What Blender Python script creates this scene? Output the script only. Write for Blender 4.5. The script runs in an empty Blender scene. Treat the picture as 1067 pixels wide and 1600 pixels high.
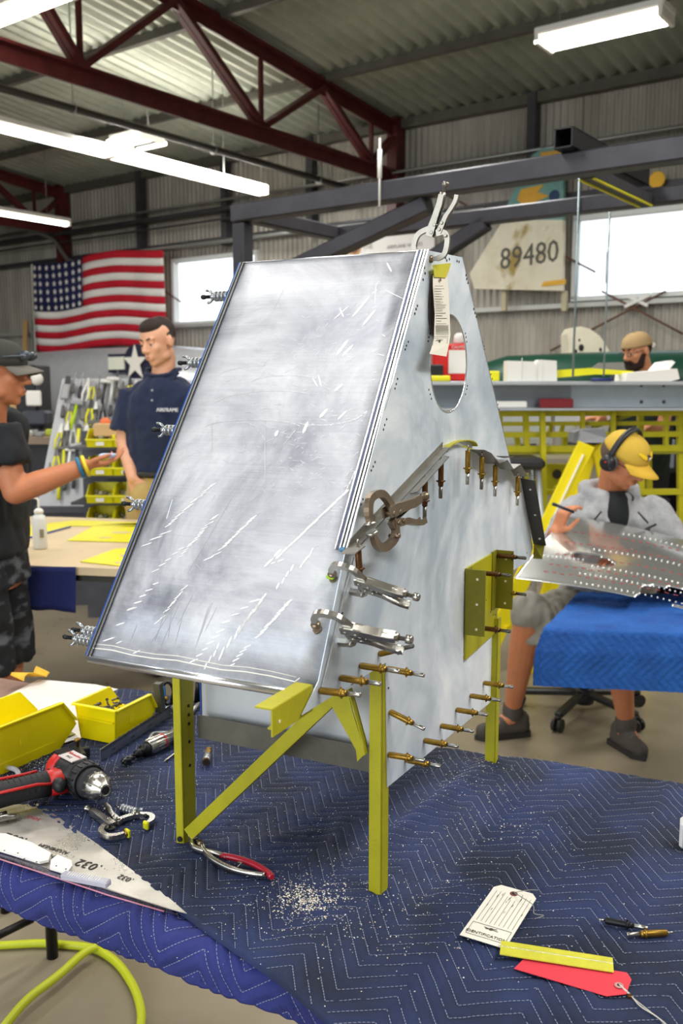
import bpy, bmesh, math, random
from mathutils import Vector, Matrix
import numpy as np
R = math.radians
random.seed(7)
scene = bpy.context.scene
COL = scene.collection
# ------------------------------------------------------------------ camera
FPX = 1450.0; CAMZ = 1.54; PIT = math.atan(200/1450.0)
cd = bpy.data.cameras.new('camera'); cam = bpy.data.objects.new('camera', cd); COL.objects.link(cam)
cam.location = (0, 0, CAMZ); cam.rotation_euler = (math.pi/2-PIT, 0, 0)
cd.sensor_fit = 'VERTICAL'; cd.sensor_height = 36.0; cd.lens = FPX*36/1600; cd.clip_start = .05; cd.clip_end = 100
cd.dof.use_dof = True; cd.dof.focus_distance = 1.42; cd.dof.aperture_fstop = 7.0
scene.camera = cam
scene.view_settings.view_transform = 'Standard'; scene.view_settings.look = 'None'
scene.view_settings.gamma = 1; scene.view_settings.exposure = 0.32; scene.view_settings.use_curve_mapping = False
# ------------------------------------------------------------------ sky
world = bpy.data.worlds.new('sky'); scene.world = world; world.use_nodes = True
bg = world.node_tree.nodes['Background']; bg.inputs[0].default_value = (.86, .93, 1, 1); bg.inputs[1].default_value = 1.7
# ------------------------------------------------------------------ building frame: U runs along the far wall, N runs towards it
U = Vector((.805, -.593, 0)); N = Vector((.593, .805, 0)); Z = Vector((0, 0, 1)); WALL = 9.0; EAVE = 4.4; SLOPE = .10
def B(u, a, z): return U*u + N*a + Z*z
def area_light(name, p, sx, sy, power, color=(1, 1, 1), rot=(0, 0, 0)):
    ld = bpy.data.lights.new(name, 'AREA'); ld.shape = 'RECTANGLE'; ld.size = sx; ld.size_y = sy; ld.energy = power; ld.color = color
    o = bpy.data.objects.new(name, ld); COL.objects.link(o); o.location = p; o.rotation_euler = rot; return o
BR = math.atan2(U.y, U.x)
# fluorescent rows of the shop (overhead, aimed at the floor)
for i, (x, y, pw) in enumerate([(-1.5, .3, 34), (1.9, .5, 85), (-.6, 3.2, 48), (2.6, 2.6, 42), (-3.6, 4.6, 60), (.8, 6.0, 60), (-1.5, 9.5, 90), (4.5, 4.0, 48), (-6, 9, 90)]):
    area_light('shop_light', (x, y, 3.75), 2.4, .35, pw, (1, .97, .92), (0, 0, BR+math.pi/2))
# daylight through the open hangar door behind the photographer
area_light('door_daylight', (-3.2, -3.5, 2.2), 4.5, 3.2, 150, (.9, .95, 1), (R(80), 0, R(-42)))
# ------------------------------------------------------------------ helpers
_c, _s = math.cos(PIT), math.sin(PIT)
CAMP = Vector((0, 0, CAMZ))
def ray(px, py):
    x = (px-533.5)/FPX; y = -(py-800)/FPX
    return Vector((x, _c+y*_s, -_s+y*_c))
def hit(px, py, p0, n):
    r = ray(px, py); n = Vector(n); return CAMP+r*((Vector(p0)-CAMP).dot(n)/r.dot(n))
def onz(px, py, z): return hit(px, py, (0, 0, z), (0, 0, 1))
def aty(px, py, y): return hit(px, py, (0, y, 0), (0, 1, 0))
def wallp(px, py, off=0.0):
    return hit(px, py, N*(WALL-off), N)
def ucoord(p): return p.dot(U)
def lin(h):
    h = h.lstrip('#'); v = [int(h[i:i+2], 16)/255 for i in (0, 2, 4)]
    return tuple((c/12.92 if c <= .04045 else ((c+.055)/1.055)**2.4) for c in v)+(1,)
MATS = {}
def mat(name, col, rough=.5, metal=0.0, var=0.0, vscale=8.0, bump=0.0, bscale=60.0, emit=0.0, alpha=1.0, trans=0.0, col2=None, aniso=None, ior=1.45, coat=0.0, sheen=0.0, sss=0.0, rvar=0.0):
    if name in MATS: return MATS[name]
    m = bpy.data.materials.new(name); m.use_nodes = True; nt = m.node_tree; b = nt.nodes['Principled BSDF']
    c = lin(col) if isinstance(col, str) else tuple(col)
    b.inputs['Base Color'].default_value = c; b.inputs['Roughness'].default_value = rough; b.inputs['Metallic'].default_value = metal
    b.inputs['IOR'].default_value = ior
    if coat: b.inputs['Coat Weight'].default_value = coat
    if sheen: b.inputs['Sheen Weight'].default_value = sheen
    if sss: b.inputs['Subsurface Weight'].default_value = sss; b.inputs['Subsurface Radius'].default_value = (.012, .005, .003); b.inputs['Subsurface Scale'].default_value = 1
    if trans: b.inputs['Transmission Weight'].default_value = trans
    if alpha < 1: b.inputs['Alpha'].default_value = alpha
    if emit: b.inputs['Emission Color'].default_value = c; b.inputs['Emission Strength'].default_value = emit
    tc = None
    if var or bump or rvar:
        tc = nt.nodes.new('ShaderNodeTexCoord')
    if var or rvar:
        n = nt.nodes.new('ShaderNodeTexNoise'); n.inputs['Scale'].default_value = vscale; n.inputs['Detail'].default_value = 6; n.inputs['Roughness'].default_value = .65
        nt.links.new(tc.outputs['Object'], n.inputs['Vector'])
        if aniso:
            mp = nt.nodes.new('ShaderNodeMapping'); mp.inputs['Scale'].default_value = aniso
            nt.links.new(tc.outputs['Object'], mp.inputs['Vector']); nt.links.new(mp.outputs[0], n.inputs['Vector'])
        if var:
            r = nt.nodes.new('ShaderNodeValToRGB'); r.color_ramp.elements[0].position = .3; r.color_ramp.elements[1].position = .7
            c2 = (lin(col2) if isinstance(col2, str) else col2) if col2 else tuple(min(1, x*(1+var)) for x in c[:3])+(1,)
            c1 = c if col2 else tuple(x*(1-var) for x in c[:3])+(1,)
            r.color_ramp.elements[0].color = c1; r.color_ramp.elements[1].color = c2
            nt.links.new(n.outputs[0], r.inputs[0]); nt.links.new(r.outputs[0], b.inputs['Base Color'])
        if rvar:
            mr = nt.nodes.new('ShaderNodeMapRange'); mr.inputs[1].default_value = .3; mr.inputs[2].default_value = .7
            mr.inputs[3].default_value = max(0, rough-rvar); mr.inputs[4].default_value = min(1, rough+rvar)
            nt.links.new(n.outputs[0], mr.inputs[0]); nt.links.new(mr.outputs[0], b.inputs['Roughness'])
    if bump:
        n2 = nt.nodes.new('ShaderNodeTexNoise'); n2.inputs['Scale'].default_value = bscale; n2.inputs['Detail'].default_value = 4
        nt.links.new(tc.outputs['Object'], n2.inputs['Vector'])
        bp = nt.nodes.new('ShaderNodeBump'); bp.inputs['Strength'].default_value = bump; bp.inputs['Distance'].default_value = .01
        nt.links.new(n2.outputs[0], bp.inputs['Height']); nt.links.new(bp.outputs[0], b.inputs['Normal'])
    MATS[name] = m; return m
class MB:
    """mesh builder: every add_* takes points in the space of the parent"""
    def __init__(s): s.v = []; s.f = []; s.m = []; s.sm = []
    def add(s, vs, fs, mi=0, smooth=False):
        o = len(s.v); s.v += [tuple(v) for v in vs]
        for f in fs: s.f.append(tuple(i+o for i in f)); s.m.append(mi); s.sm.append(smooth)
        return s
    def box(s, c, d, rot=None, mi=0, bev=0.0):
        c = Vector(c); hx, hy, hz = d[0]/2, d[1]/2, d[2]/2
        b = min(bev, hx*.9, hy*.9, hz*.9)
        if b <= 0:
            vs = [Vector((x, y, z)) for x in (-hx, hx) for y in (-hy, hy) for z in (-hz, hz)]
            fs = [(0, 1, 3, 2), (4, 6, 7, 5), (0, 4, 5, 1), (2, 3, 7, 6), (0, 2, 6, 4), (1, 5, 7, 3)]
        else:
            vs = []; idx = {}
            for x in (-1, 1):
                for y in (-1, 1):
                    for z in (-1, 1):
                        for k in range(3):
                            p = [x*(hx-b), y*(hy-b), z*(hz-b)]; p[k] = (x, y, z)[k]*(hx, hy, hz)[k]
                            idx[(x, y, z, k)] = len(vs); vs.append(Vector(p))
            fs = []
            I = lambda x, y, z, k: idx[(x, y, z, k)]
            for q in (-1, 1):
                fs.append((I(q, -1, -1, 0), I(q, 1, -1, 0), I(q, 1, 1, 0), I(q, -1, 1, 0))[::q])
                fs.append((I(-1, q, -1, 1), I(-1, q, 1, 1), I(1, q, 1, 1), I(1, q, -1, 1))[::q])
                fs.append((I(-1, -1, q, 2), I(1, -1, q, 2), I(1, 1, q, 2), I(-1, 1, q, 2))[::q])
            for a in (-1, 1):
                for c2 in (-1, 1):
                    fs.append((I(a, c2, -1, 0), I(a, c2, -1, 1), I(a, c2, 1, 1), I(a, c2, 1, 0)))
                    fs.append((I(a, -1, c2, 0), I(a, -1, c2, 2), I(a, 1, c2, 2), I(a, 1, c2, 0)))
                    fs.append((I(-1, a, c2, 1), I(-1, a, c2, 2), I(1, a, c2, 2), I(1, a, c2, 1)))
                    for d2 in (-1, 1): fs.append((I(a, c2, d2, 0), I(a, c2, d2, 1), I(a, c2, d2, 2)))
        if rot is not None: vs = [rot @ v for v in vs]
        return s.add([v+c for v in vs], fs, mi)
    def bar(s, a, b, w, h, up=(0, 0, 1), mi=0, bev=0.0):
        a = Vector(a); b = Vector(b); d = b-a; L = d.length
        if L < 1e-9: return s
        x = d/L; up = Vector(up); y = up.cross(x)
        if y.length < 1e-4: y = Vector((1, 0, 0)).cross(x)
        y.normalize(); z = x.cross(y)
        return s.box((a+b)/2, (L, w, h), Matrix((x, y, z)).transposed(), mi, bev)
    def ring(s, c, x, y, r, n, rx=1, ry=1): return [Vector(c)+x*(math.cos(2*math.pi*i/n)*r*rx)+y*(math.sin(2*math.pi*i/n)*r*ry) for i in range(n)]
    def tube(s, pts, r, n=8, mi=0, caps=True, smooth=True, closed=False, flat=1.0, up=None):
        pts = [Vector(p) for p in pts]; k = len(pts)
        rs = r if isinstance(r, (list, tuple)) else [r]*k
        vs = []; fs = []; pu = Vector(up) if up else None
        for i, p in enumerate(pts):
            if closed: t = pts[(i+1) % k]-pts[i-1]
            else: t = pts[min(i+1, k-1)]-pts[max(i-1, 0)]
            if t.length < 1e-9: t = Vector((0, 0, 1))
            t.normalize()
            if pu is None:
                pu = Vector((0, 0, 1)) if abs(t.z) < .9 else Vector((1, 0, 0))
            y = pu-t*pu.dot(t)
            if y.length < 1e-6: y = t.orthogonal()
            y.normalize(); x = y.cross(t)
            if not up: pu = y
            vs += [p+x*(math.cos(2*math.pi*j/n)*rs[i])+y*(math.sin(2*math.pi*j/n)*rs[i]*flat) for j in range(n)]
        seg = k if closed else k-1
        for i in range(seg):
            a = i*n; b = ((i+1) % k)*n
            for j in range(n): fs.append((a+j, a+(j+1) % n, b+(j+1) % n, b+j))
        s.add(vs, fs, mi, smooth)
        if caps and not closed:
            o = len(s.v)-len(vs)
            s.f.append(tuple(o+j for j in range(n))[::-1]); s.m.append(mi); s.sm.append(False)
            s.f.append(tuple(o+(k-1)*n+j for j in range(n))); s.m.append(mi); s.sm.append(False)
        return s
    def cyl(s, a, b, r, r2=None, n=12, mi=0, smooth=True):
        return s.tube([a, b], [r, r if r2 is None else r2], n, mi, True, smooth)
    def lathe(s, prof, a, axis=(0, 0, 1), n=16, mi=0, smooth=True):
        """prof: (radius, height) along axis from a; closed with end caps"""
        ax = Vector(axis).normalized(); x = ax.orthogonal().normalized(); y = ax.cross(x); a = Vector(a)
        vs = []; fs = []
        for r, h in prof: vs += s.ring(a+ax*h, x, y, max(r, 1e-5), n)
        for i in range(len(prof)-1):
            for j in range(n): fs.append((i*n+j, i*n+(j+1) % n, (i+1)*n+(j+1) % n, (i+1)*n+j))
        s.add(vs, fs, mi, smooth); o = len(s.v)-len(vs)
        s.f.append(tuple(o+j for j in range(n))[::-1]); s.m.append(mi); s.sm.append(False)
        s.f.append(tuple(o+(len(prof)-1)*n+j for j in range(n))); s.m.append(mi); s.sm.append(False)
        return s
    def prism(s, pts, off, mi=0):
        """polygon pts (3D, planar) extruded by vector off"""
        pts = [Vector(p) for p in pts]; off = Vector(off); k = len(pts)
        vs = pts+[p+off for p in pts]
        fs = [tuple(range(k))[::-1], tuple(range(k, 2*k))]+[(i, (i+1) % k, k+(i+1) % k, k+i) for i in range(k)]
        return s.add(vs, fs, mi)
    def ball(s, c, r, n=12, m=8, mi=0, rot=None):
        c = Vector(c); rr = Vector(r) if isinstance(r, (list, tuple, Vector)) else Vector((r, r, r))
        vs = []; fs = []
        for i in range(1, m):
            th = math.pi*i/m
            for j in range(n):
                ph = 2*math.pi*j/n
                v = Vector((math.sin(th)*math.cos(ph)*rr.x, math.sin(th)*math.sin(ph)*rr.y, math.cos(th)*rr.z)); vs.append(v)
        vs += [Vector((0, 0, rr.z)), Vector((0, 0, -rr.z))]
        for i in range(m-2):
            for j in range(n): fs.append((i*n+j, (i+1)*n+j, (i+1)*n+(j+1) % n, i*n+(j+1) % n))
        T = len(vs)-2
        for j in range(n):
            fs.append((T, j, (j+1) % n)); fs.append((T+1, (m-2)*n+(j+1) % n, (m-2)*n+j))
        if rot is not None: vs = [rot @ v for v in vs]
        return s.add([v+c for v in vs], fs, mi, True)
    def grid(s, P, mi=0, smooth=True, thick=None):
        """P: 2-D list of points; thick: vector offset making it a slab"""
        n = len(P); m = len(P[0]); vs = [Vector(p) for row in P for p in row]; fs = []
        for i in range(n-1):
            for j in range(m-1): fs.append((i*m+j, (i+1)*m+j, (i+1)*m+j+1, i*m+j+1))
        if thick is not None:
            t = Vector(thick); K = len(vs); vs += [v+t for v in vs]
            fs += [tuple(i+K for i in f)[::-1] for f in fs]
            e = [i*m for i in range(n)]+[(n-1)*m+j for j in range(1, m)]+[i*m+m-1 for i in range(n-2, -1, -1)]+[j for j in range(m-2, 0, -1)]
            for a, b in zip(e, e[1:]+e[:1]): fs.append((a, b, b+K, a+K)[::-1])
        return s.add(vs, fs, mi, smooth)
    def mesh(s, name, mats):
        me = bpy.data.meshes.new(name); me.from_pydata(s.v, [], s.f)
        for m in (mats if isinstance(mats, (list, tuple)) else [mats]): me.materials.append(m)
        me.polygons.foreach_set('material_index', s.m); me.polygons.foreach_set('use_smooth', s.sm)
        me.validate(clean_customdata=False)
        bm = bmesh.new(); bm.from_mesh(me); bmesh.ops.recalc_face_normals(bm, faces=bm.faces); bm.to_mesh(me); bm.free()
        me.update(); return me
    def build(s, name, mats, parent=None, **props):
        return link(name, s.mesh(name, mats), parent, **props)
def link(name, me, parent=None, **props):
    o = bpy.data.objects.new(name, me); COL.objects.link(o)
    if parent is not None: o.parent = parent
    for k, v in props.items(): o[k] = v
    return o
def tag(o, label=None, cat=None, group=None, kind=None):
    if label: o['label'] = label
    if cat: o['category'] = cat
    if group: o['group'] = group
    if kind: o['kind'] = kind
    return o
def thing(name, loc, rotz=0.0, label=None, cat=None, group=None, rot=None):
    o = bpy.data.objects.new(name, None); o.empty_display_size = .05; COL.objects.link(o)
    o.location = loc; o.rotation_euler = rot if rot else (0, 0, rotz)
    tag(o, label, cat, group); bpy.context.view_layer.update() if False else None
    o['_'] = 0; del o['_']
    return o
def copy_tree(o, parent=None, mw=None):
    c = o.copy(); COL.objects.link(c)
    c.parent = parent
    for ch in list(KIDS.get(o.name, [])) or [x for x in o.children]: copy_tree(ch, c)
    return c
KIDS = {}
def frame(loc, x, y, z):
    m = Matrix((x, y, z)).transposed().to_4x4(); m.translation = loc; return m
def inv_of(o):
    """world->local for a freshly made top-level Empty"""
    return (Matrix.Translation(o.location) @ o.rotation_euler.to_matrix().to_4x4()).inverted()
def text(name, body, size, m, parent, mtx, extrude=0.0002, align='CENTER', space=1.0, sx=1.0, **props):
    cu = bpy.data.curves.new(name, 'FONT'); cu.body = body; cu.size = size; cu.align_x = align; cu.align_y = 'CENTER'
    cu.extrude = extrude; cu.resolution_u = 2; cu.space_character = space; cu.space_line = .9
    o = bpy.data.objects.new('tmp', cu); COL.objects.link(o)
    me = bpy.data.meshes.new_from_object(o); bpy.data.objects.remove(o); bpy.data.curves.remove(cu)
    me.materials.clear(); me.materials.append(m)
    me.transform(mtx @ Matrix.Diagonal((sx, 1, 1, 1)))
    return link(name, me, parent, **props)
def catmull(pts, n=6):
    P = [Vector(p) for p in pts]; P = [P[0]*2-P[1]]+P+[P[-1]*2-P[-2]]; out = []
    for i in range(1, len(P)-2):
        for k in range(n):
            t = k/n; a, b, c, d = P[i-1:i+3]
            out.append(.5*((2*b)+(-a+c)*t+(2*a-5*b+4*c-d)*t*t+(-a+3*b-3*c+d)*t**3))
    out.append(P[-2]); return out
# ================================================================== STRUCTURE
def glass_mat(name, tint=(1, 1, 1, 1), gl=.08, rough=.02):
    m = bpy.data.materials.new(name); m.use_nodes = True; nt = m.node_tree; nt.nodes.clear()
    o = nt.nodes.new('ShaderNodeOutputMaterial'); mx = nt.nodes.new('ShaderNodeMixShader'); t = nt.nodes.new('ShaderNodeBsdfTransparent'); g = nt.nodes.new('ShaderNodeBsdfGlossy')
    t.inputs[0].default_value = tint; g.inputs['Roughness'].default_value = rough; mx.inputs[0].default_value = gl
    nt.links.new(t.outputs[0], mx.inputs[1]); nt.links.new(g.outputs[0], mx.inputs[2]); nt.links.new(mx.outputs[0], o.inputs[0]); return m
GLASS = glass_mat('window_glass')
M_floor = mat('concrete', '#857a66', .34, var=.22, vscale=.9, bump=.1, bscale=9, rvar=.12, col2='#a0957f')
M_wallm = mat('galvanised_wall', '#8f897e', .55, .25, var=.2, vscale=3, col2='#b5b0a6', aniso=(1, 1, .25))
M_roofm = mat('galvanised_roof', '#8f9487', .42, .35, var=.2, vscale=1.1, col2='#bcbfb0')
M_red = mat('oxide_red_steel', '#431517', .45, var=.25, vscale=6, col2='#5e2422')
M_steel = mat('dark_steel', '#47464a', .45, .4, var=.2, vscale=7)
M_purl = mat('purlin_grey', '#57544c', .6, .2, var=.2, vscale=5)
M_cond = mat('conduit', '#9c9d9b', .35, .8)
M_tube = mat('lamp_tube', '#fff7ea', .4, emit=9.0)
M_white = mat('white_enamel', '#e8e6e0', .4)
M_frame_al = mat('window_frame_paint', '#dfe3e2', .45)
f = MB().box((0, 8, -.05), (44, 44, .1)).build('floor', M_floor, kind='structure')

def corr(mb, p0, run, L, up, Hh, nrm, pitch=.076, amp=.011, k=6, mi=0):
    n = max(2, int(L/pitch*k)); A = []; Bq = []
    for i in range(n+1):
        t = L*i/n; o = nrm*(amp*math.cos(2*math.pi*t/pitch))
        A.append(p0+run*t+o); Bq.append(p0+run*t+up*Hh+o)
    mb.grid([A, Bq], mi)
w1 = (-9.39, -7.90, 2.34, 3.17); w2 = (-3.73, -1.40, 2.37, 3.15)
mb = MB(); ucut = [(-20, w1[0], None), (w1[0], w1[1], w1), (w1[1], w2[0], None), (w2[0], w2[1], w2), (w2[1], 4, None)]
for a, b, w in ucut:
    if w is None: corr(mb, B(a-.02, WALL, 0), U, b-a+.04, Z, EAVE+.05, N)
    else:
        corr(mb, B(a, WALL, 0), U, b-a, Z, w[2], N); corr(mb, B(a, WALL, w[3]), U, b-a, Z, EAVE+.05-w[3], N)
wall = mb.build('wall_back', M_wallm, kind='structure')
sd = (N*-1+Z*SLOPE).normalized(); rn = sd.cross(U).normalized()
mb = MB(); corr(mb, B(-20, WALL+.3, EAVE-.03), U, 25, sd, 16, rn, pitch=.15, amp=.034)
roof = mb.build('ceiling', M_roofm, kind='structure')
# side wall far left closes the shop
mb = MB(); corr(mb, B(-20, -6, 0), N, 15.2, Z, 5.9, U, pitch=.3, amp=.02); mb.build('wall_left', M_wallm, kind='structure')
mb = MB(); corr(mb, B(5, -6, 0), N, 15.2, Z, 5.9, U, pitch=.3, amp=.02); mb.build('wall_right', M_wallm, kind='structure')
# front wall behind the photographer, with the open hangar door
mb = MB(); corr(mb, B(-20, -6, 0), U, 9, Z, 5.9, N, pitch=.3, amp=.02); corr(mb, B(0, -6, 0), U, 5, Z, 5.9, N, pitch=.3, amp=.02); corr(mb, B(-11, -6, 4.2), U, 11, Z, 1.7, N, pitch=.3, amp=.02); mb.build('wall_front', M_wallm, kind='structure')
# wall edge boards, girts, posts
def zroof(a): return EAVE+SLOPE*(WALL-a)
def girt(z, u0, u1, h, d, m, off=.03, name='trim_1'):
    return MB().box(B((u0+u1)/2, WALL-off-d/2, z), (u1-u0, d, h), Matrix((U, N, Z)).transposed()).build(name, m, kind='structure')
girt(4.34, -20, 4, .10, .10, M_purl, name='trim_1')
girt(2.31, -20, 4, .045, .09, mat('girt_grey', '#b9bab6', .5, .3), name='trim_2')
girt(3.36, -20, 4, .06, .10, M_steel, name='trim_3')
girt(3.72, -20, 4, .05, .12, M_purl, name='trim_4')
girt(1.3, -20, 4, .05, .09, M_purl, name='trim_5')
k = 6
for u in (-13.9, -9.94, -8.36, -6.99, -4.19, -2.1):
    MB().box(B(u, WALL-.1, 3.83), (.09, .12, 1.1), Matrix((U, N, Z)).transposed()).build('trim_%d' % k, M_steel, kind='structure'); k += 1
for i, w in enumerate((w1, w2)):
    mb = MB(); c = B((w[0]+w[1])/2, WALL-.03, (w[2]+w[3])/2); rot = Matrix((U, N, Z)).transposed(); t = .045
    for zz in (w[2]+t/2-.02, w[3]-t/2+.02): mb.box(B((w[0]+w[1])/2, WALL-.03, zz), (w[1]-w[0]+.04, .1, t), rot)
    for uu in (w[0]+t/2-.02, w[1]-t/2+.02): mb.box(B(uu, WALL-.03, (w[2]+w[3])/2), (t, .1, w[3]-w[2]), rot)
    fr = mb.build('window_%d' % (i+1), M_frame_al, kind='structure')
    MB().box(c+N*.02, (w[1]-w[0]-t, .006, w[3]-w[2]-t), rot).build('pane', GLASS, fr)
    if i == 1:
        for px in (949,):
            p = wallp(px, 425); MB().box(B(ucoord(p), WALL-.01, 2.66), (.02, .03, .3), rot).build('latch_bar', M_steel, fr)
# ---- trusses (oxide red), one thing each
def truss(u, a0, lab, feet=True):
    t = thing('roof_truss', B(u, 9, 0), BR, lab, 'truss', 'red steel roof trusses')
    L = lambda a, z, du=0: (du, a-9, z)
    mb = MB(); mb.bar(L(WALL-.1, 3.83), L(a0, 3.83), .14, .02); mb.bar(L(WALL-.1, 3.77), L(a0, 3.77), .02, .13); mb.build('bottom_chord', M_red, t)
    mb = MB(); mb.bar(L(WALL-.05, zroof(WALL)-.09), L(a0, zroof(a0)-.09), .14, .03); mb.bar(L(WALL-.05, zroof(WALL)-.15), L(a0, zroof(a0)-.15), .02, .12); mb.build('top_chord', M_red, t)
    MB().box((0, -.13, 2.2), (.13, .16, 4.4)).build('column', M_red, t)
    nodes = [(8.9, 1), (8.40, 0), (7.55, 1), (6.65, 0), (5.6, 1), (4.65, 0), (3.8, 1), (2.8, 0), (1.9, 1), (.9, 0), (-.1, 1)]
    for (a, s), (b, s2) in zip(nodes, nodes[1:]):
        if b < a0: break
        za = zroof(a)-.15 if s else 3.84; zb = zroof(b)-.15 if s2 else 3.84
        mb = MB(); mb.bar(L(a, za, -.03), L(b, zb, -.03), .05, .05); mb.bar(L(a, za, .03), L(b, zb, .03), .05, .05); mb.build('web', M_red, t)
    for a, s in nodes:
        if not s and a > a0: MB().bar(L(a, 3.84, 0), L(a, zroof(a)-.15), .035, .035).build('web', M_red, t)
    return t
truss(-5.8, -1, 'dark red steel truss crossing the upper middle of the roof to the wall')
truss(-11.6, 1, 'dark red steel truss farther back above the striped flag')
# ---- purlins
for i, a in enumerate((7.55, 6.1, 4.65, 3.2, 1.75, .3, -1.2)):
    z = zroof(a)-.06
    MB().box(B(-8, a, z), (24, .06, .08), Matrix((U, N, Z)).transposed()).build('trim_%d' % (20+i), M_purl, kind='structure')
# ---- sprinkler pipe below the truss and its hangers
def pipe(name, pts, r, m, lab, cat='pipe', group=None, n=10):
    return tag(MB().tube(pts, r, n).build(name, m), lab, cat, group)
sp = thing('sprinkler_pipe', B(-6.35, 0, 0), BR, 'long dark sprinkler pipe hung parallel to the nearer red truss', 'pipe')
MB().tube([(0, -1, 3.72), (0, 9, 3.72)], .032, 12).build('pipe', mat('painted_pipe', '#4a4643', .4, .3), sp)
for a in (5.0, 6.6, 8.2): 
    mb = MB(); mb.tube([(0, a, zroof(a)), (0, a, 3.76)], .006, 6); mb.tube([(.04*math.cos(q/12*6.283), a, 3.72+.045*math.sin(q/12*6.283)) for q in range(12)], .006, 6, closed=True); mb.build('hanger', M_cond, sp)
# ---- conduits along the wall
pipe('conduit', [B(-19, WALL-.2, 3.82), B(3, WALL-.2, 3.82)], .018, M_cond, 'upper steel conduit run along the far wall under the eave', 'conduit')
pipe('conduit', [B(-19, WALL-.26, 3.70), B(3, WALL-.26, 3.70)], .03, M_steel, 'thick dark pipe along the far wall below the upper conduit', 'conduit')
pipe('conduit', [B(-19, WALL-.24, 3.58), B(3, WALL-.24, 3.58)], .014, M_steel, 'thin dark conduit between the thick wall pipes', 'conduit')
p1 = wallp(30, 356, .3); p2 = wallp(80, 372, .3); p3 = wallp(112, 408, .3)
uu = ucoord(p3)
pipe('conduit', catmull([wallp(-60, 340, .3), p1, p2, wallp(98, 395, .3), p3, B(uu+.6, WALL-.3, p3.z+.01), B(uu+2, WALL-.3, p3.z+.02)], 5)+[B(-4.6, WALL-.3, p3.z+.02)], .03, M_cond, 'silver conduit bending down to run just above the striped flag', 'conduit')
# diagonal wind braces on the wall
for (a, b), lab in zip((((1067, 522), (940, 455)), ((700, 306), (930, 425)), ((860, 548), (1040, 455)), ((235, 440), (283, 472))), ('brown brace rod crossing low under the right window', 'brown brace rod running down towards the right window', 'brown brace rod rising past the bearded man towards the window', 'thin brace rod beside the fly end of the flag')):
    pa = wallp(*a, .12); pb = wallp(*b, .12)
    pipe('brace_rod', [pa, pb], .011, mat('rusty_rod', '#6a4a3c', .6), lab, 'rod', n=6)
# clamp at the rod crossing
mb = MB(); pc = wallp(996, 470, .14); mb.bar(pc-U*.12-Z*.05, pc+U*.12+Z*.05, .03, .03); mb.bar(pc-U*.1+Z*.05, pc+U*.1-Z*.05, .012, .03)
tag(mb.build('brace_coupling', M_white), 'pale coupling plate where the brace rods cross under the right window', 'coupling')
# ---- fluorescent lights
def fluo(u, a, z, L, along, lab, ntube=2, segs=1, w=.14, group='fluorescent ceiling lights', power=40):
    rz = BR if along == 'U' else BR+math.pi/2
    t = thing('fluorescent_light', B(u, a, z), rz, lab, 'light', group)
    MB().box((0, 0, .06), (L, w, .05), bev=.01).build('housing', M_white, t)
    for s in range(segs):
        sl = L/segs; x0 = -L/2+s*sl+.04; x1 = x0+sl-.08
        for k in range(ntube):
            y = (k-(ntube-1)/2)*(w*.62)
            MB().tube([(x0, y, 0), (x1, y, 0)], .019, 10).build('lamp_tube', M_tube, t)
        for x in (x0-.02, x1+.02): MB().box((x, 0, .015), (.03, w, .07), bev=.005).build('lamp_holder', M_white, t)
    for x in (-L*.35, L*.35): MB().tube([(x, 0, .08), (x, 0, min(zroof(a)-z-.05, 2))], .004, 5).build('hanger_wire', M_cond, t)
    return t
pa = onz(-150, 165, 3.6); pb = onz(415, 304, 3.6)
def fluo_px(p0, p1, z, lab, **k):
    a = onz(*p0, z); b = onz(*p1, z); m = (a+b)/2
    L = (b-a).length; d = (b-a).normalized(); al = 'U' if abs(d.dot(U)) > .7 else 'N'
    return fluo(m.dot(U), m.dot(N), z, L, al, lab, **k)
fluo_px((-190, 155), (415, 303), 3.6, 'long white strip light hanging closest below the near truss, two lengths in line', segs=2, ntube=2, w=.13)
fluo_px((-150, 310), (108, 352), 3.6, 'white strip light above the flag, its end capped', ntube=1, w=.13)
fluo_px((840, 68), (1050, 33), 3.75, 'two-tube strip light hanging alone at the top right', w=.25)
fluo_px((-60, 50), (112, -10), 3.9, 'strip light cut off by the top left corner', w=.16)
fluo_px((185, 228), (243, 218), 4.0, 'short strip light glowing above the long one near the roof', w=.32, ntube=3)
# ---- flag
F0 = wallp(52, 413, .36); F1 = wallp(257, 398, .36); F2 = wallp(58, 549, .36)
fl = thing('flag', Vector((F0.x, F0.y, F0.z)), BR, 'large red and white striped flag with blue star field on the far wall', 'flag')
FW = (F1-F0).dot(U); FH = F0.z-F2.z
M_fr = mat('flag_red', '#c4142c', .8, var=.1); M_fw = mat('flag_white', '#f2eee9', .8); M_fb = mat('flag_blue', '#1c2150', .8)
def fz(x, z): return -.012-.02*math.sin(x*5+z*2)-.01*math.sin(x*11-z)
def fsag(x, z): t = x/FW; return z+(.045*math.sin(math.pi*t*2.2+.4)*(1-.2*t)-.02)*(1)+.02*t
def flag_patch(name, x0, x1, z0, z1, m, off=0, nx=24):
    P = [[(x0+(x1-x0)*i/nx, fz(x0+(x1-x0)*i/nx, z)-off, -fsag(x0+(x1-x0)*i/nx, z)) for i in range(nx+1)] for z in (z0, (z0+z1)/2, z1)]
    return MB().grid(P, thick=(0, .004, 0)).build(name, m, fl)
cw = FW*.40; sh = FH/13
for i in range(13):
    flag_patch('stripe', cw if i < 7 else 0, FW, i*sh, (i+1)*sh, M_fr if i % 2 == 0 else M_fw)
flag_patch('star_field', 0, cw, 0, 7*sh, M_fb)
star = MB()
sp_ = []
for i in range(10): rr = .044 if i % 2 == 0 else .019; sp_.append((rr*math.sin(i*math.pi/5), 0, rr*math.cos(i*math.pi/5)))
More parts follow.
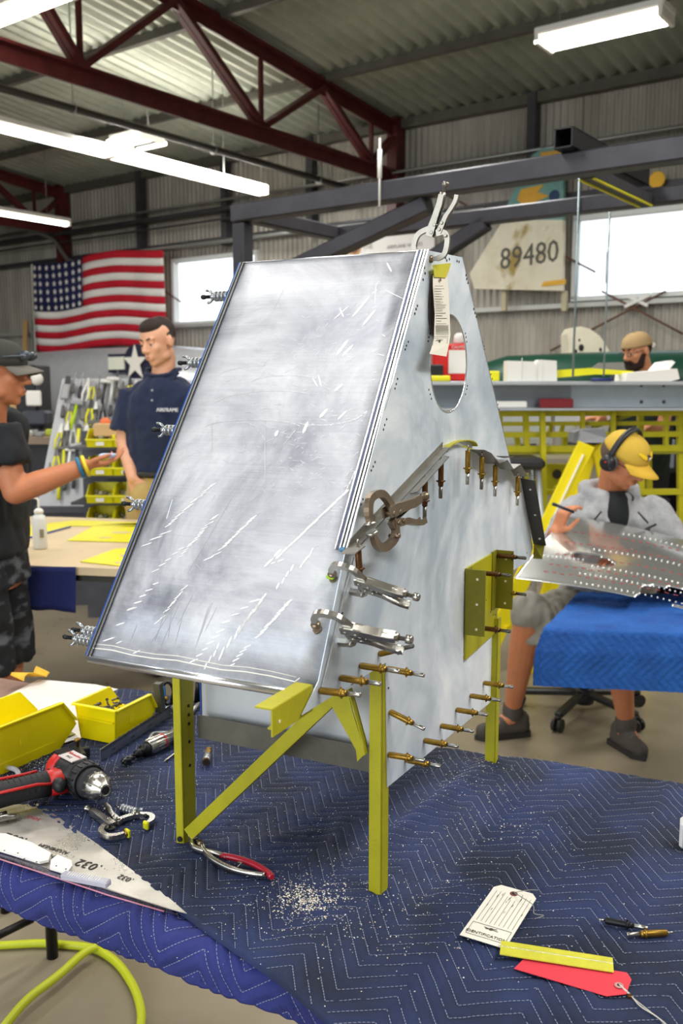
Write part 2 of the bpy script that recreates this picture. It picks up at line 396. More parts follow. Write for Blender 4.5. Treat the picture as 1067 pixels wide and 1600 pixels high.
star.prism(sp_, (0, -.004, 0)); sm_ = star.mesh('star', M_fw)
for r in range(6):
    for c in range(8):
        x = cw*(c+.5)/8; z = 7*sh*(r+.5)/6
        s_ = link('star', sm_, fl); s_.location = (x, fz(x, z)-.004, -fsag(x, z))
MB().box((-.02, -.01, -FH/2), (.03, .01, FH)).build('heading', mat('canvas', '#d9d6c4', .9), fl)
# ================================================================== BACKGROUND THINGS
M_tubeg = mat('grey_tube', '#403f44', .38, .5, var=.2, vscale=6)
M_galv = mat('plain_aluminium', '#c3c9cf', .4, .6, var=.08, vscale=6)
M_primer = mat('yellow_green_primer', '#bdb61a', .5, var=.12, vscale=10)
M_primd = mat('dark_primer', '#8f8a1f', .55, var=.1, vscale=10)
M_carton = mat('white_carton', '#ece9e2', .7)
UN = Matrix((U, N, Z)).transposed()
# ---- steel tube frame in front of the far wall (built in its own U/N/Z axes)
fa, fb, fzz = 3.85, 4.72, 2.45
fr = thing('tube_frame', B(-3.5, fa, 0), BR, 'dark grey square-tube steel frame standing behind the tail section', 'frame')
def fl_(u, a, z): return (u+3.5, a-fa, z)
T_ = .095
MB().bar(fl_(-3.55, fa, fzz), fl_(1.2, fa, fzz), T_, T_, bev=.008).build('front_rail', M_tubeg, fr)
MB().bar(fl_(-3.5, fb, fzz), fl_(1.2, fb, fzz), .08, .08, bev=.008).build('rear_rail', M_tubeg, fr)
MB().bar(fl_(-3.5, fa+.05, fzz), fl_(-3.5, fb-.05, fzz), .08, .08, bev=.008).build('end_rail', M_tubeg, fr)
MB().bar(fl_(-3.5, fa, 0), fl_(-3.5, fa, fzz-.05), .085, .085, bev=.008).build('post', M_tubeg, fr)
MB().bar(fl_(1.1, fa, 0), fl_(1.1, fa, fzz-.05), .085, .085, bev=.008).build('post', M_tubeg, fr)
MB().bar(fl_(-3.5, fb, 0), fl_(-3.5, fb, fzz-.05), .07, .07, bev=.008).build('post', M_tubeg, fr)
p = hit(665, 318, N*fa, N); q = hit(400, 428, N*fa, N)
MB().bar(fl_(p.dot(U), fa+.03, p.z), fl_(-3.5, fa+.03, q.z-.08), .09, .08, bev=.008).build('knee_brace', M_tubeg, fr)
p = hit(735, 372, N*fb, N); q = hit(640, 425, N*fb, N)
MB().bar(fl_(p.dot(U)+.1, fb, fzz-.03), fl_(q.dot(U)-.3, fb, q.z-.15), .08, .08, bev=.008).build('knee_brace', M_tubeg, fr)
# short cross tubes lying over the rails
p = hit(897, 247, N*fa, N); uu = p.dot(U); xt = thing('cross_tube', B(uu, fa-.12, fzz+T_/2+.04), BR, 'short black square tube lying across the frame rails, open end facing out', 'tube')
mb = MB(); L_x = .95
for dx, dz, w, h in ((0, .037, .08, .006), (0, -.037, .08, .006), (.037, 0, .006, .08), (-.037, 0, .006, .08)): mb.box((dx, L_x/2, dz), (w, L_x, h))
mb.build('tube', mat('black_tube', '#232226', .4, .4), xt)
p = hit(960, 290, N*(fa+.4), N); yr = thing('slotted_rail', B(p.dot(U), fa+.05, fzz-.02), BR, 'dark slotted rail edged with yellow strips between the frame rails', 'rail')
MB().box((0, .4, 0), (.07, .75, .05), bev=.004).build('rail', M_steel, yr)
for x in (-.03, .03): MB().box((x, .4, -.028), (.012, .75, .006)).build('yellow_strip', mat('lemon_strip', '#d8d416', .4), yr)
# hanging wires and rods
def wire(px, y0, y1, Y, r, m, name, lab, cat):
    a = aty(px, y0, Y); b = aty(px, y1, Y); b.x = a.x; return tag(MB().tube([a, b], r, 6).build(name, m), lab, cat)
wire(906, 262, 588, 4.9, .006, mat('galv_rod', '#9fb0b6', .35, .7), 'hanging_rod', 'left of two thin pale rods standing on the silver spar', 'rod')
wire(954, 300, 588, 5.0, .005, MATS['galv_rod'], 'hanging_rod', 'right of two thin pale rods standing on the silver spar, nearer the bearded man', 'rod')
rd = thing('threaded_rod', hit(593, 330, N*fa, N)-Z*.02, 0, 'thin white rod with a sleeve hanging through the front rail of the frame', 'rod')
rd.location = hit(593, 285, N*(fa-.08), N); MB().tube([(0, 0, -.11), (0, 0, .2)], .006, 6).build('rod', M_white, rd); MB().tube([(0, 0, .02), (0, 0, .15)], .011, 8).build('sleeve', M_white, rd)
# ---- tail fin relic on the wall (paint: teal over cream with ochre bands)
def wl(px, py, off): return wallp(px, py, off)
fin0 = wl(815, 345, .22); fin = thing('tail_fin', fin0, BR, 'weathered cream and teal aircraft fin numbered in stencil, hung on the far wall', 'aircraft fin')
FI = inv_of(fin)
def fp(px, py, off=.22): return FI @ wl(px, py, off)
def relic_mat(name, c1, c2, c3, sc=4):
    m = mat(name, c1, .75, var=.1, vscale=sc, col2=c2, bump=.1); nt = m.node_tree; b = nt.nodes['Principled BSDF']
    n = nt.nodes.new('ShaderNodeTexNoise'); n.inputs['Scale'].default_value = sc*.55; n.inputs['Detail'].default_value = 8; n.inputs['Distortion'].default_value = 1; tc = nt.nodes.new('ShaderNodeTexCoord'); nt.links.new(tc.outputs['Object'], n.inputs['Vector'])
    r = nt.nodes.new('ShaderNodeValToRGB'); r.color_ramp.elements[0].position = .56; r.color_ramp.elements[1].position = .66; nt.links.new(n.outputs[0], r.inputs[0])
    mx = nt.nodes.new('ShaderNodeMix'); mx.data_type = 'RGBA'; src = b.inputs['Base Color'].links[0].from_socket; nt.links.new(r.outputs[0], mx.inputs[0]); nt.links.new(src, mx.inputs[6]); mx.inputs[7].default_value = lin(c3); nt.links.new(mx.outputs[2], b.inputs['Base Color']); return m
M_cream = relic_mat('weathered_cream', '#cfc8b0', '#e2ddca', '#a08a4c'); M_teal = relic_mat('weathered_teal', '#5f8f8c', '#7fa7a0', '#3e6a72'); M_ochre = mat('ochre_paint', '#d9a63a', .7, var=.1, vscale=6)
low = [fp(*q) for q in ((882, 455), (884, 345), (790, 345), (765, 385), (738, 428), (745, 452))]
hi = [fp(*q) for q in ((884, 345), (884, 234), (852, 233), (836, 243), (812, 288), (786, 345))]
MB().prism(low, (0, -.06, 0)).build('lower_skin', M_cream, fin); MB().prism(hi, (0, -.06, 0)).build('upper_skin', M_teal, fin)
for pts in (((845, 238), (884, 234), (884, 250), (858, 262), (842, 262)), ((814, 296), (850, 288), (840, 300), (858, 306), (832, 318), (862, 330), (836, 342), (806, 342), (822, 326), (808, 312))):
    MB().prism([fp(*q, .285) for q in pts], (0, -.004, 0)).build('painted_band', M_ochre, fin)
MB().lathe([(.055, 0), (.055, .004)], fp(866, 306, .283), (0, -1, 0), 14).build('painted_disc', mat('navy_disc', '#1e3c60', .6), fin)
MB().prism([fp(*q, .285) for q in ((845, 448), (884, 444), (884, 436), (850, 440))], (0, -.003, 0)).build('painted_band', M_ochre, fin)
c = fp(826, 400, .283); text('lettering', '89480', .30, mat('faded_black', '#5a5850', .8), fin, frame(c, Vector((1, 0, .06)), Vector((0, 0, 1)), Vector((0, -1, 0))), extrude=.003, sx=.85)
for px in (788, 882): MB().bar(fp(px, 455, .2), fp(px, 486, .2), .05, .04, up=(0, 1, 0)).build('bracket', mat('cream_bracket', '#b5ad90', .7), fin)
# ---- yellow disc and small wing part on the wall
p = wl(1027, 281, .2); t = thing('yellow_disc', p, BR, 'yellow disc on the wall above the right window', 'disc'); MB().lathe([(.07, 0), (.075, .01), (.07, .02)], (0, 0, 0), (0, -1, 0), 20).build('disc', mat('amber', '#e8b424', .5, coat=.3), t)
sg = thing('banner', wl(610, 388, .25), BR, 'long pale banner with a round emblem at its left end, partly behind the frame', 'banner'); SI = inv_of(sg)
P = [SI @ wl(*q, .25) for q in ((548, 375), (560, 370), (680, 364), (680, 400), (560, 405), (546, 402), (541, 390))]
MB().prism(P, (0, -.02, 0)).build('panel', mat('banner_white', '#d5d2cf', .6), sg)
MB().lathe([(.085, 0), (.085, .004)], SI @ wl(554, 389, .272), (0, -1, 0), 18).build('emblem', mat('emblem_brown', '#b48a58', .6), sg); MB().lathe([(.05, 0), (.05, .004)], SI @ wl(554, 389, .277), (0, -1, 0), 18).build('emblem_centre', mat('emblem_dark', '#6e4c3a', .6), sg)
text('lettering', 'THE', .075, mat('banner_ink', '#8a8786', .7), sg, frame(SI @ wl(575, 386, .272), Vector((1, 0, 0)), Z, Vector((0, -1, 0))), extrude=.002)
text('lettering', 'AIRPLANE WORKS', .055, MATS['banner_ink'], sg, frame(SI @ wl(632, 384, .272), Vector((1, 0, 0)), Z, Vector((0, -1, 0))), extrude=.002)
rk = thing('red_yellow_kite', wl(635, 338, .5), BR, 'small yellow and red winged shape high on the wall behind the frame', 'model'); KI = inv_of(rk)
MB().prism([KI @ wl(*q, .5) for q in ((628, 345), (640, 333), (655, 329), (652, 338), (636, 347))], (0, -.02, 0)).build('wing', M_ochre, rk); MB().prism([KI @ wl(*q, .5) for q in ((612, 347), (628, 340), (628, 348), (616, 352))], (0, -.02, 0)).build('body', mat('mauve', '#a88a8c', .6), rk)
# ---- silver fuselage with star insignia behind the standing man
fu = thing('fuselage', B(-10.0, 8.0, 1.50), BR, 'silver fuselage with a white star insignia behind the man in navy polo', 'aircraft')
mb = MB(); mb.lathe([(.10, -2.3), (.34, -2.1), (.46, -1.5), (.5, 0), (.5, 1.6), (.44, 2.4), (.30, 2.9)], (0, 0, 0), (1, 0, 0), 28); mb.build('body', mat('silver_skin', '#c9ccd2', .35, .5, var=.08), fu)
FUI = inv_of(fu)
def fup(px, py): return FUI @ hit(px, py, B(-10, 7.48, 1.5), N)
c = fup(214, 567); Rr = .21
st_ = [Vector((c.x+Rr*(1 if i % 2 == 0 else .40)*math.sin(i*math.pi/5), -.545, c.z+Rr*(1 if i % 2 == 0 else .40)*math.cos(i*math.pi/5))) for i in range(10)]
MB().lathe([(Rr*1.05, 0), (Rr*1.05, .05)], (c.x, -.48, c.z), (0, -1, 0), 24).build('insignia_disc', mat('insignia_navy', '#22243e', .5), fu)
MB().prism(st_, (0, -.012, 0)).build('insignia_star', M_carton, fu)
MB().box((c.x-.34, -.50, c.z+.0), (.34, .05, .22)).build('insignia_border', MATS['insignia_navy'], fu); MB().box((c.x-.34, -.535, c.z+.0), (.28, .03, .15)).build('insignia_bar', mat('insignia_cream', '#e6e8d8', .6), fu)
for x in (-1.6, 1.2): MB().bar((x, 0, -1.6), (x, 0, -.4), .5, .08, up=(1, 0, 0)).build('cradle', M_steel, fu)
# second relic: cream cowling on the green fuselage
gf = thing('green_fuselage', aty(905, 570, 7.6), 0, 'long dark green aircraft fuselage lying behind the silver spar', 'aircraft'); G0 = gf.location.copy()
M_green = mat('dark_green_paint', '#1f4a3a', .4, .1, var=.1, vscale=3)
gp = []
for px, top, r in ((690, 592, .02), (735, 574, .10), (790, 556, .20), (900, 551, .24), (1067, 547, .26), (1250, 545, .26)):
    q = aty(px, top, 7.6); gp.append((q-G0-Z*r, r))
mb = MB(); mb.tube([g for g, r in gp], [r for g, r in gp], 16); mb.build('body', M_green, gf)
for x in (-.4, 1.1): MB().bar((x, 0, -1.62), (x, 0, -.1), .4, .06, up=(1, 0, 0)).build('cradle', M_steel, gf)
MB().prism([aty(*q, 7.25)-G0 for q in ((920, 578), (935, 567), (975, 566), (985, 578))], (0, -.03, 0)).build('grey_patch', mat('grey_canvas', '#8c8a84', .8), gf)
cw_ = thing('cowling', aty(915, 553, 7.75), 0, 'weathered cream cowling with dark holes resting on the green fuselage', 'aircraft part'); C0 = cw_.location.copy()
out = [aty(*q, 7.75)-C0 for q in ((888, 553), (887, 522), (893, 512), (908, 510), (922, 514), (936, 524), (946, 537), (952, 549), (940, 553), (918, 553), (910, 556), (897, 550))]
MB().prism(out, (0, .25, 0)).build('shell', M_cream, cw_)
for q, r in (((908, 543), .022), (899, 549) and ((899, 549), .014), ((938, 546), .012), ((905, 531), .008)): MB().ball(aty(*q, 7.745)-C0, (r, .006, r*1.3), 10, 6).build('hole', mat('dark_gap', '#15161a', .6), cw_)
# ---- silver spar on top of the yellow-green wing frame
SY = 5.15
sp0 = aty(900, 620, SY); spar = thing('wing_spar', Vector((sp0.x, SY, 0)), 0, 'long silver spar lying level on the yellow-green wing frame', 'aircraft part')
zt = aty(900, 596, SY).z; zb = aty(900, 641, SY).z; x0 = aty(640, 600, SY).x-sp0.x; x1 = aty(1300, 600, SY).x-sp0.x
MB().box(((x0+x1)/2, .10, zt-.010), (x1-x0, .42, .022), bev=.004).build('top_flange', M_galv, spar)
MB().box(((x0+x1)/2, .06, (zt+zb)/2), (x1-x0, .012, zt-zb-.02)).build('web', mat('spar_web', '#9aa4ae', .3, .8, var=.12, vscale=3), spar)
MB().box(((x0+x1)/2, .05, zb+.006), (x1-x0, .26, .014), bev=.003).build('bottom_flange', M_galv, spar)
mb = MB()
for px in (1002, 1037):
    for py in (602, 628): mb.ball(aty(px, py, SY+.04)-spar.location, (.010, .006, .010), 8, 6)
mb.build('bolt', M_steel, spar)
xs = aty(895, 620, SY).x-sp0.x; MB().box((xs+.55, .045, (zt+zb)/2), (1.1, .004, zt-zb-.03)).build('doubler', mat('pale_doubler', '#b9c5cf', .35, .6, var=.08), spar)
# wing frame: horizontal stringers, uprights, ribs
wf = thing('wing_skeleton', Vector((aty(900, 700, 5.3).x, 5.3, 0)), 0, 'yellow-green primed wing skeleton standing on edge behind the seated man', 'aircraft part'); W0 = wf.location.copy()
def wb(name, a, b, w, h, m=M_primer, Y=5.3): A = aty(*a, Y)-W0; Bq = aty(*b, Y)-W0; return MB().bar(A, Bq, w, h, up=(0, 1, 0)).build(name, m, wf)
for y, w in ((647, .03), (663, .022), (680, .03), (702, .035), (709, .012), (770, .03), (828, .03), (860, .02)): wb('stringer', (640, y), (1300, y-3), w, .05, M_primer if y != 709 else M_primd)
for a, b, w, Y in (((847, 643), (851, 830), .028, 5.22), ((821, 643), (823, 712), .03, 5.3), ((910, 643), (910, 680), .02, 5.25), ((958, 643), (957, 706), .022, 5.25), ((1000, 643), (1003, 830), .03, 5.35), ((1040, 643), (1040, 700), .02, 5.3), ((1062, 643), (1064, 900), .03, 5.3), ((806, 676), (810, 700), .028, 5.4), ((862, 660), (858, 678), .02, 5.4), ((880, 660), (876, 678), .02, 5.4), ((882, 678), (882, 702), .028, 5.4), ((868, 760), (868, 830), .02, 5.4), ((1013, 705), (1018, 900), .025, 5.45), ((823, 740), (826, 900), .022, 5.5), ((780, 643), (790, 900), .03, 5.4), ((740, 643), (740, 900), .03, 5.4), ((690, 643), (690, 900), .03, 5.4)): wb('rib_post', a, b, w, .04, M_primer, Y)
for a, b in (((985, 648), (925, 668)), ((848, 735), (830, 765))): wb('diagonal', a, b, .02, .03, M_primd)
rbp = [aty(*q, 5.5)-W0 for q in ((850, 725), (900, 725), (905, 765), (850, 765))]; rw_ = MB(); rw_.prism(rbp, (0, .02, 0)); rw_.build('rib_web', M_primer, wf); MB().lathe([(.028, 0), (.028, .004)], aty(870, 741, 5.49)-W0, (0, -1, 0), 14).build('lightening_hole', mat('hole_dark', '#3a3a38', .6), wf)
# white sheets stored behind the frame
for i, (pts, m, lab) in enumerate(((((640, 640), (860, 640), (862, 692), (640, 700)), mat('bluish_sheet', '#dfe6f2', .5, var=.05), 'bluish white wing skin hanging behind the frame at the left'), (((868, 642), (955, 642), (950, 676), (868, 674)), MATS['bluish_sheet'], 'small bluish white skin behind the frame in the middle'), (((780, 706), (905, 706), (905, 716), (780, 718)), mat('warm_sheet', '#f3efe6', .5), 'bright narrow sheet edge low behind the frame'), (((850, 716), (935, 712), (935, 800), (850, 800)), mat('pinkish_sheet', '#c9c3c6', .6), 'dull pinkish sheet low behind the wing frame'))):
    P = [aty(*q, 5.75+i*.03) for q in pts]; c = sum(P, Vector())/4; t = thing('stored_sheet', c, 0, lab, 'sheet'); MB().prism([p-c for p in P], (0, .01, 0)).build('sheet', m, t)
# dark shelf with oddments at the right, behind
sh = thing('dark_shelf', Vector((aty(1040, 700, 6.5).x, 6.5, 0)), 0, 'dark rack full of shadowed oddments behind the wing frame at the right', 'rack'); S0 = sh.location.copy()
MB().box((.35, .35, .65), (1.9, .02, 1.3)).build('back_board', mat('rack_dark', '#26252a', .7), sh)
for z in (.15, .55, .95, 1.27): MB().box((.35, .12, z), (1.9, .45, .03)).build('shelf', M_steel, sh)
MB().box((-.6, .12, .65), (.04, .45, 1.3)).build('upright', M_steel, sh)
rb = random.Random(5)
for i in range(14):
    px = 985+(i//3)*24+rb.uniform(-3, 3); py = [690, 745, 810][i % 3]; q = aty(px, py, 6.45); zs = min((.165, .565, .965), key=lambda z: abs(z-q.z)); w, h = rb.uniform(.05, .085), rb.uniform(.08, .2)
    kind = rb.choice(['jar', 'box']); col = rb.choice(['#3a3048', '#1f3f8a', '#8f9aa8', '#2c2a30', '#5a4a50', '#c8c4bc'])
    if kind == 'box': o = MB().box((q.x, 6.42, zs+.002+h/2), (w, .15, h), bev=.006).build('storage_box', mat('ob'+col, col, .5))
    else: o = MB().lathe([(w*.4, 0), (w*.45, .01), (w*.45, h*.8), (w*.3, h*.86), (w*.32, h)], (q.x, 6.42, zs+.002), Z, 12).build('storage_jar', mat('ob'+col, col, .4))
    tag(o, ('boxy' if kind == 'box' else 'round')+' container on the '+['upper', 'middle', 'lower'][i % 3]+' shelf of the dark rack, '+['first', 'second', 'third', 'fourth', 'fifth'][i//3]+' from its left end', 'container', 'containers on the dark rack')
# things lying on the spar
def on_spar(name, px, w, h, m, lab, cat, Y=SY-.02, d=.1, extra=None, z=None):
    q = aty(px, 590, Y); t = thing(name, Vector((q.x, Y, (zt+.001) if z is None else z)), 0, lab, cat); extra(t) if extra else MB().box((0, 0, h/2), (w, d, h), bev=.006).build('block', m, t); return t
def carton1(t):
    MB().prism([(-.08, -.06, 0), (.08, -.06, 0), (.08, -.06, .075), (.06, -.06, .105), (-.08, -.06, .11)], (0, .12, 0)).build('box', M_carton, t); MB().bar((-.002, -.062, .0), (-.002, -.062, .125), .006, .004).build('seam', M_frame_al, t)
on_spar('white_carton', 812, 0, 0, M_carton, 'left one of two white cartons standing on the silver spar', 'carton', extra=carton1)
def carton2(t):
    MB().prism([(-.055, -.05, 0), (.06, -.05, 0), (.055, -.05, .11), (-.04, -.05, .115), (-.055, -.05, .10)], (0, .1, 0)).build('box', M_carton, t); MB().box((-.02, -.052, .055), (.003, .003, .11)).build('seam', M_frame_al, t)
on_spar('white_carton', 850, 0, 0, M_carton, 'right one of two white cartons standing on the silver spar', 'carton', extra=carton2)
yt = thing('yellow_batten', aty(930, 586, SY), 0, 'long yellow batten lying on the silver spar before the bearded man', 'batten'); MB().prism([aty(*q, SY)-yt.location for q in ((873, 590), (874, 578), (920, 575), (990, 580), (985, 585), (930, 585))], (0, .05, 0)).build('batten', mat('lemon', '#e9e21e', .5), yt)
on_spar('yellow_block', 771, .05, .055, MATS['lemon'], 'small yellow block on the spar beside the slanting sheet edge', 'block')
wt_ = thing('white_tray', aty(1018, 598, SY-.1), 0, 'white paper-lined tray on the spar in front of the bearded man', 'tray'); MB().prism([aty(*q, SY-.1)-wt_.location for q in ((978, 597), (980, 583), (1058, 576), (1062, 592), (1040, 598))], (0, .22, 0)).build('tray', M_carton, wt_)
MB().prism([aty(*q, SY)-wt_.location for q in ((1020, 580), (1032, 566), (1050, 563), (1055, 566), (1045, 578))], (0, .1, 0)).build('crumpled_paper', mat('paper_white', '#fbfaf5', .7), wt_)
on_spar('blue_marker', 932, 0, 0, None, 'dark blue marker lying on the silver spar', 'marker', extra=lambda t: MB().tube([(-.055, -.1, .008), (.055, -.1, .008)], .008, 8).build('barrel', mat('marker_blue', '#1c2c7a', .4), t))
mbx = on_spar('maroon_box', 870, 0, 0, None, 'long maroon box in the channel of the silver spar', 'box', extra=lambda t: MB().box((0, 0, .025), (.18, .06, .05), bev=.004).build('box', mat('maroon', '#7d1f26', .5), t), z=zb+.014, Y=SY-.03)
mbx.location.y = SY-.02
on_spar('loose_parts', 795, 0, 0, None, 'white loose strip lying in the spar channel beside the maroon box', 'strip', extra=lambda t: MB().box((0, 0, .018), (.2, .05, .036), bev=.006).build('strip', M_carton, t), z=zb+.014)
# red box seen through the oval hole
rx = thing('red_box', Vector((aty(708, 590, 5.2).x, 5.22, zt+.001)), 0, 'red box with white label seen through the oval hole', 'box')
h_ = aty(708, 537, 5.2).z-zt; MB().box((.01, .05, h_/2), (.24, .1, h_), bev=.01).build('box', mat('signal_red', '#d8201c', .45), rx); MB().box((.04, -.003, h_*.52), (.13, .006, h_*.62)).build('label', M_carton, rx); MB().lathe([(.02, 0), (.035, .01), (.03, .05), (.014, .06)], (.04, .05, h_), Z, 12).build('cap', M_carton, rx)
text('lettering', 'CAUTION', .022, M_carton, rx, frame(Vector((.04, -.004, h_*.90)), Vector((1, 0, 0)), Z, Vector((0, -1, 0))), extrude=.001)
on_spar('black_case', 668, .16, .09, mat('case_black', '#17171a', .5), 'black case beside the red box seen through the oval hole', 'case')
on_spar('yellow_case', 682, .14, .03, MATS['lemon'], 'flat yellow case before the black one, seen through the oval hole', 'case', Y=SY-.06)
# ---- yellow step ladder
LY = 4.62
ld = thing('step_ladder', Vector((aty(905, 700, LY).x, LY, 0)), 0, 'yellow step ladder with grey top cap behind the seated man', 'ladder'); D0 = ld.location.copy(); zt_l = aty(905, 692, LY).z
def lq(px, py, Y=LY): return aty(px, py, Y)-D0
M_lad = mat('ladder_yellow', '#ecd80f', .45); M_cap = mat('ladder_cap_grey', '#7b7d80', .5)
MB().prism([lq(896, 692), lq(943, 692), lq(948, 682, LY+.2), lq(944, 670, LY+.2), lq(906, 672, LY+.2), lq(897, 676)], (0, .12, 0)).build('top_cap', M_cap, ld)
def rail(a, b, dy, name='rail'): p = lq(*a, LY+dy); q = lq(*b, LY+dy); d = (q-p)/(q.z-p.z); q = p+d*(-D0.z-p.z+.0); return MB().bar(p, q, .085, .03, up=(0, 1, 0), bev=.003).build(name, M_lad, ld), p, q
r1, pA, qA = rail((916, 694), (828, 880), 0)
r2, pB, qB = rail((936, 694), (975, 880), .20)
r3, pC, qC = rail((922, 694), (870, 880), .22)
for t in (.25, .5, .75): MB().bar(pA.lerp(qA, t), pC.lerp(qC, t)+Vector((.0, .0, 0)), .09, .02).build('step', M_lad, ld)
lbm = MB(); a = pA.lerp(qA, .04); b = pA.lerp(qA, .36); lbm.bar(a-Vector((0, .018, 0)), b-Vector((0, .018, 0)), .004, .05, up=(0, 1, 0)); lbm.build('label', M_carton, ld)
mb = MB(); a = pA.lerp(qA, .40); b = pA.lerp(qA, .52); mb.bar(a-Vector((0, .018, 0)), b-Vector((0, .018, 0)), .004, .05, up=(0, 1, 0)); mb.build('label', M_carton, ld)
mb = MB(); c_ = pA.lerp(qA, .47)-Vector((0, .022, 0)); mb.prism([c_+Vector((-.015, 0, -.012)), c_+Vector((.015, 0, -.012)), c_+Vector((0, 0, .014))], (0, .002, 0)); mb.build('warning_mark', mat('warn_black', '#222222', .6), ld)
a = pA.lerp(qA, .365)-Vector((0, .02, 0)); MB().box(a, (.05, .004, .012)).build('red_mark', mat('warn_red', '#9c3428', .6), ld)
# ---- stool
so = thing('work_stool', Vector((aty(812, 728, 5.0).x, 5.0, 0)), 0, 'black topped work stool between the tail section and the yellow ladder', 'stool')
zz = aty(812, 722, 5.0).z; MB().box((0, 0, zz), (.22, .3, .06), bev=.02).build('seat', mat('stool_black', '#27272a', .5), so)
for sx in (-1, 1):
    for sy in (-1, 1): MB().tube([(sx*.08, sy*.1, zz-.03), (sx*.16, sy*.2, 0)], .014, 8).build('leg', M_galv, so)
MB().tube([(.13*math.cos(k*math.pi/6), .16*math.sin(k*math.pi/6), .35) for k in range(12)], .01, 6, closed=True).build('foot_ring', M_galv, so)
# ---- right table under royal blue quilt, with curved skin on it
RT0 = Vector((1.35, 3.55, 0)); rt_ = thing('side_table', RT0, 0, 'table under a royal blue quilt at which the seated man works', 'table')
ztq = .745; q_fl = onz(850, 985, ztq); q_fr = onz(1250, 1000, ztq); q_bl = onz(905, 928, ztq); q_br = onz(1250, 935, ztq)
tc_ = [q_fl+Vector((.03, .03, 0)), q_fr, q_br, q_bl]
MB().prism([p-RT0-Z*.03 for p in tc_], (0, 0, .022)).build('table_top', mat('table_brown', '#6f5b4c', .5), rt_)
# pedestal well behind the chair base
for s_, t_ in ((.72, .15), (.72, .85), (.97, .15), (.97, .85)):
    c_ = tc_[0].lerp(tc_[1], s_).lerp(tc_[3].lerp(tc_[2], s_), t_)-RT0; MB().tube([(c_.x, c_.y, 0), (c_.x, c_.y, ztq-.03)], .025, 12).build('leg', M_steel, rt_)
def rquilt():
    n, m_ = 150, 95; rows = []
    drop = .20
    for i in range(n+1):
        r_ = []; s = i/n
        f = q_fl.lerp(q_fr, s); b = q_bl.lerp(q_br, s); dn_ = (b-f); Lb_ = dn_.length; dn_ = dn_.normalized()
        for j in range(m_+1):
            t = j/m_*(Lb_+drop+.03)-(drop+.03)*0; tt = t-drop
            wob = .006*math.sin(s*40)+.004*mnoise_(s*8, t*8)
            if tt < 0: a = min(1, -tt/.05); p = f-dn_*(.012*a)+Z*(tt*1.0-.0)+Z*.0; nrm = -dn_
            else: p = f+dn_*tt; nrm = Z
            pf_ = .006*abs(math.sin((s*q_w*60+(t*14 if int(t*10) % 2 == 0 else -t*14))))**.6
            r_.append(p+nrm*(pf_+wob*(.8 if tt < 0 else .3)))
        rows.append(r_)
    return rows
from mathutils import noise as _n0
def mnoise_(a, b): return _n0.noise(Vector((a, b, 3)))
q_w = (q_fr-q_fl).length
def rquilt2():
    """zigzag quilt: front skirt, left skirt and top"""
    rows = []; n = 260; drop = .185; left = .16
    for i in range(n+1):
        u = -left+(q_w+left)*i/n; r_ = []
        for j in range(130):
            v = -drop+(1.05)*j/129
            s = max(0, u)/q_w; f = q_fl.lerp(q_fr, s); b = q_bl.lerp(q_br, s); dn_ = (b-f).normalized(); uu_ = (q_fr-q_fl).normalized()
            if v > (b-f).length: v = (b-f).length
            p = f.copy(); nr = Z.copy()
            dz = 0
            if v < 0: p = f-dn_*min(.02, -v*.3); dz += v; nr = -dn_
            else: p = f+dn_*v
            if u < 0: p = p-uu_*min(.02, -u*.3); dz = min(dz, u*(1 if v >= 0 else 1)); nr = (nr-uu_).normalized() if v < 0 else -uu_
            zig = abs(((v*7) % 1)-.5)*.14; ph = (u+zig)/.030; pf_ = .006*min(1, abs(ph-round(ph))*2)**.5
            cr = .004*mnoise_(u*12, v*12)+.007*mnoise_(u*5+3, v*5)*(1 if v < 0 or u < 0 else .4)
            r_.append(p+Z*(dz+.004)+nr*(pf_+cr))
        rows.append(r_)
    return rows
M_q3b = mat('royal_quilt', '#15468c', .85, var=.15, vscale=9, col2='#1d5aa8', bump=.5, bscale=70)
o = MB(); o.grid(rquilt2()); o = o.build('moving_quilt', M_q3b); tag(o, 'royal blue quilted blanket draped over the table at the right', 'blanket')
wc = thing('white_clip', aty(925, 1035, onz(900, 985, ztq).y-.03), 0, 'white tapered label hanging off the hem of the royal blue quilt', 'label'); MB().prism([aty(*q, wc.location.y)-wc.location for q in ((911, 1031), (940, 1033), (939, 1050), (911, 1038))], (0, .004, 0)).build('label', M_carton, wc)
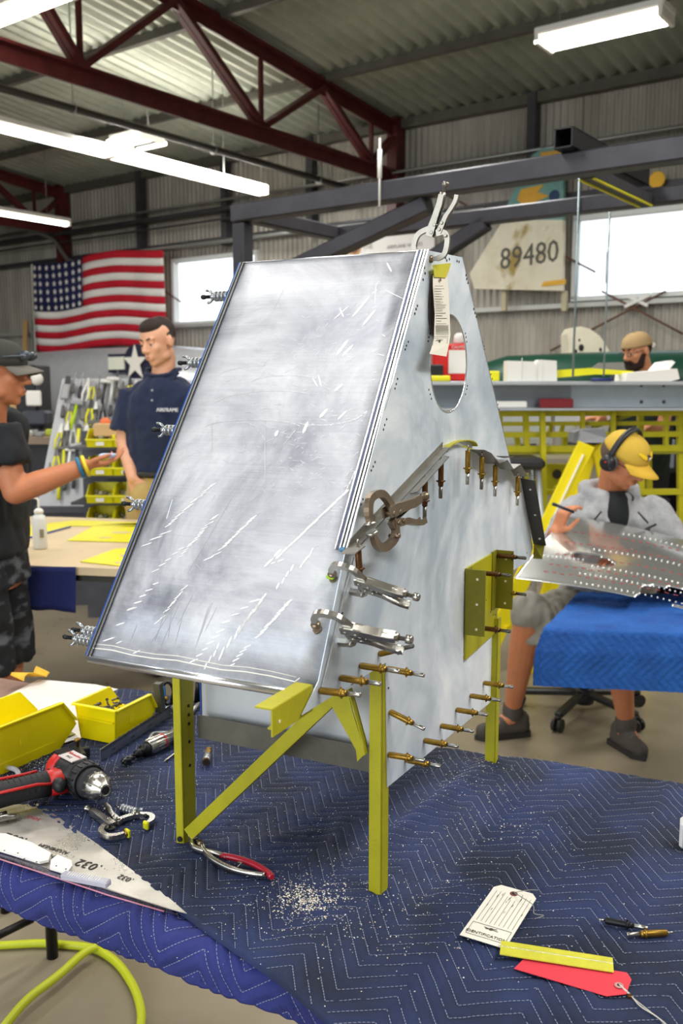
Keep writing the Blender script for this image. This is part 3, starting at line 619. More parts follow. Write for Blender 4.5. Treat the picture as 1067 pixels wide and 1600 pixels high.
# curved aluminium skin: tip left, raised towards the back
def skp(u, v):
    """u along its length (left tip to right), v from front edge to back edge"""
    A = aty(803, 903, 3.32); Bq = aty(1130, 968, 3.05); D = aty(1130, 862, 3.75); C = aty(887, 806, 3.80)
    f = A.lerp(Bq, u); b = C.lerp(D, u); p = f.lerp(b, v); p.z += .035*math.sin(math.pi*v)*(.4+.6*u)+.018*math.sin(math.pi*u); return p
SKO = skp(.4, .4); sk = thing('wing_skin', SKO, 0, 'shiny riveted aluminium skin with an oval slot, held up by the seated man', 'aircraft part')
M_skin = mat('mirror_skin', '#d5d6d3', .16, .85, rvar=.05, vscale=3)
nx, ny = 90, 44; vs = []; fs = []
for i in range(nx+1):
    for j in range(ny+1): vs.append(skp(i/nx, j/ny)-SKO)
cutc = []
for i in range(nx):
    for j in range(ny):
        c = skp((i+.5)/nx, (j+.5)/ny); d = c-CAMP; zc_ = d.y*_c-d.z*_s; sx_ = 533.5+FPX*d.x/zc_; sy_ = 800-FPX*(d.y*_s+d.z*_c)/zc_
        e = ((sx_-927)*.97+(sy_-874)*.24)/33; g = (-(sx_-927)*.24+(sy_-874)*.97)/7.5
        if e*e+g*g < 1: continue
        if 996 < sx_-(sy_-930)*-.6 < 1200 and 914 < sy_-(sx_-1010)*.10 < 941: continue
        fs.append((i*(ny+1)+j, (i+1)*(ny+1)+j, (i+1)*(ny+1)+j+1, i*(ny+1)+j+1))
mb = MB(); mb.add(vs, fs, 0, True); o = mb.build('skin', M_skin, sk); md = o.modifiers.new('s', 'SOLIDIFY'); md.thickness = .002
rv = MB()
def nrm_(u, v): a = skp(u+.01, v)-skp(u-.01, v); b = skp(u, v+.01)-skp(u, v-.01); n = a.cross(b).normalized(); return n if n.z > 0 else -n
for v, u0, u1, n in ((.14, .30, .98, 26), (.24, .34, .98, 22), (.46, .30, .98, 22), (.80, .4, .98, 18), (.04, .30, .98, 24), (.30, .02, .30, 12)):
    for k in range(n): u = u0+(u1-u0)*k/n; rv.ball(skp(u, v)-SKO+nrm_(u, v)*.001, .0038, 6, 4)
o = rv.build('rivet', mat('bright_rivet', '#eceae6', .25, .8), sk); o['kind'] = 'stuff'
rl = MB(); 
for v in (.11, .20, .34, .52, .70): 
    P = [skp(.12+.86*k/40, v+.006*math.sin(k))-SKO+nrm_(.12+.86*k/40, v)*.0012 for k in range(41)]
    for a_, b_ in list(zip(P, P[1:]))[::2]: rl.tube([a_, b_], .0012, 4)
o = rl.build('red_marking', mat('red_marker', '#b04a44', .6), sk); o['kind'] = 'stuff'
# ---- office chair (base, casters and stem visible below the quilt)
oc_c = onz(912, 1088, .08); oc = thing('office_chair', Vector((oc_c.x, oc_c.y, 0)), R(12), 'black five-star office chair under the seated man', 'chair')
M_cb = mat('chair_black', '#1e1c1b', .4)
MB().tube([(0, 0, .08), (0, 0, .40)], [.033, .026], 14).build('gas_lift', M_cb, oc); MB().lathe([(.045, .05), (.05, .07), (.045, .12), (.03, .13)], (0, 0, 0), Z, 14).build('hub', M_cb, oc)
for k in range(5):
    a = k*2*math.pi/5+.1; d = Vector((math.cos(a), math.sin(a), 0)); MB().bar(d*.03+Z*.10, d*.30+Z*.075, .04, .03, bev=.008).build('base_arm', M_cb, oc)
    cst = MB(); cst.tube([d*.30+Z*.075, d*.30+Z*.055], .012, 8); cst.build('caster_stem', M_cb, oc)
    w = Vector((-d.y, d.x, 0)); MB().tube([d*.30+Z*.031-w*.022, d*.30+Z*.031-w*.006], .030, 16).build('caster_wheel', M_cb, oc); MB().tube([d*.30+Z*.031+w*.006, d*.30+Z*.031+w*.022], .030, 16).build('caster_wheel', M_cb, oc)
MB().box((0, 0, .43), (.46, .46, .07), bev=.03).build('seat', M_cb, oc)
# ---- tool board, bins and black cabinet at the left
TB = Vector((aty(70, 800, 6.3).x, 6.3, 0)); tb = thing('tool_board', TB, 0, 'leaning grey pegboard covered with hanging hand tools behind the two men', 'tool board')
M_peg = mat('peg_grey', '#a8a9ac', .5, .2); zA = aty(60, 793, 6.3).z; zB = aty(100, 592, 6.75).z; xr = aty(262, 700, 6.5).x
P = [Vector((aty(57, 793, 6.3).x, 6.3, zA)), Vector((aty(262, 793, 6.3).x, 6.3, zA)), Vector((aty(255, 590, 6.75).x, 6.75, zB)), Vector((aty(97, 592, 6.75).x, 6.75, zB))]
bd = MB(); bd.prism([p-TB for p in P], (0, .03, .002)); bd.build('board', M_peg, tb); MB().box(((P[0].x+P[1].x)/2-TB.x, .12, zA/2), (P[1].x-P[0].x, .1, zA)).build('base', M_steel, tb); MB().bar(P[0]-TB+Vector((0, -.02, -.01)), P[1]-TB+Vector((0, -.02, -.01)), .06, .04).build('tray', M_steel, tb)
def bpnt(s, t, off=.03):
    a = P[0].lerp(P[1], s); b = P[3].lerp(P[2], s); p = a.lerp(b, t); n = (P[1]-P[0]).cross(P[3]-P[0]).normalized(); n = -n if n.y > 0 else n; return p+n*off
up_ = (P[3]-P[0]).normalized()
tcols = ['#d9d51c', '#c9c7c2', '#3a3a3c', '#2a2a2c', '#8f8f90', '#a9c81e', '#d9d51c', '#e4e2dc', '#55524e']
tm = [mat('tool'+str(i), c, .4, .3 if c in ('#c9c7c2', '#8f8f90') else 0) for i, c in enumerate(tcols)]
kinds = {}
def tool_mesh(k, m1, m2):
    key = (k, m1.name, m2.name)
    if key in kinds: return kinds[key]
    A = MB(); Hh = MB(); L = .16
    if k == 0: A.lathe([(.012, 0), (.016, .02), (.014, .09), (.008, .1)], (0, 0, -.10), (0, 0, 1), 8); Hh.tube([(0, 0, 0), (0, 0, .11)], .005, 6)      # screwdriver
    elif k == 1: A.tube([(-.01, 0, -.02), (-.022, 0, -.08), (-.014, 0, -.14)], .008, 6); A.tube([(.01, 0, -.02), (.022, 0, -.08), (.014, 0, -.14)], .008, 6); Hh.prism([(-.018, -.004, -.02), (.018, -.004, -.02), (.006, -.004, .05), (-.006, -.004, .05)], (0, .01, 0))     # pliers
    elif k == 2: A.tube([(0, 0, -.16), (0, 0, .02)], .011, 8); Hh.box((0, 0, .035), (.09, .026, .03), bev=.006)                # hammer
    elif k == 3: A.box((0, 0, -.06), (.026, .008, .16), bev=.003); Hh.lathe([(.02, -.006), (.02, .006)], (0, 0, .04), (0, 1, 0), 10)      # wrench
    else: A.box((0, 0, -.05), (.05, .02, .11), bev=.008); Hh.box((0, 0, .03), (.03, .012, .06), bev=.003)          # snips / gauge
    kinds[key] = (A.mesh('handle', m1), Hh.mesh('head', m2)); return kinds[key]
TN = ['screwdriver', 'pliers', 'hammer', 'wrench', 'gauge']
rt2 = random.Random(21)
for r in range(5):
    for c in range(15):
        s = .05+.90*(c+.5)/15+rt2.uniform(-.012, .012); t = .93-.175*r+rt2.uniform(-.02, .02)
        if s > .62 and t < .50: continue
        if r == 4 and s > .3: continue
        k = rt2.choice([0, 0, 1, 1, 3, 4, 2]); m1 = rt2.choice(tm); m2 = rt2.choice([tm[1], tm[4], tm[8], tm[3]])
        hm, dm = tool_mesh(k, m1, m2); p = bpnt(s, t); o = thing(TN[k], p, 0, TN[k]+' hanging on the grey pegboard', 'tool', TN[k]+'s hanging on the pegboard' if TN[k] != 'pliers' else 'pliers hanging on the pegboard')
        o.rotation_euler = (-math.atan2(P[3].y-P[0].y, P[3].z-P[0].z), rt2.uniform(-.12, .12), 0); sc_ = rt2.uniform(.8, 1.15); o.scale = (sc_, sc_, sc_)
        link('handle', hm, o); link('head', dm, o)
        ci = tm.index(m1); cn = ['yellow', 'silver', 'charcoal', 'black', 'grey', 'lime', 'yellow', 'white', 'brown'][ci]
        o['label'] = cn+'-handled '+{'screwdriver': 'screwdriver', 'pliers': 'pliers', 'hammer': 'small hammer', 'wrench': 'flat wrench', 'gauge': 'boxy gauge'}[TN[k]]+' in the '+['top', 'second', 'third', 'fourth', 'bottom'][r]+' row of the pegboard, '+['first', 'second', 'third', 'fourth', 'fifth', 'sixth', 'seventh', 'eighth', 'ninth', 'tenth', 'eleventh', 'twelfth', 'thirteenth', 'fourteenth', 'fifteenth'][c]+' place'
# bins on shelves at the right side of the board
bs_ = thing('bin_rack', Vector((aty(190, 800, 5.75).x, 5.75, 0)), 0, 'black rack holding four rows of yellow bins beside the pegboard', 'rack'); Q0 = bs_.location.copy()
MB().box((0, .28, .62), (.62, .02, 1.24)).build('back_panel', M_steel, bs_)
rows_y = (698, 742, 785, 822)
binm = MB(); binm.prism([(-.085, 0, 0), (-.085, .2, 0), (-.085, .2, .11), (-.085, .06, .11), (-.085, -.02, .045)], (.004, 0, 0)); binm.prism([(.081, 0, 0), (.081, .2, 0), (.081, .2, .11), (.081, .06, .11), (.081, -.02, .045)], (.004, 0, 0)); binm.box((0, .1, .003), (.17, .2, .006)); binm.prism([(-.085, 0, 0), (.085, 0, 0), (.085, -.02, .045), (-.085, -.02, .045)], (0, .005, 0)); binm.box((0, .198, .055), (.17, .004, .11)); binm.box((0, -.02, .047), (.175, .012, .008)); binm.box((0, .12, .112), (.18, .15, .006)) if False else None
M_bin2 = mat('yellow_bin_far', '#e9e011', .4); bmesh_ = binm.mesh('shell', M_bin2); lab_ = MB().box((0, -.016, .022), (.05, .004, .022)).mesh('label', M_carton); cont = MB(); 
for i in range(10): cont.ball((rt2.uniform(-.06, .06), rt2.uniform(.02, .16), .03+rt2.uniform(0, .03)), .018, 6, 4)
contm = cont.mesh('contents', mat('bin_contents', '#8e8a70', .6))
for i, y in enumerate(rows_y):
    zz = aty(150, y, 5.7).z; MB().box((0, .13, zz-.012), (.62, .3, .016)).build('shelf', M_steel, bs_)
    for j, px in enumerate((160, 200, 238)):
        o = thing('stacking_bin', Vector((aty(px, y, 5.7).x, 5.66, zz)), 0, 'yellow open-fronted bin, '+['left', 'middle', 'right'][j]+' one on the '+['top', 'second', 'third', 'lowest'][i]+' shelf of the bin rack', 'bin', 'yellow bins on the black rack'); link('shell', bmesh_, o); link('label', lab_, o); link('contents', contm, o, kind='stuff')
# box of parts on top by the elbow of the man
t = thing('cardboard_tray', Vector((aty(168, 680, 5.7).x, 5.7, aty(168, 682, 5.7).z)), 0, 'small tan cardboard tray with an orange item on top of the bin rack', 'tray'); MB().box((0, .06, .04), (.16, .16, .08), bev=.006).build('tray', mat('cardboard', '#cba676', .8), t); MB().ball((-.02, .04, .085), (.035, .03, .03), 10, 6).build('orange_item', mat('orange', '#e0703a', .5), t)
# ---- black cabinet, bench clutter
bk = thing('black_cabinet', Vector((aty(25, 800, 7.6).x, 7.6, 0)), 0, 'tall black cabinet behind the man in the cap', 'cabinet'); zc2 = aty(30, 570, 7.6).z
MB().box((0, .2, zc2/2), (.42, .4, zc2), bev=.01).build('body', mat('cabinet_black', '#141417', .5), bk); MB().box((.02, -.005, zc2*.75), (.05, .01, .28)).build('handle', mat('tan_wood', '#c9a468', .6), bk)
pb = thing('side_bench', Vector((aty(30, 800, 6.9).x, 6.9, 0)), 0, 'cluttered bench behind the man in the cap', 'bench'); zb_ = aty(40, 682, 6.9).z
MB().box((0, .2, zb_-.03), (.9, .5, .05)).build('bench_top', mat('bench_wood', '#8a7663', .6), pb)
for x in (-.42, .42): MB().box((x, .2, (zb_-.05)/2), (.05, .45, zb_-.05)).build('leg', M_cb, pb)
MB().box((0, .38, (zb_-.05)/2), (.8, .02, zb_-.06)).build('back_panel', M_cb, pb)
M_cl = [mat('clut%d' % i, c, .5) for i, c in enumerate(('#dad8d2', '#b7c43a', '#8b8a88', '#e9e7e0', '#6d6b66'))]
for i in range(8):
    px = 10+i*7.5; q = aty(px, 682, 6.85); w, h = rt2.uniform(.04, .1), rt2.uniform(.02, .07); ck = rt2.randrange(5); o = MB().box((q.x, 6.95+.12*(i % 3), zb_-.004+h/2), (w, w, h), bev=.006).build('small_carton', M_cl[ck]); tag(o, ['white', 'lime', 'grey', 'cream', 'dark grey'][ck]+' small carton on the side bench, '+['first', 'second', 'third', 'fourth', 'fifth', 'sixth', 'seventh', 'eighth'][i]+' from the left', 'carton', 'cartons on the side bench')
gd = thing('bench_grinder', Vector((aty(57, 620, 7.5).x, 7.5, 0)), 0, 'pale machine with round lamp on a stand beside the black cabinet', 'machine'); zm = aty(57, 665, 7.5).z
MB().tube([(0, 0, 0), (0, 0, zm)], .05, 10).build('stand', M_steel, gd); MB().box((0, 0, zm+.06), (.2, .18, .12), bev=.02).build('body', mat('machine_dark', '#3b3f49', .5), gd); MB().box((.01, -.1, zm+.22), (.12, .03, .12), bev=.01).build('screen_cover', M_carton, gd); MB().tube([(0, 0, zm+.1), (.02, 0, zm+.35)], .015, 8).build('arm', M_steel, gd); MB().ball((.02, -.03, zm+.37), (.05, .05, .05), 12, 8).build('lamp_head', M_carton, gd)
for px, c, nm, lab in ((40, '#b9935a', 'wooden_batten', 'tan wooden batten leaning on the wall behind the man in the cap'), (54, '#77777a', 'steel_bar', 'grey steel bar leaning on the wall behind the man in the cap')):
    a = wallp(px, 500, .2); b = Vector((a.x-.03, a.y-.35, 0)); tag(MB().bar(b, a, .07, .03).build(nm, mat('lean'+c, c, .6)), lab, 'bar')
wl_ = wallp(93, 533, .3)
# ---- left work table: tan top, yellow sheets, wash bottle, blue cloth hanging
LTZ = .85
lt0 = onz(150, 850, LTZ); lt = thing('left_table', Vector((lt0.x, lt0.y, 0)), 0, 'tan topped table with yellow cut sheets between the two standing men', 'table')
c4 = [onz(*q, LTZ) for q in ((-200, 905), (20, 878), (205, 890), (330, 905))]; back = [onz(*q, LTZ) for q in ((330, 800), (200, 790), (-200, 770))]
Pt = [onz(-260, 872, LTZ), onz(215, 890, LTZ), onz(420, 898, LTZ), onz(420, 818, LTZ), onz(100, 808, LTZ), onz(-260, 800, LTZ)]
MB().prism([p-lt.location-Z*.03 for p in Pt], (0, 0, .03)).build('table_top', mat('tan_top', '#cdb894', .6, var=.08, vscale=5), lt)
MB().prism([p-lt.location-Z*.055+Vector((0, .01, 0)) for p in Pt], (0, 0, .025)).build('edge_band', mat('dark_edge', '#24200f', .5), lt)
for q in (Pt[0], Pt[5], Pt[2]+Vector((.05, .1, 0)), Pt[3]): MB().tube([q-lt.location-Z*.06+Vector((0, .05, 0)), Vector((q.x, q.y+.05, 0))-lt.location], .022, 10).build('leg', M_cb, lt)
def flat2(name, pts, m, lab, cat, dz, th=.002):
    Pz = [onz(*p, LTZ+dz) for p in pts]; c = sum(Pz, Vector())/len(Pz); t = thing(name, c, 0, lab, cat); MB().prism([p-c for p in Pz], (0, 0, th)).build('sheet', m, t); return t
M_ysheet = mat('yellow_sheet', '#e3da25', .45, var=.05)
s1 = flat2('yellow_sheet', ((-20, 834), (60, 820), (118, 813), (250, 818), (250, 824), (110, 822), (20, 846)), M_ysheet, 'long yellow sheet with a blue edge at the back of the left table', 'metal sheet', .002)
mb = MB(); mb.tube([onz(20, 847, LTZ+.006)-s1.location, onz(110, 823, LTZ+.006)-s1.location], .004, 6); mb.build('blue_edge', mat('film_blue2', '#2344a8', .4), s1)
s2 = flat2('yellow_sheet', ((105, 845), (150, 820), (215, 818), (240, 830), (215, 848)), M_ysheet, 'yellow cut sheet with oval cutouts near the middle of the left table', 'metal sheet', .002)
s3 = flat2('yellow_sheet', ((125, 878), (180, 858), (230, 855), (240, 880), (200, 886)), M_ysheet, 'yellow cut sheet at the front edge of the left table by the panel', 'metal sheet', .002)
for s_, ccs in ((s2, ((190, 832, .05, .016), (165, 840, .03, .01))), (s3, ((205, 868, .05, .018), (190, 879, .03, .01)))):
    for px, py, a_, b_ in ccs:
        m_ = MB(); m_.prism([onz(px, py, LTZ+.0045)-s_.location+Vector((a_*math.cos(k*math.pi/10), b_*1.5*math.sin(k*math.pi/10), 0)) for k in range(20)], (0, 0, .0005)); m_.build('cutout', MATS['tan_top'], s_)
bt_ = thing('wash_bottle', onz(63, 857, LTZ+.001), 0, 'translucent wash bottle with a bent white nozzle on the left table', 'bottle')
hb = aty(63, 802, bt_.location.y).z-LTZ; MB().lathe([(.026, 0), (.030, .006), (.030, hb*.82), (.024, hb*.93), (.017, hb*.95), (.017, hb)], (0, 0, 0), Z, 18).build('body', mat('milky_bottle', '#d9dbd6', .35), bt_); MB().lathe([(.019, hb), (.019, hb+.012), (.010, hb+.02)], (0, 0, 0), Z, 16).build('cap', M_carton, bt_)
MB().tube(catmull([(0, 0, hb+.015), (.0, 0, hb+.05), (-.006, 0, hb+.062), (-.03, 0, hb+.066), (-.045, 0, hb+.062)], 5), .0045, 8).build('nozzle', M_carton, bt_); MB().box((.018, -.026, hb*.45), (.014, .010, .035)).build('label', mat('bottle_label', '#8c8468', .7), bt_)
# blue cloth hanging under the front of the left table
cy = onz(80, 890, LTZ).y; cl = MB(); rows = []
for i in range(31):
    x_ = -140+(118+140)*i/30; yb = 958+ (0 if x_ < 96 else (x_-96)*-.2)+2*math.sin(i*.9); yb = 958 if x_ > 112 else yb-12*(1-max(0, x_)/112)
    rows.append([aty(x_, 886+(yb-886)*j/8, cy+.02+.01*math.sin(i*.7+j*.2)) for j in range(9)])
cl.grid(rows, thick=(0, .004, 0)); tag(cl.build('hanging_cloth', mat('navy_cloth', '#151f55', .9, bump=.3, bscale=90)), 'navy cloth hanging below the front edge of the left table', 'cloth')
# ================================================================== PEOPLE
M_skin1 = mat('skin_tan', '#c98a66', .5, var=.07, vscale=20, sss=.08); M_skin2 = mat('skin_fair', '#d9a283', .5, var=.06, vscale=20, sss=.08); M_skin3 = mat('skin_warm', '#c07a54', .5, var=.08, vscale=20, sss=.08)
M_hair = mat('dark_brown_hair', '#2b1c15', .7, bump=.5, bscale=260); M_beard = mat('dark_beard', '#2a1610', .8, bump=.8, bscale=220, var=.2, vscale=60)
M_eyew = mat('eye_white', '#e8e4de', .3); M_iris = mat('iris', '#2c221c', .3); M_lip = mat('lips', '#a8604f', .5)
from mathutils import noise as _ns
def remesh(name, mb, m, parent, voxel=.007, smooth=6, wrinkle=0.0, wscale=(14, 14, 8), fac=.5):
    me = bpy.data.meshes.new('t'); me.from_pydata([tuple(v) for v in mb.v], [], mb.f); bm = bmesh.new(); bm.from_mesh(me); bmesh.ops.recalc_face_normals(bm, faces=bm.faces); bm.to_mesh(me); bm.free()
    o = bpy.data.objects.new('t', me); COL.objects.link(o); md = o.modifiers.new('r', 'REMESH'); md.mode = 'VOXEL'; md.voxel_size = voxel; md.adaptivity = 0
    s = o.modifiers.new('s', 'SMOOTH'); s.factor = fac; s.iterations = smooth
    dg = bpy.context.evaluated_depsgraph_get(); dg.update(); out = bpy.data.meshes.new_from_object(o.evaluated_get(dg)); bpy.data.objects.remove(o); bpy.data.meshes.remove(me)
    if wrinkle:
        n = len(out.vertices); co = np.empty(n*3, 'f'); out.vertices.foreach_get('co', co); co = co.reshape(-1, 3); nr = np.array([v.normal[:] for v in out.vertices])
        w = np.array([(abs(_ns.noise(Vector((c[0]*wscale[0], c[1]*wscale[1], c[2]*wscale[2]))))-.25)*1.6+.5*_ns.noise(Vector((c[0]*30, c[1]*30, c[2]*22))) for c in co])
        co = co+nr*(w*wrinkle)[:, None]; out.vertices.foreach_set('co', co.astype('f').ravel())
    out.materials.clear(); out.materials.append(m); out.polygons.foreach_set('use_smooth', [True]*len(out.polygons)); out.name = name
    return link(name, out, parent)
class Fig:
    def __init__(s, o): s.o = Vector(o); s.mb = MB()
    def cap(s, a, b, r0, r1=None, n=14):
        a = Vector(a)-s.o; b = Vector(b)-s.o; r1 = r0 if r1 is None else r1; s.mb.tube([a, b], [r0, r1], n); s.mb.ball(a, r0*.995, n, 8); s.mb.ball(b, r1*.995, n, 8); return s
    def flat(s, a, b, r0, r1, n=16): s.mb.tube([Vector(a)-s.o, Vector(b)-s.o], [r0, r1], n); return s
    def ell(s, c, r, rot=None): s.mb.ball(Vector(c)-s.o, r, 18, 12, 0, rot); return s
    def loft(s, secs, lat, fwd, n=20):
        """secs: (centre, half width, half depth)"""
        lat = Vector(lat).normalized(); vs = []; fs = []
        for c, a, b in secs:
            f_ = Vector(fwd).normalized()
            for k in range(n):
                t = 2*math.pi*k/n; cx = math.cos(t); sy = math.sin(t); q = (abs(cx)**.85)*(1 if cx > 0 else -1); w = (abs(sy)**.85)*(1 if sy > 0 else -1)
                vs.append(Vector(c)-s.o+lat*(a*q)+f_*(b*w))
        for i in range(len(secs)-1):
            for k in range(n): fs.append((i*n+k, i*n+(k+1) % n, (i+1)*n+(k+1) % n, (i+1)*n+k))
        fs += [tuple(range(n)), tuple((len(secs)-1)*n+k for k in range(n))]; s.mb.add(vs, fs, 0, True); return s
def headrot(yaw, pitch=0, roll=0):
    """yaw 0 looks along +Y (away); positive turns left"""
    return Matrix.Rotation(yaw, 3, 'Z') @ Matrix.Rotation(pitch, 3, 'X') @ Matrix.Rotation(roll, 3, 'Y')
def head(fig, c, rot, k=1.0):
    P = lambda x, y, z: Vector(c)+rot @ Vector((x*k, y*k, z*k)); e = lambda p, r: fig.ell(P(*p), [q*k for q in r], rot)
    e((0, -.008, .030), (.074, .096, .086)); e((0, .020, -.028), (.060, .070, .080)); e((0, .030, -.078), (.046, .046, .032)); e((0, .062, -.093), (.020, .018, .017))
    fig.cap(P(0, .086, .010), P(0, .108, -.026), .0075*k, .0115*k); e((-.011, .099, -.030), (.0085, .010, .008)); e((.011, .099, -.030), (.0085, .010, .008))
    fig.cap(P(-.036, .074, .026), P(.036, .074, .026), .013*k); 
    for s in (-1, 1): e((s*.036, .054, -.020), (.022, .027, .026)); e((s*.077, -.006, -.006), (.009, .020, .032)); e((s*.044, .014, -.066), (.018, .034, .024))
    fig.cap(P(-.017, .087, -.056), P(.017, .087, -.056), .0072*k); fig.cap(P(-.014, .085, -.067), P(.014, .085, -.067), .008*k)
    return P
def face_bits(root, P, rot, k=1.0, hairm=None, eyes=True, brow=True, lips=True, lidm=None):
    o = Vector(root.location)
    if eyes:
        [MB().ball(P(s*.030, .0745, .003)-o, .0112*k, 10, 8).build('eye', M_eyew, root) for s in (-1, 1)]
        [(MB().ball(P(s*.030, .0812, .001)-o, .0066*k, 8, 6).build('iris', M_iris, root), MB().ball(P(s*.030, .0740, .0075)-o, .0130*k, 10, 8).build('eyelid', lidm or M_skin1, root)) for s in (-1, 1)]
    if brow and hairm:
        [MB().tube([P(s*.014, .088, .024)-o, P(s*.032, .084, .030)-o, P(s*.048, .071, .024)-o], [.004*k, .0045*k, .002*k], 6).build('eyebrow', hairm, root) for s in (-1, 1)]
    if lips:
        mb = MB(); mb.tube([P(-.020, .084, -.060)-o, P(0, .0955, -.058)-o, P(.020, .084, -.060)-o], [.002*k, .0045*k, .002*k], 6); mb.build('lips', M_lip, root)
def hand(fig, wr, d, nrm, side=1, curl=(.3, .3, .35, .4), thumb=.6, k=1.0, spread=.10):
    """d: to the fingers; nrm: palm side; side +1 puts the thumb along d x nrm"""
    d = Vector(d).normalized(); nrm = Vector(nrm); nrm = (nrm-d*nrm.dot(d)).normalized(); lat = d.cross(nrm)*side; w = Vector(wr)
    lens = ((.040, .024, .019), (.044, .028, .020), (.041, .026, .019), (.032, .019, .017))
    for i in range(4):
        off = (1.5-i)*.019*k; base = w+d*.012*k+lat*off*.75; kn = w+d*(.088-.004*abs(i-1))*k+lat*off
        fig.cap(base, kn, .0135*k, .0115*k, 10); a = 0; p = kn; dd = (d+lat*(1.5-i)*spread).normalized()
        for j, L in enumerate(lens[i]):
            a += curl[i]*(1.0 if j else .7); q = p+(dd*math.cos(a)+nrm*math.sin(a))*L*k; fig.cap(p, q, (.0092-.0008*j)*k, (.0086-.0009*j)*k, 10); p = q
    b = w+d*.018*k+lat*.020*k+nrm*.006*k; q1 = b+(d*.55+lat*.75+nrm*.25).normalized()*.042*k; q2 = q1+(d*.85+lat*.45*(1-thumb)+nrm*.5*thumb).normalized()*.030*k; q3 = q2+(d*.95+lat*.1+nrm*.5*thumb).normalized()*.024*k
    fig.cap(b, q1, .014*k, .0115*k, 10); fig.cap(q1, q2, .0105*k, .0098*k, 10); fig.cap(q2, q3, .0098*k, .008*k, 10)
    fig.ell(w+d*.05*k+nrm*.004*k, (.030*k, .030*k, .013*k), Matrix((d, lat, nrm)).transposed())
def J(px, py, Y): return aty(px, py, Y)
def capmesh(root, P, rot, m, brimm, k=1.0, back=False, brimlen=.075, name='cap', panelm=None):
    o = Vector(root.location); vs = []; fs = []; n = 26; rows = 9; s_ = -1 if back else 1
    for i in range(rows+1):
        th = (math.pi/2)*i/rows; z = .028+.088*math.sin(th); r = math.cos(th)**.75 if i < rows else 0
        for j in range(n): a = 2*math.pi*j/n; vs.append(P(.0865*r*math.cos(a), (-.006+.106*r*math.sin(a)), z+(.010*math.sin(a)*s_*-1 if i == 0 else 0))-o)
    for i in range(rows):
        for j in range(n): fs.append((i*n+j, i*n+(j+1) % n, (i+1)*n+(j+1) % n, (i+1)*n+j))
    mb = MB(); mb.add(vs, fs, 0, True); mb.ball(P(0, -.006, .118)-o, (.007, .007, .005), 8, 5)
    c = mb.build(name, m, root); md = c.modifiers.new('s', 'SOLIDIFY'); md.thickness = .003
    G = []
    for i in range(9):
        u = -1+2*i/8; r0 = [P(.078*u, s_*(.094*math.sqrt(max(0, 1-(u*.80)**2))-.006), .031-.012*u*u)-o]
        for q in (.33, .66, 1): r0.append(P(.074*u*(1-.08*q), s_*(.094*math.sqrt(max(0, 1-(u*.8)**2))-.006+brimlen*q*math.sqrt(max(.0, 1-.75*u*u))), .031-.012*q-.020*u*u-.006*q*q)-o)
        G.append(r0)
    mb = MB(); mb.grid(G, thick=(rot @ Vector((0, 0, .003)))); mb.build('brim', brimm, c); return c
V = Vector
# ------------------------------------------------------------ man in navy polo
r2 = V((J(250, 700, 4.82).x, 4.82, 0)); p2 = thing('person', r2, 0, 'standing man with short dark hair in a navy polo and khaki trousers, hand in pocket', 'person')
hc = J(247, 534, 4.78); hr = headrot(R(180-33), R(-14), R(3)); f = Fig(r2); P = head(f, hc, hr, 1.04)
lat = V((math.cos(R(-14)), math.sin(R(-14)), 0)); fw = V((-lat.y*-1, 0, 0)); fwd = V((lat.y, -lat.x, 0))
nk = J(255, 579, 4.82); ch = J(254, 650, 4.82); sR = J(206, 622, 4.86); sL = J(306, 622, 4.76); wst = J(250, 725, 4.82); hip = J(254, 765, 4.82)
f.cap(P(0, -.022, -.07), nk+V((0, 0, -.03)), .056, .062); f.loft([(nk-Z*.03, .07, .06), (nk-Z*.06, .11, .08), (nk-Z*.10, .16, .095), (ch+Z*.02, .175, .11), (ch-Z*.10, .165, .11), (wst, .15, .105), (hip, .165, .115), (hip-Z*.12, .17, .12)], lat, fwd)
eR = J(193, 690, 4.82); wRr = J(207, 747, 4.70); f.cap(sR, eR, .052, .042); f.cap(eR, wRr, .041, .029); hand(f, wRr, V((.35, .05, -1)), V((.3, 1, 0)), 1, (.25, .25, .3, .3))
eL = J(335, 690, 4.78); wL = J(325, 765, 4.68); f.cap(sL, eL, .052, .042); f.cap(eL, wL, .041, .029); hand(f, wL, V((-.1, .05, -1)), V((-.3, 1, 0)), -1)
for s, x in ((-1, 228), (1, 282)):
    h_ = J(x, 785, 4.82); kn = V((h_.x, 4.82, .50)); an = V((h_.x, 4.85, .09)); f.cap(h_, kn, .088, .058); f.cap(kn, an, .058, .038); f.cap(an-Z*.03, an+V((.04, -.08, -.05)), .036, .032)
b = remesh('body', f.mb, M_skin2, p2, .0065, 5); face_bits(p2, P, hr, 1, M_hair, lidm=M_skin2)
g = Fig(r2); g.ell(P(0, -.026, .040), (.076, .090, .083), hr); g.ell(P(0, .020, .077), (.062, .070, .044), hr); g.ell(P(.068, -.014, .018), (.010, .030, .028), hr); g.ell(P(-.068, -.014, .018), (.010, .030, .028), hr); remesh('hair', g.mb, M_hair, p2, .006, 2, .002)
g = Fig(r2); g.loft([(nk-Z*.03, .088, .078), (nk-Z*.055, .125, .095), (nk-Z*.085, .165, .110), (nk-Z*.14, .200, .125), (ch+Z*.0, .205, .137), (ch-Z*.08, .200, .138), (wst+Z*.02, .185, .132), (wst-Z*.06, .185, .135)], lat, fwd)
g.flat(sR+Z*.03-lat*-.01, sR.lerp(eR, .78)+lat*-.01, .075, .078); g.ell(sR, (.070, .072, .062)); g.flat(sL+Z*.03, sL.lerp(eL, .78), .075, .078); g.ell(sL, (.075, .075, .07))
M_polo = mat('navy_polo', '#13203f', .85, bump=.25, bscale=400, sheen=.1); sh_ = remesh('polo_shirt', g.mb, M_polo, p2, .008, 6, .010, (13, 13, 5))
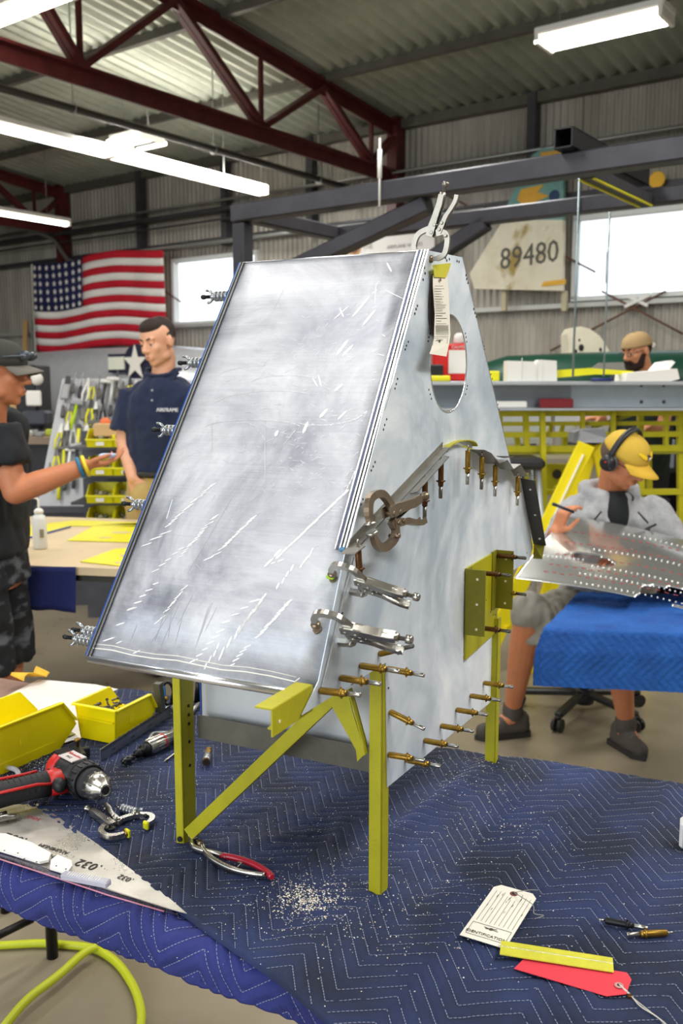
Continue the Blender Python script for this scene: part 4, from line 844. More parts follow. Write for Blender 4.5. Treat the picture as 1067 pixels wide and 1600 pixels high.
mb = MB(); o_ = r2
cn = nk-Z*.015
for s in (-1, 1): mb.prism([q-o_ for q in (cn+fwd*.082+Z*-.045, cn+lat*s*.080+fwd*.035+Z*.028, cn+lat*s*.100+fwd*.020+Z*.000, cn+lat*s*.075+fwd*.085+Z*-.055)], fwd*.006)
mb.tube([cn-o_+lat*.088*math.cos(a)+fwd*.078*math.sin(a)+Z*(.022-.035*max(0, math.sin(a))) for a in [k*math.pi/8 for k in range(16)]], .010, 8, closed=True)
mb.build('collar', M_polo, sh_)
mb = MB()
for i in range(2): mb.ball(nk-o_-Z*(.10+.05*i)+fwd*(.137+.004*i), (.006, .004, .006), 8, 5)
mb.build('button', mat('pale_button', '#9aa0ac', .4), sh_)
text('lettering', 'AIRFRAME', .026, mat('embroidery', '#d5d8e0', .7), sh_, frame(ch-o_+lat*.095+Z*.035+fwd*.148, lat, Z, fwd), extrude=.003)
g = Fig(r2); g.loft([(wst-Z*.03, .175, .125), (hip-Z*.02, .19, .135), (hip-Z*.12, .195, .14)], lat, fwd)
for x in (228, 282): h_ = J(x, 785, 4.82); g.flat(h_+Z*.03, V((h_.x, 4.82, .5)), .112, .088); g.flat(V((h_.x, 4.82, .52)), V((h_.x, 4.85, .07)), .088, .080)
g.ell(wRr+V((.04, -.0, -.10)), (.055, .04, .075)); pt = remesh('trousers', g.mb, mat('khaki', '#b39a62', .85, bump=.2, bscale=300), p2, .009, 4, .010, (10, 10, 6))
mb = MB(); mb.tube([wst-Z*.045-o_+lat*.182*math.cos(a)+fwd*.136*math.sin(a) for a in [k*math.pi/12 for k in range(24)]], .017, 8, closed=True, flat=1); mb.build('belt', mat('belt_black', '#1b1a1a', .5), pt)
mb = MB(); [mb.bar(wst-Z*.07-o_+lat*x+fwd*.150, wst-Z*.02-o_+lat*x+fwd*.150, .012, .006, up=(0, 1, 0)) for x in (-.09, .09)]; mb.build('belt_loop', MATS['khaki'], pt)
M_shoe = mat('brown_shoe', '#3a2a20', .5)
for x in (228, 282): h_ = J(x, 785, 4.82); g = Fig(r2); g.cap(V((h_.x, 4.88, .05)), V((h_.x+.05, 4.76, .045)), .048, .045); remesh('shoe', g.mb, M_shoe, p2, .008, 3)
# ------------------------------------------------------------ man in cap, left edge
r1 = V((J(-26, 800, 3.32).x, 3.32, 0)); p1 = thing('person', r1, 0, 'man in a grey cap and black tee at the left edge, reaching out one arm', 'person')
hc = J(-3, 582, 3.32); hr = headrot(R(-88), R(-4), 0); f = Fig(r1); P = head(f, hc, hr, 1.02)
fwd = V((1, -.05, 0)).normalized(); lat = V((fwd.y, -fwd.x, 0))    # his right is towards the camera
nk = J(-20, 648, 3.32); ch = J(-26, 720, 3.32); wst = J(-26, 820, 3.32); hip = J(-26, 875, 3.32); sR = nk+lat*.185-Z*.055; sL = nk-lat*.185-Z*.055
f.cap(P(0, -.02, -.07), nk-Z*.03, .056, .064); f.loft([(nk-Z*.03, .07, .06), (nk-Z*.06, .11, .08), (nk-Z*.10, .16, .095), (ch, .19, .115), (wst, .16, .11), (hip, .17, .12), (hip-Z*.10, .175, .12)], lat, fwd)
eR = J(24, 768, 3.10); wR_ = J(131, 729, 3.16); sRr = J(0, 690, 3.13); f.cap(sRr, eR, .054, .043); f.cap(eR, eR.lerp(wR_, .35), .044, .043); f.cap(eR.lerp(wR_, .35), wR_, .043, .028)
hand(f, wR_, V((.85, .45, .10)), V((.1, .25, 1)), 1, (.35, .42, .48, .52), .35, .88, .06)
eL = sL+V((-.04, .0, -.30)); wL = eL+V((.03, 0, -.26)); f.cap(sL, eL, .054, .043); f.cap(eL, wL, .043, .028); hand(f, wL, V((.1, 0, -1)), V((0, -1, 0)), -1)
for s in (-1, 1):
    h_ = hip+lat*s*.095-Z*.04; kn = V((h_.x+.03, h_.y, .50)); an = V((h_.x-.02, h_.y, .09)); f.cap(h_, kn, .09, .058); f.cap(kn, an, .060, .038); f.cap(an-Z*.03, an+V((.16, 0, -.05)), .038, .032)
remesh('body', f.mb, M_skin3, p1, .0055, 4); face_bits(p1, P, hr, 1.02, M_hair, lidm=M_skin3)
g = Fig(r1); g.ell(P(0, -.026, .030), (.078, .090, .080), hr); g.ell(P(.066, -.010, .005), (.014, .034, .030), hr); g.ell(P(-.066, -.010, .005), (.014, .034, .030), hr); remesh('hair', g.mb, M_hair, p1, .006, 2, .002)
cp1 = capmesh(p1, P, hr, mat('cap_charcoal', '#34342f', .85, bump=.3, bscale=300), mat('cap_grey', '#6a665e', .85), 1.02, brimlen=.07)
mb = MB(); mb.tube([P(.083, .04, .055)-r1, P(.05, .095, .062)-r1, P(-.05, .095, .062)-r1, P(-.083, .04, .055)-r1], .0035, 6); 
for s in (-1, 1): mb.ball(P(s*.035, .098, .064)-r1, (.026, .008, .018), 10, 6)
mb.build('sunglasses', mat('glasses_dark', '#4a5156', .15, .3), cp1)
g = Fig(r1); g.loft([(nk-Z*.03, .085, .078), (nk-Z*.055, .125, .095), (nk-Z*.09, .175, .115), (nk-Z*.14, .21, .13), (ch, .225, .15), (wst, .20, .15), (hip+Z*.03, .20, .15)], lat, fwd); g.ell(sR, (.08, .075, .08)); g.flat(sRr+Z*.05, sRr.lerp(eR, .50)+V((.0, 0, 0)), .072, .080); g.ell(sL, (.08, .08, .08)); g.flat(sL+Z*.03, sL.lerp(eL, .62), .076, .08)
remesh('tee_shirt', g.mb, mat('black_tee', '#191c20', .85, bump=.2, bscale=300), p1, .008, 5, .010, (12, 12, 6))
g = Fig(r1); g.loft([(hip+Z*.10, .185, .14), (hip-Z*.08, .20, .15)], lat, fwd)
for s in (-1, 1): h_ = hip+lat*s*.095-Z*.04; g.flat(h_+Z*.10, V((h_.x+.03, h_.y, .50)), .115, .105)
M_pl = mat('plaid_shorts', '#1c1c20', .85, bump=.2, bscale=200); nt = M_pl.node_tree; bb = nt.nodes['Principled BSDF']; tc = nt.nodes.new('ShaderNodeTexCoord'); mp = nt.nodes.new('ShaderNodeMapping'); mp.inputs['Scale'].default_value = (3, 3, 6); nz = nt.nodes.new('ShaderNodeTexNoise'); nz.inputs['Scale'].default_value = 3; nz.inputs['Detail'].default_value = 3; rp_ = nt.nodes.new('ShaderNodeValToRGB'); rp_.color_ramp.elements[0].position = .52; rp_.color_ramp.elements[1].position = .62; rp_.color_ramp.elements[0].color = lin('#17181c'); rp_.color_ramp.elements[1].color = lin('#55585e')
nt.links.new(tc.outputs['Object'], mp.inputs[0]); nt.links.new(mp.outputs[0], nz.inputs['Vector']); nt.links.new(nz.outputs[0], rp_.inputs[0]); nt.links.new(rp_.outputs[0], bb.inputs['Base Color'])
remesh('shorts', g.mb, M_pl, p1, .009, 4, .010)
for s in (-1, 1): h_ = hip+lat*s*.095; g = Fig(r1); g.cap(V((h_.x-.04, h_.y, .05)), V((h_.x+.15, h_.y, .045)), .048, .045); remesh('shoe', g.mb, M_shoe, p1, .008, 3)
dA = (wR_-eR).normalized(); wn = wR_-r1
for off, c, nm in ((-.012, '#1d6c8f', 'blue_wristband'), (.006, '#e6cf2a', 'yellow_wristband')):
    x_ = dA.orthogonal().normalized(); y_ = dA.cross(x_); MB().tube([wn+dA*off+x_*.033*math.cos(a)+y_*.033*math.sin(a) for a in [k*math.pi/10 for k in range(20)]], .0065, 8, closed=True).build(nm, mat(nm, c, .5), p1)
phn = thing('small_device', wR_+V((.075, .03, .036)), 0, 'small pale blue device held in the palm of the man in the cap', 'device'); MB().box((0, 0, 0), (.05, .05, .012), bev=.003).build('body', mat('pale_blue', '#a9c3e8', .3), phn)
# ------------------------------------------------------------ seated man in grey hoodie
r3 = V((J(945, 900, 4.05).x, 4.05, 0)); p3 = thing('person', r3, 0, 'seated man in a grey hoodie and yellow cap with ear defenders, marking the skin', 'person')
hc = J(975, 718, 3.86); hr = headrot(R(180+42), R(-30), R(4)); f = Fig(r3); P = head(f, hc, hr, 1.0)
lat = V((1, -.06, 0)).normalized(); fwd = V((lat.y, -lat.x, 0))
nk = J(955, 772, 3.98); ch = J(962, 840, 4.02); hip = V((J(945, 990, 4.22).x, 4.22, .55)); sA = J(903, 800, 4.0); sB = J(1020, 800, 3.97)
f.cap(P(0, -.02, -.06), nk, .056, .062); f.loft([(nk-Z*.0, .07, .06), (nk-Z*.04, .11, .08), (nk-Z*.09, .155, .095), (ch, .18, .11), (ch-Z*.2+V((0, .06, 0)), .17, .12), (hip, .18, .13)], lat, fwd)
eA = J(858, 868, 3.92); wA = J(868, 832, 3.66); f.cap(sA, eA, .055, .045); f.cap(eA, wA, .044, .030)
hand(f, wA, V((.25, -.1, .75)), V((.8, .3, -.2)), -1, (.55, .75, .85, .9), .8, .95, .04)
eB = J(1075, 880, 3.85); wB = J(985, 868, 3.52); f.cap(sB, eB, .055, .045); f.cap(eB, wB, .044, .030); hand(f, wB, V((-.8, -.5, -.05)), V((0, 0, -1)), 1, (.1, .1, .12, .15), .2, .95)
kA = J(826, 962, 3.72); aA = V((J(802, 1092, 3.92).x, 3.93, .13)); f.cap(hip+V((-.09, -.02, -.02)), kA, .09, .060); f.cap(kA, kA.lerp(aA, .35), .058, .060); f.cap(kA.lerp(aA, .35), aA, .060, .036)
fA = onz(775, 1152, 0); f.cap(aA-Z*.05, V((fA.x, fA.y, .05)), .040, .032)
fB = onz(992, 1180, 0); aB = V((J(985, 1120, 3.72).x, 3.78, .13)); kB = V((J(965, 985, 3.62).x, 3.66, .56)); f.cap(hip+V((.10, -.02, -.02)), kB, .09, .060); f.cap(kB, kB.lerp(aB, .35), .060, .060); f.cap(kB.lerp(aB, .35), aB, .060, .036); f.cap(aB-Z*.05, V((fB.x, fB.y+.03, .05)), .040, .032)
remesh('body', f.mb, M_skin3, p3, .0055, 4); face_bits(p3, P, hr, 1.0, M_hair, lidm=M_skin3)
g = Fig(r3); g.ell(P(0, -.030, .012), (.078, .085, .070), hr); remesh('hair', g.mb, mat('grey_brown_hair', '#5a4a3c', .8), p3, .006, 2, .002)
M_cap3 = mat('cap_mustard', '#c9a63c', .85, bump=.2, bscale=300); c3_ = capmesh(p3, P, hr, M_cap3, mat('cap_brim_mustard', '#d0a835', .85), 1.03, brimlen=.082)
def dome(x, z, o=.002): r = math.cos(math.asin(min(.99, (z-.028)/.088)))**.75; return P(x, -.006+o+.106*r*math.sqrt(max(.05, 1-(x/(.0865*r))**2)), z)-r3
mb = MB()
for s in (-1, 1):
    A_ = [dome(s*x, z, .001) for x, z in ((.010, .060), (.028, .064), (.046, .076), (.040, .082), (.024, .078), (.010, .074))]; mb.prism(A_, hr @ V((s*.0015, .004, .0015)))
mb.build('wing_emblem', mat('emblem_yellow', '#f0cc1e', .6), c3_)
mb = MB(); mb.lathe([(.012, 0), (.012, .009)], dome(0, .067, -.004), hr @ V((0, 1, .45)), 14); mb.build('badge', mat('badge_dark', '#3a2530', .6), c3_)
mb = MB(); mb.prism([dome(0, .0675, .006)+hr @ V((.009*math.sin(i*math.pi/5)*(1 if i % 2 == 0 else .4), 0, .009*math.cos(i*math.pi/5)*(1 if i % 2 == 0 else .4))) for i in range(10)], hr @ V((0, .003, 0))); mb.build('badge_star', M_carton, c3_)
# ear defenders worn over the cap
ed = thing('ear_defenders', hc, 0, 'black and grey ear defenders worn over the yellow cap', 'headphones'); o_ = Vector(ed.location)
mb = MB(); mb.tube([P(.098*math.cos(a), -.012-.01*math.sin(a), .0+.134*math.sin(a))-o_ for a in [k*math.pi/14 for k in range(15)]], .008, 8, flat=1.8, up=tuple(hr @ V((0, 1, 0)))); mb.build('headband', mat('band_black', '#1c1c1f', .4), ed)
for s in (-1, 1):
    ax = hr @ V((s, 0, 0)); MB().lathe([(.030, 0), (.036, .006), (.036, .014), (.030, .018)], P(s*.078, -.006, -.008)-o_, ax, 16).build('cushion', mat('cushion_grey', '#55555a', .5), ed); c_ = MB().lathe([(.034, .016), (.036, .024), (.030, .040), (.014, .046)], P(s*.078, -.006, -.008)-o_, ax, 16).build('cup', MATS['band_black'], ed)
    MB().ball(P(s*.125, -.006, .000)-o_, (.004, .004, .004), 8, 5).build('red_dot', mat('red_dot', '#d02020', .4), c_)
gl = thing('spectacles', P(0, .10, .005), 0, 'thin dark spectacles on the seated man', 'spectacles'); o_ = Vector(gl.location); mb = MB()
for s in (-1, 1): mb.tube([P(s*.032+.022*math.cos(a), .101, .002+.014*math.sin(a))-o_ for a in [k*math.pi/6 for k in range(12)]], .0018, 5, closed=True); mb.tube([P(s*.054, .099, .006)-o_, P(s*.078, .02, .006)-o_], .0018, 5)
mb.tube([P(-.010, .102, .006)-o_, P(.010, .102, .006)-o_], .0018, 5); mb.build('rims', mat('chair_black', '#1e1c1b', .4), gl)
g = Fig(r3); g.loft([(nk-Z*.02, .105, .098), (nk-Z*.05, .14, .11), (nk-Z*.09, .185, .125), (ch+Z*.03, .225, .145), (ch-Z*.05, .23, .155), (ch-Z*.2+V((0, .06, 0)), .215, .16), (hip, .215, .165), (hip-Z*.06, .21, .165)], lat, fwd); g.ell(sA, (.078, .08, .075)); g.ell(sB, (.078, .08, .075)); g.flat(sA, eA, .078, .066); g.ell(eA, (.067,)*3); g.flat(eA, wA.lerp(eA, .12), .064, .044); g.flat(sB, eB, .080, .066); g.ell(eB, (.067,)*3); g.flat(eB, wB.lerp(eB, .12), .064, .044)
g.mb.tube([nk-r3+V((math.cos(a)*.098, math.sin(a)*.082+.015, .012+.018*math.sin(a))) for a in [R(-62+k*304/16) for k in range(17)]], [.020]+[.036]*15+[.020], 12)
for s in (-1, 1): g.cap(nk+fwd*.085+lat*s*.05+Z*.0, nk+fwd*.13+lat*s*.03-Z*.13, .022, .014)
M_hood = mat('grey_marl', '#a6a7aa', .9, var=.12, vscale=60, bump=.2, bscale=300); hd_ = remesh('hoodie', g.mb, M_hood, p3, .008, 10, .014, (8, 8, 6))
g = Fig(r3); vt = [nk+fwd*.09+Z*.005, ]; g.ell(nk+fwd*.095-Z*.085, (.058, .060, .11)); g.ell(nk+fwd*.055-Z*.012, (.085, .065, .040)); remesh('black_undershirt', g.mb, MATS['black_tee'], p3, .008, 3)
mb = MB(); o_ = r3
for s, q in ((-1, -.12), (1, .10)):
    mb.tube([nk-o_+fwd*.160+lat*s*.075-Z*.055, nk-o_+fwd*.175+lat*s*.115-Z*.10], .004, 5); mb.tube([nk-o_+fwd*.165+lat*s*.03-Z*.16, nk-o_+fwd*.178+lat*s*.095-Z*.13, nk-o_+fwd*.168+lat*s*.15-Z*.105], .005, 5)
mb.tube([nk-o_+fwd*.178+lat*.12-Z*.12, nk-o_+fwd*.182+lat*.12-Z*.22], .005, 5); mb.tube([nk-o_+fwd*.150+lat*-.16-Z*.11, nk-o_+fwd*.16+lat*-.16-Z*.17], .005, 5); mb.build('piping', mat('piping_black', '#18181a', .6), hd_)
mb = MB(); c_ = nk-o_+fwd*.188+lat*.085-Z*.165; sw = [(-.020, .004), (-.022, -.004), (-.012, -.008), (.022, .008), (-.010, -.003), (-.016, .000)]; mb.prism([c_+lat*x+Z*z for x, z in sw], fwd*.003); mb.build('chest_logo', MATS.get('piping_black') or mat('piping_black', '#18181a', .6), hd_)
g = Fig(r3); g.loft([(hip+Z*.04, .19, .15), (hip-Z*.09, .20, .15)], lat, fwd); g.flat(hip+V((-.09, .0, -.02)), kA+V((.005, -.02, -.03)), .115, .092); g.flat(hip+V((.10, .0, -.02)), kB+V((0, -.02, -.02)), .115, .092); g.ell(kA+V((.01, .02, .01)), (.088,)*3)
remesh('shorts', g.mb, mat('grey_olive_shorts', '#8b887d', .9, var=.06, vscale=30), p3, .008, 4, .012)
M_sh3 = mat('grey_trainer', '#4a443d', .7, var=.12, vscale=60)
for a, t_ in ((aA, V((fA.x-.06, fA.y-.02, .035))), (aB, V((fB.x+.01, fB.y-.03, .035)))):
    g = Fig(r3); d_ = (t_-V((a.x, a.y, .035))).normalized(); h_ = V((a.x, a.y, .045))-d_*.04; g.cap(h_, t_, .043, .036); g.cap(h_+Z*.03, h_.lerp(t_, .5)+Z*.02, .040, .036); g.cap(a-Z*.03, a+Z*.005-V((0, 0, .01)), .046, .046); s__ = remesh('trainer', g.mb, M_sh3, p3, .006, 3, .002)
    g = Fig(r3); g.cap(h_-Z*.028, t_-Z*.020, .046, .040); 
    mb = MB(); sd_ = V((-d_.y, d_.x, 0)); out = [h_-r3-d_*.048, h_-r3-d_*.03+sd_*.042, t_-r3+sd_*.040, t_-r3+d_*.042, t_-r3-sd_*.040, h_-r3-d_*.03-sd_*.042]; mb.prism([V((q.x, q.y, .002)) for q in out], (0, 0, .022)); mb.build('sole', mat('sole_dark', '#2f2b28', .6), s__)
    mb = MB(); [mb.tube([h_.lerp(t_, q)-r3+sd_*.022+Z*(.040-.008*q), h_.lerp(t_, q)-r3+Z*(.052-.01*q), h_.lerp(t_, q)-r3-sd_*.022+Z*(.040-.008*q)], .003, 5) for q in (.45, .57, .69)]; mb.build('laces', mat('lace_grey', '#6c675e', .8), s__)
pen = thing('marker_pen', wA+V((.01, -.05, .10)), 0, 'dark marker pen held in the hand of the seated man', 'pen'); MB().tube([(-.030, -.02, .02), (.045, -.01, -.010)], .006, 8).build('barrel', mat('pen_dark', '#1b2733', .4), pen); MB().tube([(-.042, -.022, .025), (-.028, -.02, .019)], .007, 8).build('cap', MATS['pen_dark'], pen)
# ------------------------------------------------------------ bearded man behind the spar
r4 = V((J(1005, 600, 6.0).x, 6.0, 0)); p4 = thing('person', r4, 0, 'bearded man in a backwards tan cap working behind the silver spar', 'person')
hc = J(995, 548, 5.95); hr = headrot(R(90+28), R(-16), 0); f = Fig(r4); P = head(f, hc, hr, 1.0)
lat = V((math.cos(R(25)), math.sin(R(25)), 0)); fwd = V((-.75, -.65, 0)).normalized(); lat = V((-fwd.y, fwd.x, 0))
nk = J(1006, 585, 6.0); ch = nk-Z*.25; hip = nk-Z*.60; sA = nk+lat*.18-Z*.06; sB = nk-lat*.18-Z*.06
f.cap(P(0, -.02, -.06), nk, .056, .062); f.loft([(nk, .07, .06), (nk-Z*.06, .16, .09), (ch, .18, .11), (hip, .16, .11), (hip-Z*.12, .17, .12)], lat, fwd)
tgt = J(925, 652, 5.72); near_s = sA if (sA-tgt).length < (sB-tgt).length else sB; far_s = sB if near_s is sA else sA
eA = near_s.lerp(tgt, .5)-Z*.14; wA4 = tgt+V((.06, .02, 0)); f.cap(near_s, eA, .052, .043); f.cap(eA, wA4, .043, .028); hand(f, wA4, V((-1, -.1, -.1)), V((0, 0, -1)), 1, (.3, .3, .35, .4))
eB = far_s+V((-.05, -.05, -.28)); wB4 = eB+V((-.15, -.18, .02)); f.cap(far_s, eB, .052, .043); f.cap(eB, wB4, .043, .028); hand(f, wB4, V((-.6, -.6, -.1)), V((0, 0, -1)), -1)
for s in (-1, 1): h_ = hip+lat*s*.09-Z*.05; kn = V((h_.x, h_.y, .5)); an = V((h_.x, h_.y, .09)); f.cap(h_, kn, .09, .058); f.cap(kn, an, .058, .038); f.cap(an-Z*.03, an+fwd*.15-Z*.05, .038, .032)
remesh('body', f.mb, M_skin1, p4, .0065, 4); face_bits(p4, P, hr, 1.0, M_hair, lips=False)
g = Fig(r4); g.ell(P(0, .058, -.088), (.046, .044, .048), hr); g.ell(P(0, .072, -.125), (.034, .032, .040), hr); g.cap(P(-.026, .088, -.050), P(.026, .088, -.050), .010); g.cap(P(-.064, .02, -.03), P(-.05, .045, -.085), .018, .024); g.cap(P(.064, .02, -.03), P(.05, .045, -.085), .018, .024); remesh('beard', g.mb, M_beard, p4, .006, 2, .004)
g = Fig(r4); g.ell(P(0, -.026, .020), (.078, .085, .075), hr); remesh('hair', g.mb, M_hair, p4, .006, 2, .002)
capmesh(p4, P, hr, mat('cap_tan', '#a88c62', .85), mat('cap_white', '#d9d4cb', .85), 1.03, back=True, brimlen=.055)
mb = MB(); 
for s in (-1, 1): mb.tube([P(s*.032+.021*math.cos(a), .101, .002+.014*math.sin(a))-r4 for a in [k*math.pi/6 for k in range(12)]], .002, 5, closed=True); mb.tube([P(s*.054, .099, .006)-r4, P(s*.078, .0, .006)-r4], .002, 5)
mb.build('spectacle_rims', mat('rim_dark', '#2c2a2a', .4), p4)
g = Fig(r4); g.loft([(nk-Z*.01, .082, .074), (nk-Z*.06, .19, .11), (ch, .21, .14), (hip, .19, .14), (hip-Z*.05, .19, .14)], lat, fwd); g.ell(sA, (.078,)*3); g.ell(sB, (.078,)*3); g.flat(near_s, near_s.lerp(eA, .6), .074, .078); g.flat(far_s, far_s.lerp(eB, .6), .074, .078); remesh('tee_shirt', g.mb, mat('dark_green_tee', '#1d2826', .85), p4, .009, 4, .008)
g = Fig(r4); g.loft([(hip, .175, .13), (hip-Z*.12, .19, .14)], lat, fwd)
for s in (-1, 1): h_ = hip+lat*s*.09-Z*.05; g.flat(h_, V((h_.x, h_.y, .08)), .10, .075)
remesh('trousers', g.mb, mat('dark_trousers', '#23252c', .85), p4, .010, 3, .006)
for s in (-1, 1): h_ = hip+lat*s*.09; g = Fig(r4); g.cap(V((h_.x, h_.y, .05)), V((h_.x, h_.y, .045))+fwd*.15, .048, .045); remesh('shoe', g.mb, M_shoe, p4, .008, 3)
# ================================================================== TAIL SECTION ON ITS YELLOW STAND (local: x right, y back, z up from the table top)
TZ = 0.80
RF = onz(597, 1405, TZ)
ex = Vector((.897, -.443, 0)).normalized(); ey = Vector((.443, .897, 0)).normalized()
RIGRZ = math.atan2(ex.y, ex.x)
def metal_sheet(name, c1, c2, rough, metal, cloud=5, brush=(2, 300, 2), bs=.12, ov=.15):
    m = bpy.data.materials.new(name); m.use_nodes = True; nt = m.node_tree; b = nt.nodes['Principled BSDF']; L = nt.links.new
    tc = nt.nodes.new('ShaderNodeTexCoord')
    n1 = nt.nodes.new('ShaderNodeTexNoise'); n1.inputs['Scale'].default_value = cloud; n1.inputs['Detail'].default_value = 8; n1.inputs['Roughness'].default_value = .68; n1.inputs['Distortion'].default_value = .6
    L(tc.outputs['Object'], n1.inputs['Vector'])
    r = nt.nodes.new('ShaderNodeValToRGB'); r.color_ramp.elements[0].position = .36; r.color_ramp.elements[1].position = .66
    r.color_ramp.elements[0].color = lin(c1); r.color_ramp.elements[1].color = lin(c2); L(n1.outputs[0], r.inputs[0])
    mp = nt.nodes.new('ShaderNodeMapping'); mp.inputs['Scale'].default_value = brush; L(tc.outputs['Object'], mp.inputs['Vector'])
    n2 = nt.nodes.new('ShaderNodeTexNoise'); n2.inputs['Scale'].default_value = 3; n2.inputs['Detail'].default_value = 5; L(mp.outputs[0], n2.inputs['Vector'])
    mx = nt.nodes.new('ShaderNodeMix'); mx.data_type = 'RGBA'; mx.blend_type = 'OVERLAY'; mx.inputs[0].default_value = ov
    L(r.outputs[0], mx.inputs[6]); L(n2.outputs[0], mx.inputs[7]); L(mx.outputs[2], b.inputs['Base Color'])
    mr = nt.nodes.new('ShaderNodeMapRange'); mr.inputs[1].default_value = .35; mr.inputs[2].default_value = .68; mr.inputs[3].default_value = rough-.1; mr.inputs[4].default_value = rough+.16
    L(n1.outputs[0], mr.inputs[0]); L(mr.outputs[0], b.inputs['Roughness'])
    m2 = nt.nodes.new('ShaderNodeMapRange'); m2.inputs[1].default_value = .4; m2.inputs[2].default_value = .68; m2.inputs[3].default_value = metal; m2.inputs[4].default_value = metal-.35
    L(n1.outputs[0], m2.inputs[0]); L(m2.outputs[0], b.inputs['Metallic'])
    bp = nt.nodes.new('ShaderNodeBump'); bp.inputs['Strength'].default_value = bs; bp.inputs['Distance'].default_value = .002
    L(n2.outputs[0], bp.inputs['Height']); L(bp.outputs[0], b.inputs['Normal'])
    MATS[name] = m; return m
M_panel = metal_sheet('brushed_aluminium', '#8f919c', '#dadce0', .50, .60, 4.5, (2, 40, 220), .06, .16)
M_rib = metal_sheet('satin_aluminium', '#c3d3e4', '#f3f8fc', .48, .42, 3.2, (1, 30, 4), .05, .10)
M_edge = mat('polished_edge', '#e4e5e8', .22, .9)
M_dark = mat('dark_gap', '#15161a', .6)
M_film = mat('blue_film_edge', '#1c4fa8', .35)
M_zinc = mat('zinc_chromate', '#aca60f', .5, var=.1, vscale=20, bump=.08, bscale=160)
M_zincd = mat('green_primer', '#7f7a12', .55, var=.12, vscale=25)
M_zgray = mat('grey_steel_plate', '#5d5a50', .5, .35, var=.25, vscale=14)
M_brass = mat('brass', '#96752f', .34, .85, var=.25, vscale=90)
M_brown = mat('brown_plated', '#5e3f22', .38, .7, var=.25, vscale=60)
M_chrome = mat('nickel', '#b3afa7', .25, .95, var=.12, vscale=40)
M_nick2 = mat('worn_nickel', '#8d7c68', .34, .85, var=.2, vscale=50)
M_zincsil = mat('zinc_silver', '#a9adb0', .3, .85, var=.2, vscale=120)
M_black = mat('black_steel', '#1b1c1f', .4, .4)
M_plateW = mat('white_backed_sheet', '#c6c9cc', .45, .3, var=.05)
rig = thing('tail_section', RF, RIGRZ, 'tall bare aluminium tail section clamped together on yellow-green legs on the blue quilt', 'aircraft part')
RI = inv_of(rig)
def rp(px, py, axis, v):
    n = {'x': ex, 'y': ey, 'z': Z}[axis]; return RI @ hit(px, py, RF+n*v, n)
PA = Vector((0, -.195, .368)); PT = Vector((0, .501, .8655)); PN = Vector((0, -.8655, .501))
def pp(px, py, lift=.0):
    n = ex*PN.x+ey*PN.y+Z*PN.z; p0 = RF+ex*PA.x+ey*PA.y+Z*PA.z+n*lift
    return RI @ hit(px, py, p0, n)
from mathutils.geometry import tessellate_polygon
def sheet(mb, outer, holes, fr, th, mi=0):
    """flat sheet: 2-D outlines mapped through matrix fr, thickness th along its z"""
    loops = [outer]+holes; flat = [p for l in loops for p in l]
    tri = tessellate_polygon([[Vector((x, y, 0)) for x, y in l] for l in loops])
    K = len(flat); vs = [fr @ Vector((x, y, 0)) for x, y in flat]+[fr @ Vector((x, y, th)) for x, y in flat]
    fs = [tuple(t) for t in tri]+[tuple(i+K for i in t)[::-1] for t in tri]; o = 0
    for l in loops:
        n = len(l)
        for i in range(n): fs.append((o+i, o+(i+1) % n, o+(i+1) % n+K, o+i+K))
        o += n
    return mb.add(vs, fs, mi)
RIBF = frame((0, 0, 0), Vector((0, 1, 0)), Vector((0, 0, 1)), Vector((1, 0, 0)))   # 2-D (y,z) on the rib
W = .357
# ---- front panel
Wt = .304
def pl(x, t, n=0.0): return Vector((x, 0, 0))+PA+PT*t+PN*n
TL = .649
mb = MB()
mb.grid([[pl(-W+(W-Wt)*t-.0+( (W-(W-Wt)*t))*s, t*TL, 0) for s in [i/8 for i in range(9)]] for t in [j/8 for j in range(9)]], thick=PN*-.0013)
panel = mb.build('front_panel', M_panel, rig)
# upper part of the right edge sits 18 mm in; folded strips run beside it
mb = MB(); q0 = pl(-.021, .186, .0012); q1 = pl(-.004, TL, .0012)
def strip(mb, a, b, w, off, mi=0, th=.0012):
    a = a+Vector((off, 0, 0)); b = b+Vector((off, 0, 0)); w = Vector((w, 0, 0))
    mb.prism([a, a+w, b+w, b], PN*th, mi)
for off, w, mi in ((-.004, .002, 0), (-.002, .0045, 1), (.0025, .002, 0), (.0055, .0007, 2), (.0072, .0025, 0), (.0105, .0005, 2), (.012, .002, 0)): strip(mb, q0, q1, w, off, mi)
mb.build('folded_edge', [M_edge, mat('slate_strip', '#4a5064', .4, .6), M_dark], panel)
mb = MB(); a = pl(-W, 0, .001); b = pl(-Wt, TL, .001)
for off, w, mi in ((-.006, .002, 3), (-.004, .002, 0), (-.002, .003, 2), (.001, .0018, 0), (.0045, .0008, 2)): strip(mb, a, b, w, off, mi)
mb.prism([a+Vector((-.006, 0, 0)), b+Vector((-.006, 0, 0)), b+Vector((-.006, 0, 0))-PN*.014, a+Vector((-.006, 0, 0))-PN*.014], (.001, 0, 0), 3)
mb.build('film_edge', [M_edge, M_edge, M_dark, M_film], panel)
mb = MB(); mb.tube([pl(-W, -.003, -.003), pl(-.02, -.003, -.003)], .0062, 12); mb.build('rolled_edge', M_edge, panel)
mb = MB(); e0 = [pl(-W*(1-i/10)-.0*i, .012+.0015*math.sin(i*1.9), .0008) for i in range(11)]
mb.tube(e0[:-1]+[pl(-.03, .016, .0008)], .0009, 5); mb.tube([p+PT*.006 for p in e0[:-1]], .0006, 4); mb.build('sealant_ridge', mat('pale_sealant', '#eceae2', .6), panel)
mb = MB(); mb.tube([pl(-Wt-.002, TL, 0), pl(0, TL, 0)], .0015, 8); mb.build('top_hem', M_edge, panel)
